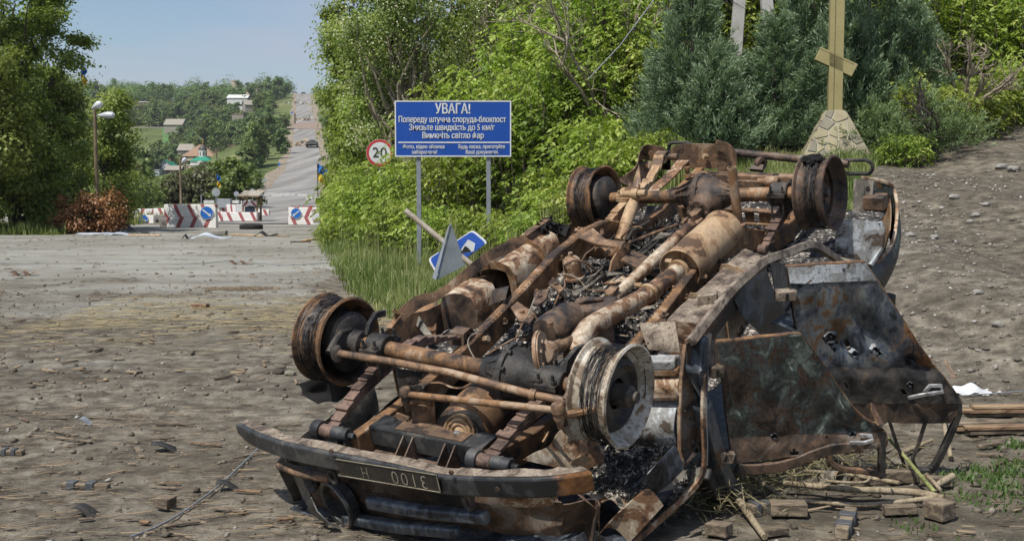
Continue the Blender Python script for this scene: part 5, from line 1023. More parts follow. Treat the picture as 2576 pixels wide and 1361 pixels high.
for px, Y, k, s in ((2330, 19.5, 3, .8), (2290, 20.5, 3, 1.0), (2420, 21, 3, .9), (2520, 22, 3, 1.0), (2275, 17.6, 3, .45)): box_elder(k, pxX(px, Y), Y, s, rn.uniform(0, 6), 'low green shrub on the bank to the right of the cross', 'low shrubs beside the cross')
gC = 'box elders behind the wooden cross'; lC = 'leafy box elder growing on the bank behind the junipers'
for px, Y, k, s in ((2330, 25, 2, 1.05), (2430, 25.5, 0, 1.1), (2540, 24.5, 1, 1.2), (2620, 25.5, 2, 1.0), (2480, 28, 2, 1.45), (2300, 29, 2, 1.5), (2180, 30, 2, 1.6), (2040, 30, 2, 1.5), (1900, 30, 2, 1.45), (1760, 29, 2, 1.4), (1640, 29, 2, 1.4), (2600, 31, 2, 1.7), (2390, 33, 2, 1.8), (2100, 34, 2, 1.9), (1820, 34, 2, 1.8), (2720, 25, 2, 1.2)): box_elder(k, pxX(px, Y), Y, s, rn.uniform(0, 6), lC, gC)
# -------- acacia with white blossom, the dark crown edge against the sky, trees deeper in the wood
def acacia(px, Y, H, R, nl, lbl, bl, leafm, lo=.25, cl=120, leaf=.1, barkm=None):
    mb, ld, (C, D) = make_tree(lobes_tree(H, R, 13, rn, lo), H, .15, cl, nl, leaf, .38, None, None, wig=.2)
    ex = None
    if bl:
        k = nr.integers(0, len(C), bl); p = C[k] + D[k] * .3 + nr.normal(size=(bl, 3)) * .16; V, Q = flatleaf(p, unit(nr.normal(size=(bl, 3))), .055, .045); ex = ('blossom', (V, Q, nr.random(bl)), M['blossom'])
    t_ = place_tree('t', 'acacia_tree' if bl else 'woodland_tree', mb, ld, leafm, barkm or M['bark'], ex); put(t_, pxX(px, Y), Y); return tag(t_, lbl, 'tree')
acacia(1030, 30, 6.6, 2.0, 16000, 'acacia tree with white blossom above the warning board', 3000, M['leaf_acacia'], .4, 110, .085, M['deadbark'])
acacia(1230, 31, 6.8, 1.7, 8500, 'thinly leaved acacia with pale blossom over the thicket', 1800, M['leaf_acacia'], .45, 80, .085, M['deadbark'])
acacia(905, 40, 8.6, 1.75, 30000, 'dark green tree edging the road where the wood meets the sky', 0, M['leaf_lime'], .1, 150, .125, M['darkbark'])
acacia(905, 52, 6.6, 1.5, 18000, 'dense roadside tree behind the flag by the right barrier', 0, M['leaf_lime'], .08, 120, .14, M['darkbark'])
acacia(985, 37, 8.8, 2.1, 26000, 'full crowned tree behind the blossoming acacia', 0, M['leaf_lime'], .15, 150, .125, M['darkbark'])
acacia(900, 75, 8.0, 1.7, 14000, 'distant roadside tree at the edge of the wood', 0, M['leaf_lime'], .08, 110, .2, M['darkbark'])
gW = 'dark trees deep in the wood'
for px, Y, H in ((1150, 38, 9.5), (1320, 36, 9.5), (1500, 37, 9.8), (1680, 38, 10), (1890, 39, 10), (2100, 40, 10.4), (2300, 39, 10), (2500, 37, 10), (2690, 37, 9)):
    if px == 1150: mb, ld, _ = make_tree(lobes_tree(10, 3.0, 14, rn, .08), 10, .17, 150, 26000, .15, .5, None, None); wt = place_tree('t', 'woodland_tree', mb, ld, M['leaf_lime'], M['darkbark']); o = wt
    else: o = copy_tree(wt)
    put(o, pxX(px, Y), Y, H / 10, rn.uniform(0, 6)); tag(o, 'tall dark tree standing deep in the wood behind the thicket', 'tree', gW)
# -------- bare tree and dark stems behind the thicket
def bare_tree(px, Y, H, seed, lbl, mat, lean=.3):
    rnd = random.Random(seed); root = empty('bare_tree', (0, 0, 0)); mb = MB()
    def grow(p, d, L_, r, lv):
        n = 6; pts = [p]; dd = d.copy()
        for k in range(n): dd = (dd + Vector((rnd.gauss(0, .16), rnd.gauss(0, .16), rnd.gauss(.02, .12)))).normalized(); pts.append(pts[-1] + dd * L_ / n)
        mb.tube(pts, [r * (1 - .6 * k / n) for k in range(n + 1)], 6 if lv < 2 else 4, False)
        if lv < 4:
            for q in range(4 if lv else 5):
                k = rnd.randint(2, n); nd = (dd + Vector((rnd.gauss(0, .75), rnd.gauss(0, .75), rnd.gauss(.1, .5)))).normalized(); grow(pts[k], nd, L_ * rnd.uniform(.45, .7), r * .5, lv + 1)
    grow(Vector((0, 0, -.1)), Vector((lean, 0, 1)).normalized(), H * .5, .10, 0)
    mb.build('branches', mat, root, 60); put(root, pxX(px, Y), Y); return tag(root, lbl, 'tree')
bare_tree(1490, 22.6, 5.0, 4, 'leafless grey tree with tangled branches over the thicket', M['deadbark'], .1); bare_tree(1560, 23.5, 5.4, 9, 'bare dark stemmed tree beside the guy wire', M['darkbark'], .25); bare_tree(1190, 25.5, 4.9, 15, 'bare broken tree standing above the warning board', M['deadbark'], -.1)
bare_tree(1700, 24, 5.2, 21, 'bare twiggy tree between the thicket and the first juniper', M['bark'], -.2)
bare_tree(2470, 20.5, 2.6, 33, 'pale leafless sapling leaning at the edge of the track', M['deadbark'], -.35)
# -------- junipers
def juniper(H, R, n, leaders, rnd):
    mb = MB().tube([(0, 0, 0), (.02, .02, H * .5), (0, 0, H * .95)], [.06, .04, .01], 6); parts = []
    cs = [(0, 0, H, R * .8)] + [(R * .62 * math.cos(a), R * .62 * math.sin(a), H * rnd.uniform(.4, .74), R * .5) for a in [rnd.uniform(0, 6.28) for _ in range(leaders)]]
    w = np.array([c[2] * c[3] for c in cs]); k = nr.choice(len(cs), n, p=w / w.sum()); C = np.array(cs)[k]; ncl = 260
    T = max(200, n // 75); k = nr.choice(len(cs), T, p=w / w.sum()); C = np.array(cs)[k]
    u = nr.random(T) ** 1.1; a = nr.random(T) * 6.283; prof = (1 - u) ** .85 * np.minimum(1, u * 7 + .5); rr = C[:, 3] * prof * (.30 + .6 * nr.random(T) ** .5)
    c = np.stack([C[:, 0] + np.cos(a) * rr, C[:, 1] + np.sin(a) * rr, .02 + u * C[:, 2] * .93], 1); d0 = unit(np.stack([np.cos(a) * .7, np.sin(a) * .7, np.full(T, .75)], 1) + nr.normal(size=(T, 3)) * .3)
    L0 = (.26 + .36 * nr.random(T)) * (.55 + .6 * (1 - u)); tt = nr.random(T); j = nr.integers(0, T, n); s_ = nr.random(n) ** .8
    p = c[j] + d0[j] * (L0[j] * s_)[:, None] + nr.normal(size=(n, 3)) * (.055 * (1 - .6 * s_))[:, None] + np.stack([0 * s_, 0 * s_, .10 * s_ ** 2], 1)
    d = unit(d0[j] + nr.normal(size=(n, 3)) * .5 + np.array([0, 0, .15])); V, Q = leafquads(p, d, .045 + .07 * nr.random(n), .012 + .010 * nr.random(n)); t = np.clip(.10 + .62 * s_ + .35 * (tt[j] - .5) + nr.normal(size=n) * .1, 0, 1)  # tint painted dark inside for shade, pale at the tips for sunlight
    return mb, (V, Q, t)
rn = random.Random(77); jp = []
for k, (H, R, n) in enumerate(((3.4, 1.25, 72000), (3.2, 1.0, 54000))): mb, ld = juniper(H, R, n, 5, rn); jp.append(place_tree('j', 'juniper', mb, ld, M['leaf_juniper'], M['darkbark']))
gJ = 'junipers around the cross'
for i, (px, Y, k, s, sz, lbl) in enumerate(((1735, 19.2, 0, 1.0, .98, 'broad dark juniper, the one beside the bright thicket'), (1822, 20.4, 1, .95, .60, 'dark juniper in front of the concrete pylon legs'), (1945, 19.6, 1, 1.0, .74, 'dark juniper to the left of the cross and its stone base'), (2035, 21.6, 1, 1.05, 1.25, 'tall dark juniper directly behind the cross'), (2170, 20.6, 0, 1.05, 1.18, 'tall broad juniper to the right of the cross'))):
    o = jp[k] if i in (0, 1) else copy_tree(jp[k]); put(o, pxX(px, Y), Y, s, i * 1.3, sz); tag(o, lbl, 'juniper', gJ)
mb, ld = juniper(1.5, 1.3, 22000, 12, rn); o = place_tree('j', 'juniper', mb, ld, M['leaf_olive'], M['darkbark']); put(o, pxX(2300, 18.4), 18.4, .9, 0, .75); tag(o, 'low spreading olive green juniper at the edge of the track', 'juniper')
bare_tree(2345, 17.6, 1.5, 44, 'scorched twisted shrub stump beside the low juniper', M['darkbark'], .1)
# ================================================================== signs, checkpoint, village
M['blue'] = paint('sign blue', (5, 64, 146), (7, 68, 154), .4, 3, .02, .03, (120, 120, 130)); M['white'] = paint('sign white', (206, 208, 208), (190, 192, 192), .45, 3, .03, .15)
M['red'] = paint('sign red', (176, 40, 42), (164, 44, 46), .5, 4, .03, .2); M['black'] = plain('black paint', (24, 24, 24)); M['galv'] = paint('galvanised steel', (128, 134, 140), (112, 118, 126), .45, 6, .05, .3)
M['brightblue'] = paint('round sign blue', (24, 96, 180), (30, 104, 186), .45, 3, .02, .08, (180, 180, 180)); M['greymetal'] = paint('grey sign back', (150, 156, 160), (134, 140, 144), .5, 5, .05, .3)
M['rustspot'] = plain('rust spot', (70, 48, 36), .8)
# ---- warning board
Yb = 20.0; bl_, br_ = at(994, 395, Yb), at(1286, 395, Yb); tl_ = at(994, 254, Yb); Wb = br_.x - bl_.x; Hb = tl_.z - bl_.z
bc = Vector(((bl_.x + br_.x) / 2, Yb, (bl_.z + tl_.z) / 2)); X_, Zu, Nf = Vector((1, 0, 0)), Vector((0, 0, 1)), Vector((0, -1, 0))
wb = empty('warning_board', (bc.x, Yb, tz(bc.x, Yb))); tag(wb, 'large blue warning board with white Ukrainian lettering on two grey posts', 'sign')
def W(mb, name, mat, root, bevel=0, smooth=38): o = mb.build(name, mat, root, smooth, bevel); o.location = -Vector(root.location) if root.parent is None and root.rotation_euler.z == 0 else (0, 0, 0); return o
pn = W(MB().box(bc, (Wb, .03, Hb), X_, Zu), 'panel', M['blue'], wb, .01)
fr = .022
for s in (-1, 1):
    W(MB().box(bc + Zu * s * (Hb / 2 - fr / 2) + Nf * .016, (Wb, .008, fr), X_, Zu), 'border', M['white'], wb); W(MB().box(bc + X_ * s * (Wb / 2 - fr / 2) + Nf * .016, (fr, .008, Hb - 2 * fr), X_, Zu), 'border', M['white'], wb)
def btxt(body, px, py, hpx, wpx, bold=.02):
    c = at(px, py, Yb); c.y = Yb - .015; sc_ = Yb / F
    o = text_obj(body, hpx * sc_, M['white'], c, X_, Zu, Nf, wb, bold=bold, ext=.006)
    me = o.data; n0 = len(me.vertices); vs = [v.co.copy() for v in me.vertices]; fs = [tuple(p.vertices) for p in me.polygons]; V2, F2 = list(vs), list(fs); dd = hpx * sc_ * .024
    for q, (ox, oz) in enumerate(((dd, 0), (-dd, 0), (0, dd * .5))): V2 += [v + Vector((ox, -.0012 * (q + 1), oz)) for v in vs]; F2 += [tuple(i + n0 * (q + 1) for i in f) for f in fs]
    me.clear_geometry(); me.from_pydata([tuple(v) for v in V2], [], F2); me.update()
    xs = [v.co.x for v in o.data.vertices]; k = wpx * sc_ / (max(xs) - min(xs)); m = (max(xs) + min(xs)) / 2
    for v in o.data.vertices: v.co.x = c.x + (v.co.x - m) * k
    o.location = -Vector(wb.location); return o
btxt('УВАГА!', 1139, 276, 35, 88, .006); btxt('Попереду штучна споруда-блокпост', 1138, 302, 21, 268, .006); btxt('Знизьте швидкість до 5 км/г', 1137, 322, 21, 214, .006); btxt('Вимкніть світло фар', 1140, 342, 21, 154, .006)
W(MB().box(at(1144, 359, Yb) + Nf * .018, (282 * Yb / F, .005, 3.2 * Yb / F), X_, Zu), 'rule_line', M['white'], wb)
btxt('Фото, відео зйомка', 1066, 370, 13.5, 104, .006); btxt('заборонена!', 1068, 383.5, 13.5, 64, .006); btxt('Будь ласка, приготуйте', 1212, 370, 13.5, 116, .006); btxt('Ваші документи.', 1213, 383.5, 13.5, 82, .006)
for px, py in ((1031, 341), (1131, 362), (1160, 357), (1270, 300), (1150, 277), (1260, 383)): W(MB().lathe([(0, 0), (.012, 0), (.009, .006)], at(px, py, Yb) + Nf * .016, Nf, 8), 'bullet_hole', M['rustspot'], wb)
for px in (1053, 1229): 
    p = at(px, 396, Yb); W(MB().box((p.x, Yb + .05, (p.z + tz(p.x, Yb) - .3 + Hb * .8) / 2), (.08, .07, p.z + Hb * .8 - tz(p.x, Yb) + .3), (1, 0, 0)), 'post', M['galv'], wb, .006)
# ---- speed limit sign
def roundsign(name, c, r, ring, face, root, nf=Nf, thick=.02):
    o = W(MB().lathe([(0, 0), (r, 0), (r, -thick), (0, -thick)], c, nf, 40), 'sign_plate', face, root)
    if ring: W(MB().lathe([(r * .80, .004), (r * .985, .004), (r * .985, .001), (r * .80, .001)], c, nf, 40, True), 'sign_rim', ring, root)
    return o
Ys = 28.6; c = at(955, 385, Ys); ss = empty('speed_limit_sign', (c.x, Ys, tz(c.x, Ys))); tag(ss, 'round red rimmed speed limit sign half hidden by leaves', 'sign')
roundsign('s', c, .345, M['red'], M['white'], ss); text_obj('2', .36, M['black'], c - ss.location - X_ * .1, X_, Zu, Nf, ss, bold=.0, ext=.012); text_obj('0', .36, M['black'], c - ss.location + X_ * .1, X_, Zu, Nf, ss, bold=.0, ext=.012)
W(MB().tube([(c.x, Ys + .06, c.z + .3), (c.x, Ys + .06, tz(c.x, Ys) - .2)], .03, 10), 'post', M['galv'], ss)
# ---- fallen signs beside the wreck
fs_ = gp(1150, 700); Yf = 14.0; root = empty('fallen_sign_post', at(1060, 560, Yf)); root.location.z = tz(root.location.x, Yf); tag(root, 'knocked over road sign post with a white triangle and a blue crossing sign', 'sign')
W(MB().tube([at(1020, 530, Yf + .1), at(1115, 608, Yf), at(1340, 793, Yf - .1)], .036, 14), 'post', paint('weathered white pipe', (170, 164, 150), (140, 128, 110), .6, 8, .1, .5, (120, 84, 60)), root)
tri = [at(1134, 562, Yf - .12), at(1098, 705, Yf - .2), at(1172, 668, Yf - .02)]
W(MB().plate(tri, .012), 'triangle_plate', M['greymetal'], root, .004)
W(MB().plate([lerp(tri[0], tri[1], 0) + Vector((-.005, -.02, 0)), lerp(tri[0], tri[1], 1) + Vector((-.005, -.02, 0)), lerp(tri[0], tri[1], 1) + Vector((-.05, .0, .03)), lerp(tri[0], tri[1], .05) + Vector((-.02, .0, 0))], .008), 'triangle_fold', M['galv'], root)
sq = [at(1076, 652, Yf + .12), at(1190, 578, Yf + .16), at(1228, 610, Yf + .1), at(1105, 702, Yf + .06)]
def rquad(q, k): # rounded corners
    o = []
    for i in range(4):
        p, a, b = q[i], q[i - 1], q[(i + 1) % 4]; pa, pb = p + (a - p).normalized() * k, p + (b - p).normalized() * k
        for t in (0, .33, .66, 1): o.append(lerp(lerp(pa, p, t), lerp(p, pb, t), t))
    return o
W(MB().plate(rquad(sq, .05), .012), 'blue_plate', M['white'], root); cen = sum(sq, Vector()) / 4
W(MB().plate([cen + (p - cen) * .93 + Nf * .012 for p in rquad(sq, .05)], .008), 'blue_face', M['blue'], root)
wt_ = [at(1150, 640, Yf + .05), at(1178, 602, Yf + .05), at(1196, 612, Yf + .05), at(1192, 632, Yf + .05)]
W(MB().plate([p + Nf * .05 for p in wt_], .006), 'white_triangle', M['white'], root); W(MB().plate([p + Nf * .062 for p in (at(1160, 636, Yf + .05), at(1170, 618, Yf + .05), at(1177, 622, Yf + .05), at(1186, 632, Yf + .05))], .004), 'walking_symbol', M['black'], root)
# ---- concrete blocks with red and white paint
def stripes(name, k, per, width, off=0.0):
    t = NT(name); co = t.n('TexCoord'); sx = t.n('SeparateXYZ'); t.l(co.outputs['Object'], sx.inputs[0]); n = t.noise(co.outputs['Object'], 5, 7, .65); n2 = t.noise(co.outputs['Object'], 14, 5, .7)
    v = t.math('ADD', t.math('ADD', sx.outputs[0], t.math('MULTIPLY', sx.outputs[2], k)), off + 20 * per); v = t.math('ADD', v, t.math('MULTIPLY', t.math('SUBTRACT', n2, .5), .05))
    m = t.math('LESS_THAN', t.math('MODULO', v, per), width); m = t.math('MULTIPLY', m, t.ramp(n2, [(.3, g3(.35)), (.45, g3(.92))]))
    col = t.mix(m, t.ramp(n, [(.28, srgb(170, 166, 158)), (.38, srgb(222, 220, 214)), (.7, srgb(234, 232, 227))]), srgb(150, 44, 50))
    col = t.mix(t.math('MULTIPLY', t.ramp(n2, [(.6, g3(0)), (.72, g3(1))]), .6), col, srgb(120, 112, 102)); return t.done(col, .85, t.bump(n2, .4, .01))
SA, SB, SV = stripes('chevron upper', .45, .62, .17, .52), stripes('chevron lower', -.45, .62, .19, .12), stripes('upright stripes', .12, .3, .09)
M['conc'] = paint('bare concrete', (140, 137, 130), (118, 115, 108), .9, 3, .3, .4)
gK = 'concrete blocks of the checkpoint'
def block(px0, px1, pyt, pyb, Y, mat, lbl, z=None, dep=.4):
    a, b = at(px0, pyb, Y), at(px1, pyt, Y); w_ = b.x - a.x; h_ = b.z - a.z; zb = a.z
    o = MB().box((0, dep / 2, h_ / 2), (w_, dep, h_), (1, 0, 0)).build('concrete_block', mat, None, 38, .015); o.location = ((a.x + b.x) / 2, Y, zb)
    return tag(o, lbl, 'block', gK)
z9 = lambda zx, zy: (322 + .2 * zx, 476.6 + .2 * zy)
def zblock(x0, x1, y0, y1, Y, mat, lbl, dep=.4): (a, b), (c, d) = z9(x0, y0), z9(x1, y1); return block(a, c, b, d, Y, mat, lbl, dep=dep)
zblock(457, 1100, 190, 349, 50.02, SA, 'upper chevron painted block carrying the big round arrow sign'); zblock(487, 1106, 351, 495, 50, SB, 'lower chevron painted block under the big round arrow sign')
zblock(400, 484, 372, 480, 50.3, M['conc'], 'bare grey block end beside the chevron stack', .5)
zblock(64, 320, 326, 432, 57, SA, 'short painted block bearing a small round arrow sign'); zblock(322, 492, 320, 440, 57.5, M['conc'], 'bare grey block next to the small arrow sign block', .5)
zblock(12, 318, 246, 322, 63, SB, 'long painted block at the back of the row beside the shrubs'); zblock(321, 455, 240, 322, 63, SA, 'painted block at the back, next to the chevron stack')
zblock(1104, 1232, 206, 282, 62, SA, 'painted block behind the chevron stack, upper row'); zblock(1235, 1358, 194, 292, 61.5, SV, 'block with upright red stripes left of the booth'); zblock(1362, 1470, 190, 286, 61.4, M['white'], 'plain white block beside the booth post')
zblock(1100, 1193, 282, 402, 58, SA, 'faded painted block at the end of the lower row'); zblock(1196, 1618, 290, 398, 58, SA, 'long faded painted block in front of the booth'); zblock(1638, 1770, 256, 328, 63, SA, 'small dark striped block to the right of the booth')
zblock(2020, 2480, 226, 346, 51.02, SB, 'upper painted block at the right barrier with a warning panel'); zblock(2016, 2440, 349, 445, 51, SA, 'lower painted block at the right barrier under the warning panel')
mb = MB(); rn = random.Random(6); ra_ = at(*z9(2040, 222), 51.2); rb_ = at(*z9(2480, 222), 51.2)
rbl = empty('brick_rubble', (ra_.x, 51.2, ra_.z)); tag(rbl, 'crumbled red rubble heaped on top of the right barrier', 'rubble')
for k in range(60):
    p = lerp(ra_, rb_, rn.random()); MB().box(p + Vector((0, rn.uniform(-.12, .12), rn.uniform(-.03, .03))), (rn.uniform(.05, .14), rn.uniform(.05, .1), rn.uniform(.03, .07)), (rn.random(), rn.random() - .5, .2)).build('brick_piece', M['red'] if rn.random() < .5 else M['conc'], rbl, 0).location = -rbl.location
def arrowsign(zx, zy, r, Y, ang, lbl):
    c = at(*z9(zx, zy), Y); rr = r * .2 * Y / F; root = empty('round_arrow_sign', c); tag(root, lbl, 'sign'); L0 = Vector((0, 0, 0))
    MB().lathe([(0, 0), (rr, 0), (rr, -.03), (0, -.03)], L0, Nf, 44).build('sign_plate', M['white'], root); MB().lathe([(0, .004), (rr * .93, .004), (rr * .93, .001), (0, .001)], L0, Nf, 44).build('sign_face', M['brightblue'], root)
    d = Vector((math.cos(ang), 0, math.sin(ang))); n = Vector((-d.z, 0, d.x)); o_ = Nf * .009; w_ = rr * .11
    MB().plate([-d * rr * .78 + n * w_ + o_, d * rr * .45 + n * w_ + o_, d * rr * .42 + n * rr * .32 + o_, d * rr * .86 + o_, d * rr * .42 - n * rr * .32 + o_, d * rr * .45 - n * w_ + o_, -d * rr * .78 - n * w_ + o_], .006, Nf).build('arrow', M['white'], root, 0)
arrowsign(990, 296, 84, 49.96, rad(-38), 'large round blue sign with a white arrow pointing down right'); arrowsign(194, 377, 58, 56.95, rad(-38), 'small round blue arrow sign on the short block'); arrowsign(2114, 302, 67, 50.96, rad(218), 'round blue sign with an arrow pointing down left')
wp_ = at(*z9(2380, 318), 50.94); root = empty('warning_sign', wp_); tag(root, 'white panel with red lettering fixed to the right barrier', 'sign'); sw = 135 * .2 * 50.94 / F
MB().box((0, 0, 0), (sw, .02, sw), (1, 0, 0)).build('panel', M['white'], root); MB().box((0, -.012, sw * .49), (sw, .004, .015), (1, 0, 0)).build('border', M['red'], root); MB().box((0, -.012, -sw * .49), (sw, .004, .015), (1, 0, 0)).build('border', M['red'], root)
text_obj('УВАГА!', .17, M['red'], (.02, -.011, sw * .28), X_, Zu, Nf, root, bold=.0, ext=.004)
# ---- booth
Yo = 59.5; z9p = lambda zx, zy, Y=Yo: at(*z9(zx, zy), Y); b0, b1 = z9p(1450, 395), z9p(1625, 395); gz = tz((b0.x + b1.x) / 2, Yo); root = empty('guard_booth', ((b0.x + b1.x) / 2, Yo, gz)); tag(root, 'small wooden guard booth with corrugated roof and striped board', 'booth')
M['wood'] = burnt('weathered plank', [(84, 62, 46), (122, 98, 74), (148, 126, 98), (160, 140, 112)], 5, (.8, .95), 0, .4, .4, (.7, 5, 5), seed=41); M['roofing'] = burnt('corrugated sheet', [(118, 110, 98), (166, 158, 144), (190, 184, 170), (170, 150, 128)], 5, (.7, .9), 0, .3, .4, seed=42)
hw = (b1.x - b0.x) / 2; rt = z9p(1540, 95).z - gz
for x in (-hw, hw):
    for y in (0, .9): MB().box((x, y, rt / 2), (.09, .09, rt), (1, 0, 0)).build('post', M['wood'], root)
G = [[(-hw - .2 + (2 * hw + .4) * j / 40, -.35 + 1.6 * i / 6, rt + .05 + .28 * i / 6 + .03 * math.sin(j * 1.6)) for j in range(41)] for i in range(7)]
MB().sheet(G, .01).build('roof', M['roofing'], root, 60)
for y in (-.3, 1.1): MB().box((0, y, rt + .02 + (.2 if y > 0 else 0)), (2 * hw + .3, .06, .08), (1, 0, 0)).build('rafter', M['wood'], root)
zl = z9p(1540, 210).z - gz; zh = z9p(1540, 146).z - gz; MB().box((-hw / 2, -.06, (zl + zh) / 2), (hw, .03, zh - zl), (1, 0, 0)).build('striped_board', stripes('board left', -.8, .34, .15, .05), root); MB().box((hw / 2, -.06, (zl + zh) / 2), (hw, .03, zh - zl), (1, 0, 0)).build('striped_board', stripes('board right', .8, .34, .15, .1), root)
MB().box((0, -.02, z9p(1540, 255).z - gz), (2 * hw * .72, .04, .3), (1, 0, 0)).build('dark_panel', plain('dark blue panel', (34, 44, 60), .5), root)
MB().box((0, .5, .25), (2 * hw - .1, .7, .5), (1, 0, 0)).build('bench', M['wood'], root)
# ---- tyre lying on the road, scraps, planks
M['rubber'] = burnt('worn rubber', [(26, 26, 26), (36, 36, 35), (46, 45, 43), (60, 57, 52)], 14, (.7, .9), 0, .4, .3, seed=43)
ty = at(*z9(1550, 470), 46); ty.z = tz(ty.x, 46); root = empty('truck_tyre', ty); tag(root, 'big black truck tyre lying flat on the road', 'tyre'); R0 = 140 * .2 * 46 / F
MB().lathe([(R0 * .55, .03), (R0 * .62, .0), (R0 * .9, -.0), (R0, .05), (R0 * 1.0, .16), (R0 * .9, .20), (R0 * .62, .20), (R0 * .55, .17)], (0, 0, 0), (0, 0, 1), 48, True).build('carcass', M['rubber'], root)
mb = MB()
for k in range(44): g = k / 44 * 6.283; mb.box((math.cos(g) * R0, math.sin(g) * R0, .055), (.03, .035, .09), (math.cos(g), math.sin(g), 0), (.5 * -math.sin(g), .5 * math.cos(g), 1)); mb.box((math.cos(g + .05) * R0, math.sin(g + .05) * R0, .145), (.03, .035, .09), (math.cos(g), math.sin(g), 0), (.5 * math.sin(g), -.5 * math.cos(g), 1))
o = mb.build('tread_lugs', M['rubber'], root, 0); o['kind'] = 'stuff'
def board(v, p, q, w_, h_, mat, name, lbl, cat, grp=None, bend=0):
    A, B = gp(*p), gp(*q); A.z += h_ / 2 + .01; B.z += h_ / 2 + .01; m = (A + B) / 2; n = 6
    o = MB().sweep([A.lerp(B, k / n) - m + Vector((0, 0, bend * math.sin(math.pi * k / n))) for k in range(n + 1)], w_, h_).build(name, mat, None, 38, min(.004, h_ * .3)); o.location = m; return tag(o, lbl, cat, grp)
gk = 'planks lying across the road'
M['paleplank'] = burnt('pale plank', [(142, 108, 70), (176, 140, 98), (194, 162, 120), (200, 176, 140)], 5, (.8, .95), 0, .3, .3, (.7, 5, 5), seed=44)
M['greywood'] = burnt('grey wood', [(78, 68, 56), (106, 94, 78), (128, 115, 96), (142, 130, 112)], 6, (.85, .95), 0, .4, .4, (1, 5, 5), seed=45)
board(0, (325, 593), (404, 594), .12, .03, M['paleplank'], 'plank', 'long pale plank in front of the dented car panel', 'plank', gk); board(0, (582, 591), (660, 596), .12, .03, M['paleplank'], 'plank', 'pale plank lying right of the bent white panel', 'plank', gk)
board(0, (670, 594), (726, 597), .1, .03, M['wood'], 'plank', 'brown lath beside the scraps behind the truck tyre', 'plank', gk); board(0, (765, 608), (850, 600), .12, .04, M['paleplank'], 'plank', 'pale beam poking out of the verge shrub', 'plank', gk); board(0, (730, 611), (782, 610), .08, .03, M['darkbark'], 'stick', 'dark burnt stick lying before the verge shrub', 'stick')
def scrap(px, py, w_, h_, mat, lbl, ht=.18, seed=1, cat='scrap'):
    p = gp(px, py); G = quadgrid((-w_ / 2, -h_ / 2, .02), (w_ / 2, -h_ / 2, .03), (w_ / 2, h_ / 2, .05), (-w_ / 2, h_ / 2, .04), 16, 8, lambda u, v: (0, 0, ht * math.exp(-((u - .3) / .18) ** 2) * (.6 + .4 * v) + .03 * math.sin(9 * u + seed)))
    o = MB().sheet(G, .012).build('metal_scrap', mat, None, 50); o.location = p; return tag(o, lbl, cat)
M['pale_sheet'] = paint('pale sheet metal', (196, 204, 212), (160, 168, 178), .4, 3, .05, .3)
scrap(332, 588, 1.15, .5, M['rubber'], 'dented black car panel lying on the road', .3, 1); scrap(250, 592, 1.4, .4, M['pale_sheet'], 'flattened silvery metal sheet at the road edge', .06, 2); scrap(300, 592, .9, .3, M['pale_sheet'], 'pale sheet metal strip under the black panel', .05, 3)
scrap(532, 600, 1.2, .35, M['pale_sheet'], 'bent white panel lying on the road', .1, 4); scrap(470, 601, .28, .15, M['rubber'], 'small black lump lying on the road', .06, 5); scrap(670, 595, .7, .3, M['rubber'], 'thin black torn strip beside the planks', .1, 6)
p = gp(552, 593); o = MB().box((0, 0, .09), (.48, .3, .16), (1, 0, 0)).build('concrete_lump', M['conc'], None, 38, .03); o.location = p; tag(o, 'pale concrete lump behind the bent white panel', 'concrete')
# ---- posts, lamps, flags, far signs
M['pole'] = burnt('timber pole', [(70, 58, 44), (98, 84, 64), (120, 106, 84), (132, 118, 96)], 3, (.85, .95), 0, .4, .4, (4, 4, .5), seed=46); M['lampmetal'] = paint('lamp metal', (200, 204, 208), (178, 182, 188), .35, 3, .02, .1)
def lamp_post(px, pyt, Y, heads, lbl):
    t = at(px, pyt, Y); g = tz(t.x, Y); root = empty('street_lamp', (t.x, Y, g)); tag(root, lbl, 'street lamp'); h = t.z - g; r_ = .065
    MB().tube([(0, 0, -.3), (0, 0, h * .5), (0, 0, h)], [r_ * 1.25, r_ * 1.05, r_ * .9], 12).build('pole', M['pole'], root)
    for (ax_, ay_), (bx_, by_) in heads:
        a, b = at(ax_, ay_, Y) - root.location, at(bx_, by_, Y) - root.location; d = (b - a); a = Vector((a.x, 0, a.z)); b = Vector((b.x, 0, b.z)); d = b - a; L_ = d.length
        arm = MB().tube([(0, 0, min(h - .05, a.z - .05)), a], .025, 8).build('lamp_arm', M['galv'], root)
        hd = MB().lathe([(.03, 0), (.05, .05), (.10, L_ * .35), (.13, L_ * .65), (.10, L_ * .9), (.03, L_)], a, d, 16).build('lamp_head', M['lampmetal'], root)
lamp_post(238, 278, 39.0, [((232, 273), (257, 259)), ((247, 291), (289, 290))], 'timber street lamp with two silvery heads beside the withered bush'); lamp_post(453, 397, 66, [((457, 410), (468, 398))], 'timber street lamp with a single head behind the chevron blocks')
def flag(px, pyt, pyb, Y, lbl, fw, fh, pxf, lean=0):
    t = at(px, pyt, Y); g = at(px, pyb, Y); root = empty('flag', g); tag(root, lbl, 'flag'); h = t.z - g.z
    MB().tube([(0, 0, 0), (lean, 0, h)], .025, 8).build('flag_pole', M['darkbark'], root)
    for k, m_ in ((0, paint('flag blue', (42, 108, 176), (36, 100, 168), .8, 3)), (1, paint('flag yellow', (214, 184, 44), (204, 172, 40), .8, 3))):
        z1 = h - fh * k / 2; G = [[(lean + (fw * j / 12) * (.75 + .2 * math.sin(i)), .10 * math.sin(j * .8 + i * .3), z1 - (fh / 2) * i / 6 - .35 * fh * (j / 12) ** 1.4) for j in range(13)] for i in range(7)]
        MB().sheet(G, .006).build('flag_stripe', m_, root, 60)
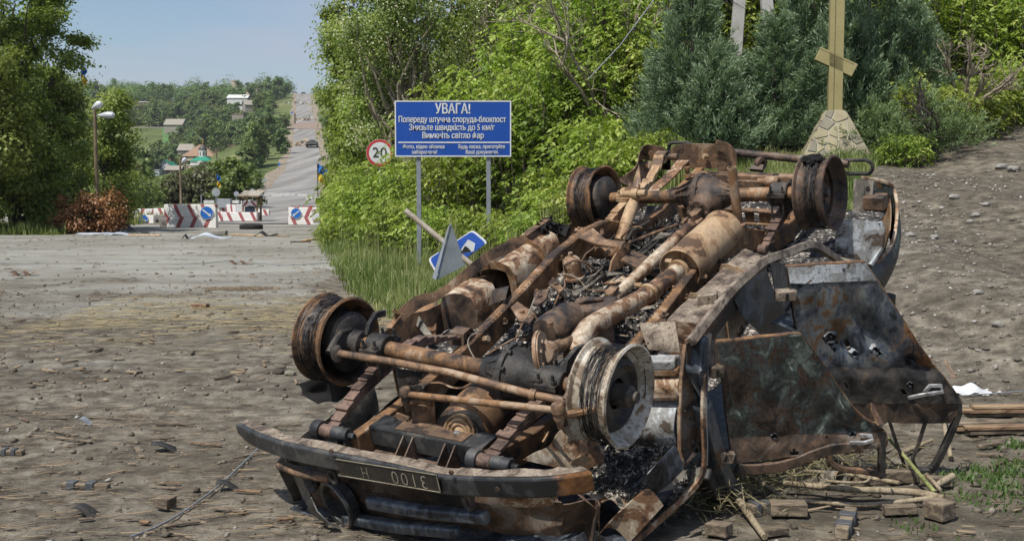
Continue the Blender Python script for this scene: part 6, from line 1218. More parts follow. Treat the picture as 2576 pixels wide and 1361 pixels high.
flag(800, 412, 520, 56, 'blue and yellow flag on a dark pole beside the right barrier', .55, .85, 800); flag(546, 436, 520, 70, 'small blue and yellow flag in front of the leaning pole', .3, .75, 546); flag(212, 160, 420, 45, 'blue and yellow flag rising beside the tall left tree', .25, .75, 212)
def signpost(px, pyc, rpx, pyb, Y, sides, face, lbl, name='sign_back', ring=None):
    c = at(px, pyc, Y); root = empty(name, (c.x, Y, at(px, pyb, Y).z)); tag(root, lbl, 'sign'); r_ = rpx * Y / F; z = c.z - root.location.z
    MB().lathe([(0, .01), (r_, .01), (r_, -.01), (0, -.01)], (0, -.05, z), Nf, sides).build('sign_plate', face, root, 20)
    if ring: MB().lathe([(r_ * .75, .014), (r_ * .98, .014), (r_ * .98, .0111), (r_ * .75, .0111)], (0, -.05, z), Nf, 32, True).build('sign_rim', ring, root)
    MB().tube([(0, 0, -.3), (0, 0, z + r_)], .035, 8).build('post', M['galv'], root)
signpost(544, 484, 11, 572, 57, 8, M['greymetal'], 'octagonal grey sign back on a dark post beside the blocks'); signpost(595, 488, 6.5, 520, 75, 24, M['greymetal'], 'round grey sign back behind the booth'); signpost(635, 480, 5.5, 505, 90, 24, M['greymetal'], 'round pale sign back just above the booth roof')
signpost(659, 455, 5, 478, 110, 24, M['greymetal'], 'round sign back on the grassy verge'); signpost(668, 452, 5, 475, 112, 4, M['greymetal'], 'diamond sign back on the grassy verge'); signpost(822, 496, 7, 520, 58, 28, M['white'], 'small red rimmed round sign past the right barrier', 'road_sign', M['red'])
signpost(703, 413, 4, 425, 200, 4, M['brightblue'], 'blue pedestrian sign on the far verge', 'road_sign'); signpost(735, 284, 3.5, 292, 420, 4, M['brightblue'], 'tiny blue sign beside the rubble belt', 'road_sign'); signpost(813, 255, 2.5, 262, 470, 24, M['white'], 'tiny pale sign right of the far road', 'road_sign')
for px, pyt, pyb, Y, lbl in ((107, 482, 560, 42, 'thin grey post under the left trees'), (507, 489, 520, 60, 'thin grey post behind the chevron blocks')):
    t = at(px, pyt, Y); g = at(px, pyb, Y); o = MB().tube([(0, 0, -.2), (0, 0, t.z - g.z)], .04, 8).build('post', M['galv'], None); o.location = g; o.name = 'grey_post'; tag(o, lbl, 'post')
p = at(565, 512, 62); o = MB().box((0, 0, 0), (.75, .5, .5), (1, 0, 0)).build('metal_cabinet', M['greymetal'], None, 38, .02); o.location = p; tag(o, 'pale metal cabinet behind the octagonal sign', 'cabinet'); 
# ---- cross on its stone base
Yc = 18.6; cb = at(2096, 440, Yc); cz = tz(cb.x, Yc); root = empty('memorial_cross', (cb.x, Yc, cz)); root.rotation_euler = (0, 0, rad(-9)); tag(root, 'tall pale yellow wooden cross on a stone clad pyramid base', 'cross')
M['crosswood'] = paint('ochre painted timber', (150, 140, 96), (140, 130, 86), .65, 3, .08, .3, (110, 100, 66)); sc_ = Yc / F
zt = at(2090, 283, Yc).z - cz; hw = .115; top = 6.2
ps = MB().box((0, 0, (zt - .3 + top) / 2), (2 * hw, .2, top - zt + .3), (1, 0, 0)).build('upright', M['crosswood'], root, 38, .006)
MB().box((-.03, -.103, (zt + top) / 2), (.006, .006, top - zt), (1, 0, 0)).build('plank_joint', M['darkbark'], root); 
c = at(2088, 158, Yc).z - cz; d = Vector((.86, 0, -.42)).normalized(); MB().box((0, -.02, c), (.66, .16, .22), d, (0, 0, 1)).build('slanted_bar', M['crosswood'], root, 38, .006); MB().box((0, -.103, c + .10), (.62, .006, .012), d, (0, 0, 1)).build('bar_batten', M['crosswood'], root)
MB().box((0, 0, 5.0), (1.8, .18, .22), (1, 0, 0)).build('cross_bar', M['crosswood'], root, 38, .006); MB().box((0, 0, 5.7), (.9, .18, .2), (1, 0, 0)).build('cross_bar', M['crosswood'], root, 38, .006)
wt0 = .14; hb = zt + .02; wb0 = .14 + .5 * (hb + .4); mort = MB(); pts = []
mort.add([(-wb0, -wb0, -.4), (wb0, -wb0, -.4), (wb0, wb0, -.4), (-wb0, wb0, -.4), (-wt0, -wt0, hb), (wt0, -wt0, hb), (wt0, wt0, hb), (-wt0, wt0, hb)], [(0, 1, 5, 4), (1, 2, 6, 5), (2, 3, 7, 6), (3, 0, 4, 7), (4, 5, 6, 7), (3, 2, 1, 0)])
pb_ = mort.build('base_core', paint('mortar', (176, 170, 154), (160, 154, 138), .9, 8, .2, .3), root, 0)
SM = [paint('sandstone %d' % k, c1, c2, .85, 5, .3, .3) for k, (c1, c2) in enumerate((((142, 136, 112), (124, 118, 98)), ((126, 122, 106), (108, 104, 90)), ((154, 146, 118), (136, 128, 102))))]
rs = random.Random(12)
def clip(poly, n, d):                                              # half plane clip in 2d
    o = []
    for i in range(len(poly)):
        a, b = poly[i], poly[(i + 1) % len(poly)]; da = a[0] * n[0] + a[1] * n[1] - d; db = b[0] * n[0] + b[1] * n[1] - d
        if da <= 0: o.append(a)
        if da * db < 0: t = da / (da - db); o.append((a[0] + (b[0] - a[0]) * t, a[1] + (b[1] - a[1]) * t))
    return o
for face in range(4):                                              # irregular flagstones on each face of the pyramid
    seeds = [(rs.uniform(-wb0, wb0), rs.uniform(-.3, hb)) for _ in range(60)]; seeds = [s for s in seeds if abs(s[0]) < wb0 + (wt0 - wb0) * (s[1] + .4) / (hb + .4)][:24]
    for i, s in enumerate(seeds):
        pl2 = [(-wb0, -.4), (wb0, -.4), (wt0, hb), (-wt0, hb)]
        for j, q in enumerate(seeds):
            if i == j: continue
            n = (q[0] - s[0], q[1] - s[1]); L_ = math.hypot(*n)
            if L_ < 1e-4: continue
            n = (n[0] / L_, n[1] / L_); m_ = ((s[0] + q[0]) / 2, (s[1] + q[1]) / 2); pl2 = clip(pl2, n, m_[0] * n[0] + m_[1] * n[1] - .009)
            if len(pl2) < 3: break
        if len(pl2) < 3: continue
        def to3(p): y = -(wb0 + (wt0 - wb0) * (p[1] + .4) / (hb + .4)); return Matrix.Rotation(face * math.pi / 2, 3, 'Z') @ Vector((p[0], y, p[1]))
        P3 = [to3(p) for p in pl2]; nn = Matrix.Rotation(face * math.pi / 2, 3, 'Z') @ Vector((0, -1, .35)); MB().plate([p + nn.normalized() * rs.uniform(.0, .008) for p in P3], .03, nn).build('stone', SM[rs.randrange(3)], pb_, 0, .006)
# ---- concrete pylon legs behind the junipers, guy wire
root = empty('concrete_pylon', (pxX(1895, 25.5), 25.5, tz(pxX(1895, 25.5), 25.5))); tag(root, 'pale concrete pylon with two splayed legs behind the junipers', 'pylon'); M['pylon'] = paint('pale concrete', (176, 174, 168), (158, 156, 150), .85, 3, .2, .3)
for (x0, y0), (x1, y1) in (((1852, 110), (1862, -20)), ((1938, 110), (1926, -20))):
    a, b = at(x0, y0, 25.5) - root.location, at(x1, y1, 25.5) - root.location; d = (b - a) / (b - a).z; lo = a + d * (-.2 - a.z); hi = a + d * (8.5 - a.z)
    MB().sweep([lo, a, hi], [.30, .26, .18], [.26, .22, .16], (0, 1, 0)).build('pylon_leg', M['pylon'], root, 38, .01)
o = MB().tube([at(1480, 200, 21.5), at(1560, 115, 21.5), at(1668, -30, 21.5)], .012, 6).build('guy_wire', M['galv'], None); tag(o, 'thin steel guy wire slanting down through the thicket', 'wire')
# ================================================================== village and far slope
z10 = lambda x, y: (322 + .142 * x, 354.2 + .142 * y); z11 = lambda x, y: (547.4 + .1609 * x, 180.3 + .1609 * y); z12 = lambda x, y: (309 + .1325 * x, 206 + .1325 * y)
KEEP = []                                                          # picture areas of buildings that trees in front must leave open
def keep(x0, y0, x1, y1, Y): KEEP.append((x0, y0, x1, y1, Y))
FM = {k: paint('house ' + k, *v) for k, v in dict(white=((206, 206, 202), (188, 188, 184), .8), palegrey=((176, 184, 190), (164, 170, 176), .8), tan=((150, 122, 98), (136, 110, 88), .85), slate=((150, 144, 132), (132, 126, 114), .85), green=((22, 128, 100), (30, 138, 110), .5), pink=((166, 134, 118), (150, 120, 104), .85), dome=((72, 66, 60), (62, 58, 54), .5), brick=((150, 92, 66), (134, 84, 62), .85), beige=((186, 170, 146), (170, 154, 130), .85), gold=((190, 150, 50), (180, 140, 44), .35), dark=((40, 38, 36), (34, 32, 30), .8)).items()}
def house(px, pyb, Y, w_, h_, roofh, wallm, roofm, lbl, d_=6, rz=0, kind='gable', chim=True, win=2, name='village_house'):
    """w_, h_ (to the eaves), roofh in picture pixels; base on the ray at distance Y"""
    c = at(px, pyb, Y); k = Y / F; W_ = w_ * k; H_ = h_ * k; R_ = roofh * k; g = tz(c.x, Y); root = empty(name, (c.x, Y, min(g, c.z)), rz); tag(root, lbl, 'house'); z0 = c.z - root.location.z
    MB().box((0, 0, (z0 + H_) / 2 - .3), (W_, d_, z0 + H_ + .6), (1, 0, 0)).build('wall', wallm, root); zt_ = z0 + H_; e = .35
    x, y = W_ / 2 + e, d_ / 2 + e
    if kind == 'gable':                                           # gable faces the viewer
        MB().add([(-W_ / 2, -d_ / 2, zt_), (W_ / 2, -d_ / 2, zt_), (0, -d_ / 2, zt_ + R_ * .96), (-W_ / 2, d_ / 2, zt_), (W_ / 2, d_ / 2, zt_), (0, d_ / 2, zt_ + R_ * .96)], [(0, 1, 2), (5, 4, 3), (0, 3, 4, 1)]).build('gable', wallm, root, 0)
        rf = MB().plate([(-x, -y, zt_ - .25), (0, -y, zt_ + R_), (0, y, zt_ + R_), (-x, y, zt_ - .25)], .15).plate([(x, -y, zt_ - .25), (0, -y, zt_ + R_), (0, y, zt_ + R_), (x, y, zt_ - .25)], .15).build('roof', roofm, root, 0)
        MB().box((0, -d_ / 2 - .02, zt_ + R_ * .35), (W_ * .13, .06, W_ * .13), (1, 0, 0)).build('attic_window', FM['dark'], root)
    elif kind == 'eaves':
        rf = MB().plate([(-x, -y, zt_ - .2), (x, -y, zt_ - .2), (x, 0, zt_ + R_), (-x, 0, zt_ + R_)], .15).plate([(-x, y, zt_ - .2), (x, y, zt_ - .2), (x, 0, zt_ + R_), (-x, 0, zt_ + R_)], .15).build('roof', roofm, root, 0)
        MB().add([(s * W_ / 2, -d_ / 2, zt_) for s in (-1, 1)] + [(s * W_ / 2, d_ / 2, zt_) for s in (-1, 1)] + [(s * W_ / 2, 0, zt_ + R_ * .95) for s in (-1, 1)], [(0, 2, 4), (1, 5, 3)]).build('gable', wallm, root, 0)
    elif kind == 'hip':
        rf = MB().add([(-x, -y, zt_ - .2), (x, -y, zt_ - .2), (x, y, zt_ - .2), (-x, y, zt_ - .2), (-x * .12, 0, zt_ + R_), (x * .12, 0, zt_ + R_)], [(0, 1, 5, 4), (1, 2, 5), (2, 3, 4, 5), (3, 0, 4), (3, 2, 1, 0)]).build('roof', roofm, root, 0)
    else: rf = MB().box((0, 0, zt_ + .1), (W_ + .3, d_ + .3, .2), (1, 0, 0)).build('roof', roofm, root)
    if chim: MB().box((W_ * .18, 0, zt_ + R_ * .95), (.5, .5, 1.2), (1, 0, 0)).build('chimney', FM['brick'], rf)
    for i in range(win):
        xx = -W_ / 2 + W_ * (i + .5) / win; wn = MB().box((xx, -d_ / 2 - .03, z0 + H_ * .5), (min(.9, W_ * .16), .1, min(1.1, H_ * .45)), (1, 0, 0)).build('window', FM['white'], root); MB().box((xx, -d_ / 2 - .09, z0 + H_ * .5), (min(.74, W_ * .13), .04, min(.94, H_ * .38)), (1, 0, 0)).build('pane', FM['dark'], wn)
    return root
a = z10(1030, 270); house(*z10(1300, 330), 392, 78, 8, 28, FM['beige'], FM['tan'], 'house with a wide tan hipped roof behind the church', 8, 0, 'hip', False, 4); keep(462, 362, 546, 402, 392)
house(*z10(1060, 210), 402, 36, 5, 16, FM['slate'], FM['slate'], 'long slate roofed house behind the tan hipped roof', 7, 0, 'eaves', False, 3); keep(455, 358, 490, 385, 402)
house(*z10(710, 520), 372, 30, 12, 13, FM['palegrey'], FM['green'], 'pale house with a green gable roof beside the shed', 6, 0, 'gable', True, 1); keep(405, 402, 440, 436, 372)
house(*z10(835, 580), 366, 38, 9, 10, FM['dark'], FM['slate'], 'open shed with a sagging slate roof', 5, 0, 'eaves', False, 0, 'shed'); keep(420, 415, 460, 440, 366)
house(*z10(520, 640), 362, 22, 16, 2, FM['palegrey'], FM['white'], 'low pale outbuilding beside the green gabled house', 5, 0, 'flat', False, 1, 'outbuilding'); keep(385, 425, 408, 450, 362)
house(*z10(1130, 500), 368, 24, 8, 3, FM['beige'], FM['white'], 'low beige outbuilding in front of the church', 5, 0, 'flat', False, 2, 'outbuilding'); keep(470, 405, 495, 425, 368)
house(*z10(1860, 345), 378, 48, 2, 13, FM['white'], FM['green'], 'house with a bright green hipped roof right of the church', 7, 0, 'hip', True, 2); keep(562, 385, 605, 404, 378)
house(*z10(1900, 215), 396, 34, 6, 12, FM['beige'], FM['pink'], 'house with a pinkish gable roof above the green roof', 7, 0, 'gable', True, 1); keep(572, 366, 608, 388, 396)
house(*z12(1050, 410), 640, 26, 9, 4, FM['palegrey'], FM['palegrey'], 'white barn standing alone high on the wooded slope', 9, 0, 'eaves', False, 0, 'barn'); keep(432, 247, 462, 261, 640)
house(*z12(1010, 840), 500, 44, 2, 15, FM['slate'], FM['slate'], 'long grey roofed barn on the middle of the slope', 9, 0, 'eaves', False, 0, 'barn'); keep(430, 298, 462, 318, 500)
house(*z12(460, 460), 620, 34, 8, 3, FM['beige'], FM['white'], 'pale house peeping from the trees on the far slope', 7, 0, 'eaves', False, 2); keep(345, 254, 380, 268, 620)
house(*z11(340, 455), 560, 50, 5, 9, FM['white'], FM['white'], 'ruined building with a white roof near the hilltop', 9, 0, 'eaves', False, 0, 'ruined_house'); keep(575, 238, 632, 254, 560)
house(*z11(560, 360), 575, 28, 11, 2, FM['beige'], FM['slate'], 'broken beige building near the hilltop', 9, 0, 'flat', False, 2, 'ruined_house'); keep(620, 228, 650, 245, 575)
house(*z11(350, 730), 470, 28, 8, 2, FM['slate'], FM['pink'], 'flat grey building with a pink roof edge on the slope', 8, 0, 'flat', False, 0, 'outbuilding'); keep(586, 284, 622, 298, 470)
house(*z11(490, 545), 500, 26, 3, 12, FM['slate'], FM['slate'], 'house with a steep grey roof below the ruins', 7, rad(25), 'eaves', False, 0); keep(598, 256, 640, 284, 500)
# church
Yk = 370; c = at(*z10(1330, 440), Yk); root = empty('village_church', (c.x, Yk, tz(c.x, Yk))); tag(root, 'small white church with a dark dome and a green roof', 'church'); k = Yk / F; z0 = c.z - root.location.z; q = lambda y: at(508, z10(0, y)[1], Yk).z - root.location.z
hwc = 25 * k; MB().box((0, 0, q(365) / 2 - .5), (2 * hwc, 2 * hwc, q(365) + 1), (1, 0, 0)).build('wall', FM['white'], root)
MB().add([(-hwc - .4, -hwc - .4, q(365)), (hwc + .4, -hwc - .4, q(365)), (hwc + .4, hwc + .4, q(365)), (-hwc - .4, hwc + .4, q(365)), (-1.2, -1.2, q(285)), (1.2, -1.2, q(285)), (1.2, 1.2, q(285)), (-1.2, 1.2, q(285))], [(0, 1, 5, 4), (1, 2, 6, 5), (2, 3, 7, 6), (3, 0, 4, 7), (3, 2, 1, 0), (4, 5, 6, 7)]).build('roof', FM['green'], root, 0)
dr = MB().lathe([(10 * k, 0), (10 * k, q(185) - q(290)), (10.6 * k, q(180) - q(290)), (10.6 * k, q(172) - q(290))], (0, 0, q(290)), (0, 0, 1), 24).build('drum', FM['white'], root)
for g in (-1.2, -.4, .4, 1.2): MB().box((math.sin(g) * 10 * k, -math.cos(g) * 10 * k, q(235)), (.35, .1, 1.1), (math.cos(g), math.sin(g), 0)).build('drum_window', FM['dark'], dr)
MB().lathe([(10.2 * k, 0), (10.5 * k, 1.0 * k * 3), (9 * k, 7 * k), (5 * k, 11 * k), (1.2 * k, 13 * k), (0, 13.2 * k)], (0, 0, q(172)), (0, 0, 1), 24).build('dome', FM['dome'], root)
cr = MB().box((0, 0, q(35)), (.12, .12, 12 * k), (1, 0, 0)).box((0, 0, q(25)), (.8, .1, .12), (1, 0, 0)).build('dome_cross', FM['gold'], root)
MB().lathe([(0, 0), (8 * k, 0), (8 * k, .2), (0, .2)], (0, -hwc - .15, q(410)), (0, -1, 0), 24, a0=0).build('porch_gable', FM['white'], root); keep(480, 352, 540, 420, Yk)
# field wall: concrete panels
for i in range(9):
    x0 = 318 + i * 12; a = at(x0, 326, 516); b = at(x0 + 11.4, 326, 516)
    if i == 0: fw = empty('field_wall', (a.x, 516, tz(a.x, 516))); tag(fw, 'long pale concrete wall above the green field', 'wall')
    o = MB().box(((a.x + b.x) / 2, 516, a.z + .4), (b.x - a.x, .25, 1.5), (1, 0, 0)).build('wall_panel', FM['slate'], fw); o.location = -fw.location
keep(318, 318, 425, 360, 516)
t = at(*z11(262, 215), 650); o = MB().lathe([(2.0, 0), (1.8, 9), (2.0, 9), (2.0, 9.5), (0, 9.5)], (0, 0, 0), (0, 0, 1), 20).build('water_tower', FM['beige'], None); b_ = at(*z11(262, 145), 650); o.location = (t.x, 650, b_.z - 9.5); tag(o, 'round brick tower poking above the far trees', 'tower')
# fences by the near village
for i, (px, py, Y, w_, m_, lb) in enumerate(((352, 466, 300, 40, 'brick', 'low brick red fence in front of the village scrub'), (415, 462, 300, 26, 'brick', 'rusty fence panel below the outbuilding'))):
    c = at(px, py, Y); o = MB().box((0, 0, 0), (w_ * Y / F, .2, 1.3), (1, 0, 0)).box((0, 0, .7), (w_ * Y / F + .1, .3, .12), (1, 0, 0)).build('fence', FM[m_], None); o.location = c; tag(o, lb, 'fence')
# utility poles
for px, pyt, pyb, Y, lean, lb in ((546, 372, 470, 230, 0, 'dark utility pole beside the church'), (553, 410, 500, 180, .18, 'leaning concrete pole behind the small flag'), (466, 400, 445, 340, 0, 'dark pole next to the slate roofed shed'), (745 - 3, 286, 312, 400, 0, 'thin grey pole beside the far road'), (671, 384, 425, 260, 0, 'thin pole on the slope right of the tall tree'), (747 - 22, 352, 378, 330, 0, 'short pole beside the stone heap')):
    t, g = at(px, pyt, Y), at(px, pyb, Y); o = MB().tube([(lean * (t.z - g.z) * .9, 0, 0), (0, 0, t.z - g.z)], .0009 * Y * .8, 8).box((0, 0, t.z - g.z - .8), (1.6, .12, .12), (1, 0, 0)).build('utility_pole', M['pole'] if 'leaning' not in lb else M['conc'], None); o.location = g; tag(o, lb, 'pole')
# armoured vehicle
Ya = 312.; c = at(*z11(1480, 1230), Ya); root = empty('armoured_vehicle', (c.x, Ya, tz(c.x, Ya) + .09), rad(186)); tag(root, 'dark green armoured vehicle standing on the far road', 'vehicle'); AM = paint('army green', (50, 54, 46), (40, 44, 38), .7, 2)
MB().add([(-1.35, -3, .55), (1.35, -3, .55), (1.35, 3.1, .75), (-1.35, 3.1, .75), (-1.4, -3, 1.45), (1.4, -3, 1.45), (1.4, 1.7, 1.6), (-1.4, 1.7, 1.6)], [(0, 1, 5, 4), (1, 2, 6, 5), (2, 3, 7, 6), (3, 0, 4, 7), (4, 5, 6, 7), (3, 2, 1, 0)]).build('hull', AM, root, 0, .04)
MB().lathe([(1.0, 0), (.85, .4), (.6, .5), (0, .52)], (0, .1, 1.55), (0, 0, 1), 20).build('turret', AM, root); MB().tube([(0, .9, 1.8), (0, 2.9, 1.95)], .05, 8).build('gun_barrel', AM, root)
for s in (-1, 1):
    tk = MB().sweep([(s * 1.42, -3.1, .55), (s * 1.42, -2.4, .12), (s * 1.42, 2.3, .12), (s * 1.42, 3.2, .6), (s * 1.42, 2.8, .95), (s * 1.42, -2.8, .95), (s * 1.42, -3.1, .55)], .32, .1, (1, 0, 0)).build('track', M['rubber'], root)
    for i in range(6): MB().lathe([(0, -.12), (.3, -.12), (.3, .12), (0, .12)], (s * 1.42, -2.1 + i * .85, .42), (1, 0, 0), 14).build('road_wheel', M['rubber'], tk)
# stone heaps, hedgehogs, slabs and dark cars on the far road
rs = random.Random(9); hp = empty('stone_heap', (pxX(756, 318), 318, tz(pxX(756, 318), 318))); tag(hp, 'heap of pale stone blocks barring the left half of the far road', 'stone heap')
for i in range(70):
    x = rs.uniform(-3.6, 3.0); z = abs(rs.gauss(0, .7)) * (1.4 if x > -.5 else .8); o = MB().box((x, rs.uniform(-.6, .6), z), (rs.uniform(.35, .8), .5, rs.uniform(.25, .45)), (1, rs.uniform(-.4, .4), rs.uniform(-.3, .3))).build('stone_block', FM['beige'] if rs.random() < .7 else FM['tan'], hp, 0)
MB().plate([(1.2, -.7, 2.1), (3.4, -.9, .1), (4.2, -.9, .2), (2.0, -.6, 2.4)], .35).build('leaning_slab', FM['beige'], hp, 0)
def rub(px, py, Y, n, sp, lb, m_='beige'):
    c = at(px, py, Y); root = empty('rubble_pile', (c.x, Y, tz(c.x, Y) + .08)); tag(root, lb, 'rubble')
    for i in range(n): MB().box((rs.gauss(0, sp), rs.uniform(-1, 1), abs(rs.gauss(0, .35))), (rs.uniform(.5, 1.4), .7, rs.uniform(.3, .7)), (1, rs.uniform(-.4, .4), rs.uniform(-.2, .2))).build('rubble_slab', FM[m_] if rs.random() < .75 else FM['slate'], root, 0)
rub(*z11(1260, 420), 545, 14, 4.5, 'white rubble strewn across the upper far road', 'white'); rub(*z11(1350, 685), 445, 16, 3.0, 'pale stone slabs below the rusty hedgehogs'); rub(*z11(1410, 430), 540, 6, 1.2, 'small heap of rubble right of the upper barrier'); rub(*z11(1290, 365), 580, 4, 2.5, 'concrete slab lying across the road near the crest', 'white'); rub(*z11(1560, 525), 490, 6, 2, 'scattered slabs on the right shoulder of the far road'); rub(840, 415, 75, 0, 1, 'x') if 0 else None
for i, (x, y, Y) in enumerate(((1222, 612, 440), (1365, 608, 440), (1425, 625, 438), (1335, 440, 535), (1210, 420, 540))):
    c = at(*z11(x, y), Y); root = empty('anti_tank_hedgehog', (c.x, Y, tz(c.x, Y) + .8)); tag(root, 'rusty steel anti-tank hedgehog on the far road', 'hedgehog', 'anti-tank hedgehogs on the far road')
    for d in ((1, 1, 1), (-1, 1, 1), (1, -1, .9)): d = Vector(d).normalized(); MB().beam(-d * 1.0, d * 1.0, .14, .14).build('steel_beam', M['rustspot'], root)
def dcar(x, y, Y, lb, m_):
    c = at(*z11(x, y), Y); root = empty('parked_car', (c.x, Y, tz(c.x, Y) + .05), rad(90)); tag(root, lb, 'car')
    MB().add([(-.9, -2.1, .3), (.9, -2.1, .3), (.9, 2.1, .3), (-.9, 2.1, .3), (-.9, -2.1, .95), (.9, -2.1, .95), (.9, 2.1, .9), (-.9, 2.1, .9)], [(0, 1, 5, 4), (1, 2, 6, 5), (2, 3, 7, 6), (3, 0, 4, 7), (4, 5, 6, 7), (3, 2, 1, 0)]).build('body', m_, root, 0, .1); MB().add([(-.8, -1.6, .95), (.8, -1.6, .95), (.8, 1.2, .95), (-.8, 1.2, .95), (-.7, -1.2, 1.7), (.7, -1.2, 1.7), (.7, .6, 1.7), (-.7, .6, 1.7)], [(0, 1, 5, 4), (1, 2, 6, 5), (2, 3, 7, 6), (3, 0, 4, 7), (4, 5, 6, 7)]).build('cabin', FM['dark'], root, 0, .08)
    for s in (-1, 1):
        for yy in (-1.3, 1.3): MB().lathe([(0, -.1), (.33, -.1), (.33, .1), (0, .1)], (s * .85, yy, .33), (1, 0, 0), 14).build('wheel', M['rubber'], root)
dcar(1335, 325, 660, 'dark car parked on the crest of the far road', plain('dark blue paint', (48, 56, 74), .4)); dcar(1205, 315, 655, 'small pale car parked beside the road at the crest', FM['white'])
# guard rail and slabs by the valley bottom
for px, py, Y, w_, lb in ((668, 490, 95, 2.2, 'broken white guard rail leaning by the lower road'), (715, 492, 105, 2.4, 'white kerb slabs across the lower road'), (812, 500, 80, 1.2, 'white kerb slab by the right verge'), (575, 510, 72, 1.6, 'white kerb slab behind the blocks')):
    c = at(px, py, Y); root = empty('kerb_slabs', (c.x, Y, c.z)); tag(root, lb, 'kerb')
    for i in range(4): MB().box((w_ * (i - 1.5) / 2, rs.uniform(-.3, .3), .05), (w_ * .4, .3, .2), (1, rs.uniform(-.2, .2), rs.uniform(-.1, .1))).build('slab', FM['white'], root)
scrap2 = gp(685, 495, 60, 140)
# ---------------------------------------------------------------- trees of the slope
ft = []
for k, (H, R, n, lm) in enumerate(((7.5, 3.1, 2600, 'leaf_far'), (6.5, 3.4, 2600, 'leaf_far'), (9.5, 2.5, 2600, 'leaf_far2'), (5.0, 2.8, 2200, 'leaf_far2'), (4.0, 2.6, 1800, 'leaf_grey'), (9, 1.5, 1800, 'leaf_far'))):
    mb, ld, _ = make_tree(lobes_tree(H, R, 10, rn, .14), H, .2, 60, n, .62 if k < 4 else .5, .6, None, None, flat=.6, shell=.6); ft.append((place_tree('t', 'slope_tree', mb, ld, M[lm], M['darkbark']), H, R))
FL = [('round dark green tree on the village slope', 'round dark trees on the slope'), ('broad dark green tree on the village slope', 'broad dark trees on the slope'), ('tall pale green tree on the village slope', 'tall pale trees on the slope'), ('low light green bush on the village slope', 'light bushes on the slope'), ('greyish olive scrub bush on the village slope', 'olive scrub on the slope'), ('slender dark tree on the village slope', 'slender trees on the slope')]
rs = random.Random(21); usedk = set(); placed = []; cnt = 0
def far_tree(k, x, y, s):
    o = ft[k][0] if k not in usedk else copy_tree(ft[k][0]); usedk.add(k); put(o, x, y, s, rs.uniform(0, 6.28), s * rs.uniform(.85, 1.2)); o.location.z -= .2; tag(o, FL[k][0], 'tree', FL[k][1])
def blocked(x, y, H, R):
    z = tz(x, y); px = CX + F * x / y; r = R * F / y * .8; yt = HOR - F * (z + H * .95 - CAMH) / y; yb = HOR - F * (z - CAMH) / y
    for x0, y0, x1, y1, Y in KEEP:
        if y < Y + 3 and px + r > x0 and px - r < x1 and yt < y1 - 1 and yb > y0: return True
    return False
tries = 0
while cnt < 285 and tries < 9000:
    tries += 1; Y = 88 + 560 * rs.random() ** .85; px = rs.uniform(250, 800); x = pxX(px, Y); d = x - float(np.interp(Y, RY, RX))
    if d > -7.5 - .012 * Y and d < 9: continue
    if d > 9 and (Y < 200 or px > 850): continue
    if px > 640 and d < 0 and d > -16 and Y < 300 and rs.random() < .8: continue   # grassy verge stays open
    if 395 < Y < 512 and px < 425: continue
    k = rs.choices(range(6), ([1, 1, 1.2, 2, 4, .3] if Y < 190 else [5, 5, 3, 1.5, .8, .8]))[0]; s = rs.uniform(.75, 1.25) * (.8 if Y < 190 else 1.0); H, R = ft[k][1] * s, ft[k][2] * s
    if any((x - a) ** 2 + (Y - b) ** 2 * .35 < ((R + c) * .55) ** 2 for a, b, c in placed): continue
    if blocked(x, Y, H, R): continue
    placed.append((x, Y, R)); far_tree(k, x, Y, s); cnt += 1
for px, py, Y, k, s in ((710, 385, 285, 1, .95), (650, 395, 240, 2, 1.15), (665, 340, 330, 0, 1.2), (678, 320, 350, 5, 1.15), (600, 480, 95, 3, .8), (690, 300, 390, 0, 1.0), (715, 330, 400, 3, 1.1), (640, 215, 560, 0, 1.4), (712, 215, 590, 0, 1.6), (690, 215, 580, 1, 1.5), (838, 340, 250, 1, 1.0), (852, 400, 160, 3, 1.0), (830, 290, 390, 1, .9)):
    far_tree(k, pxX(px, Y), Y, s)
for px, Y, k, s in ((642, 235, 2, 1.45), (612, 228, 1, 1.15), (630, 215, 2, 1.2), (585, 195, 2, .85), (562, 172, 1, .85), (662, 262, 0, 1.2), (542, 150, 3, 1.0), (505, 142, 4, 1.15), (462, 140, 3, 1.0), (424, 132, 4, 1.2), (384, 122, 3, 1.0), (352, 112, 4, 1.25), (592, 118, 3, .8), (482, 112, 4, 1.0), (330, 128, 3, 1.2), (365, 160, 2, .9), (400, 170, 4, 1.3), (440, 180, 3, 1.2), (520, 185, 1, .9), (575, 220, 0, .9), (345, 200, 0, 1.1), (375, 230, 1, 1.0), (405, 120, 3, .8), (630, 160, 3, .9), (535, 112, 4, .8), (445, 108, 4, .9)):
    H, R = ft[k][1] * s, ft[k][2] * s
    while blocked(pxX(px, Y), Y, H, R) and s > .35: s *= .85; H *= .85; R *= .85
    far_tree(k, pxX(px, Y), Y, s)
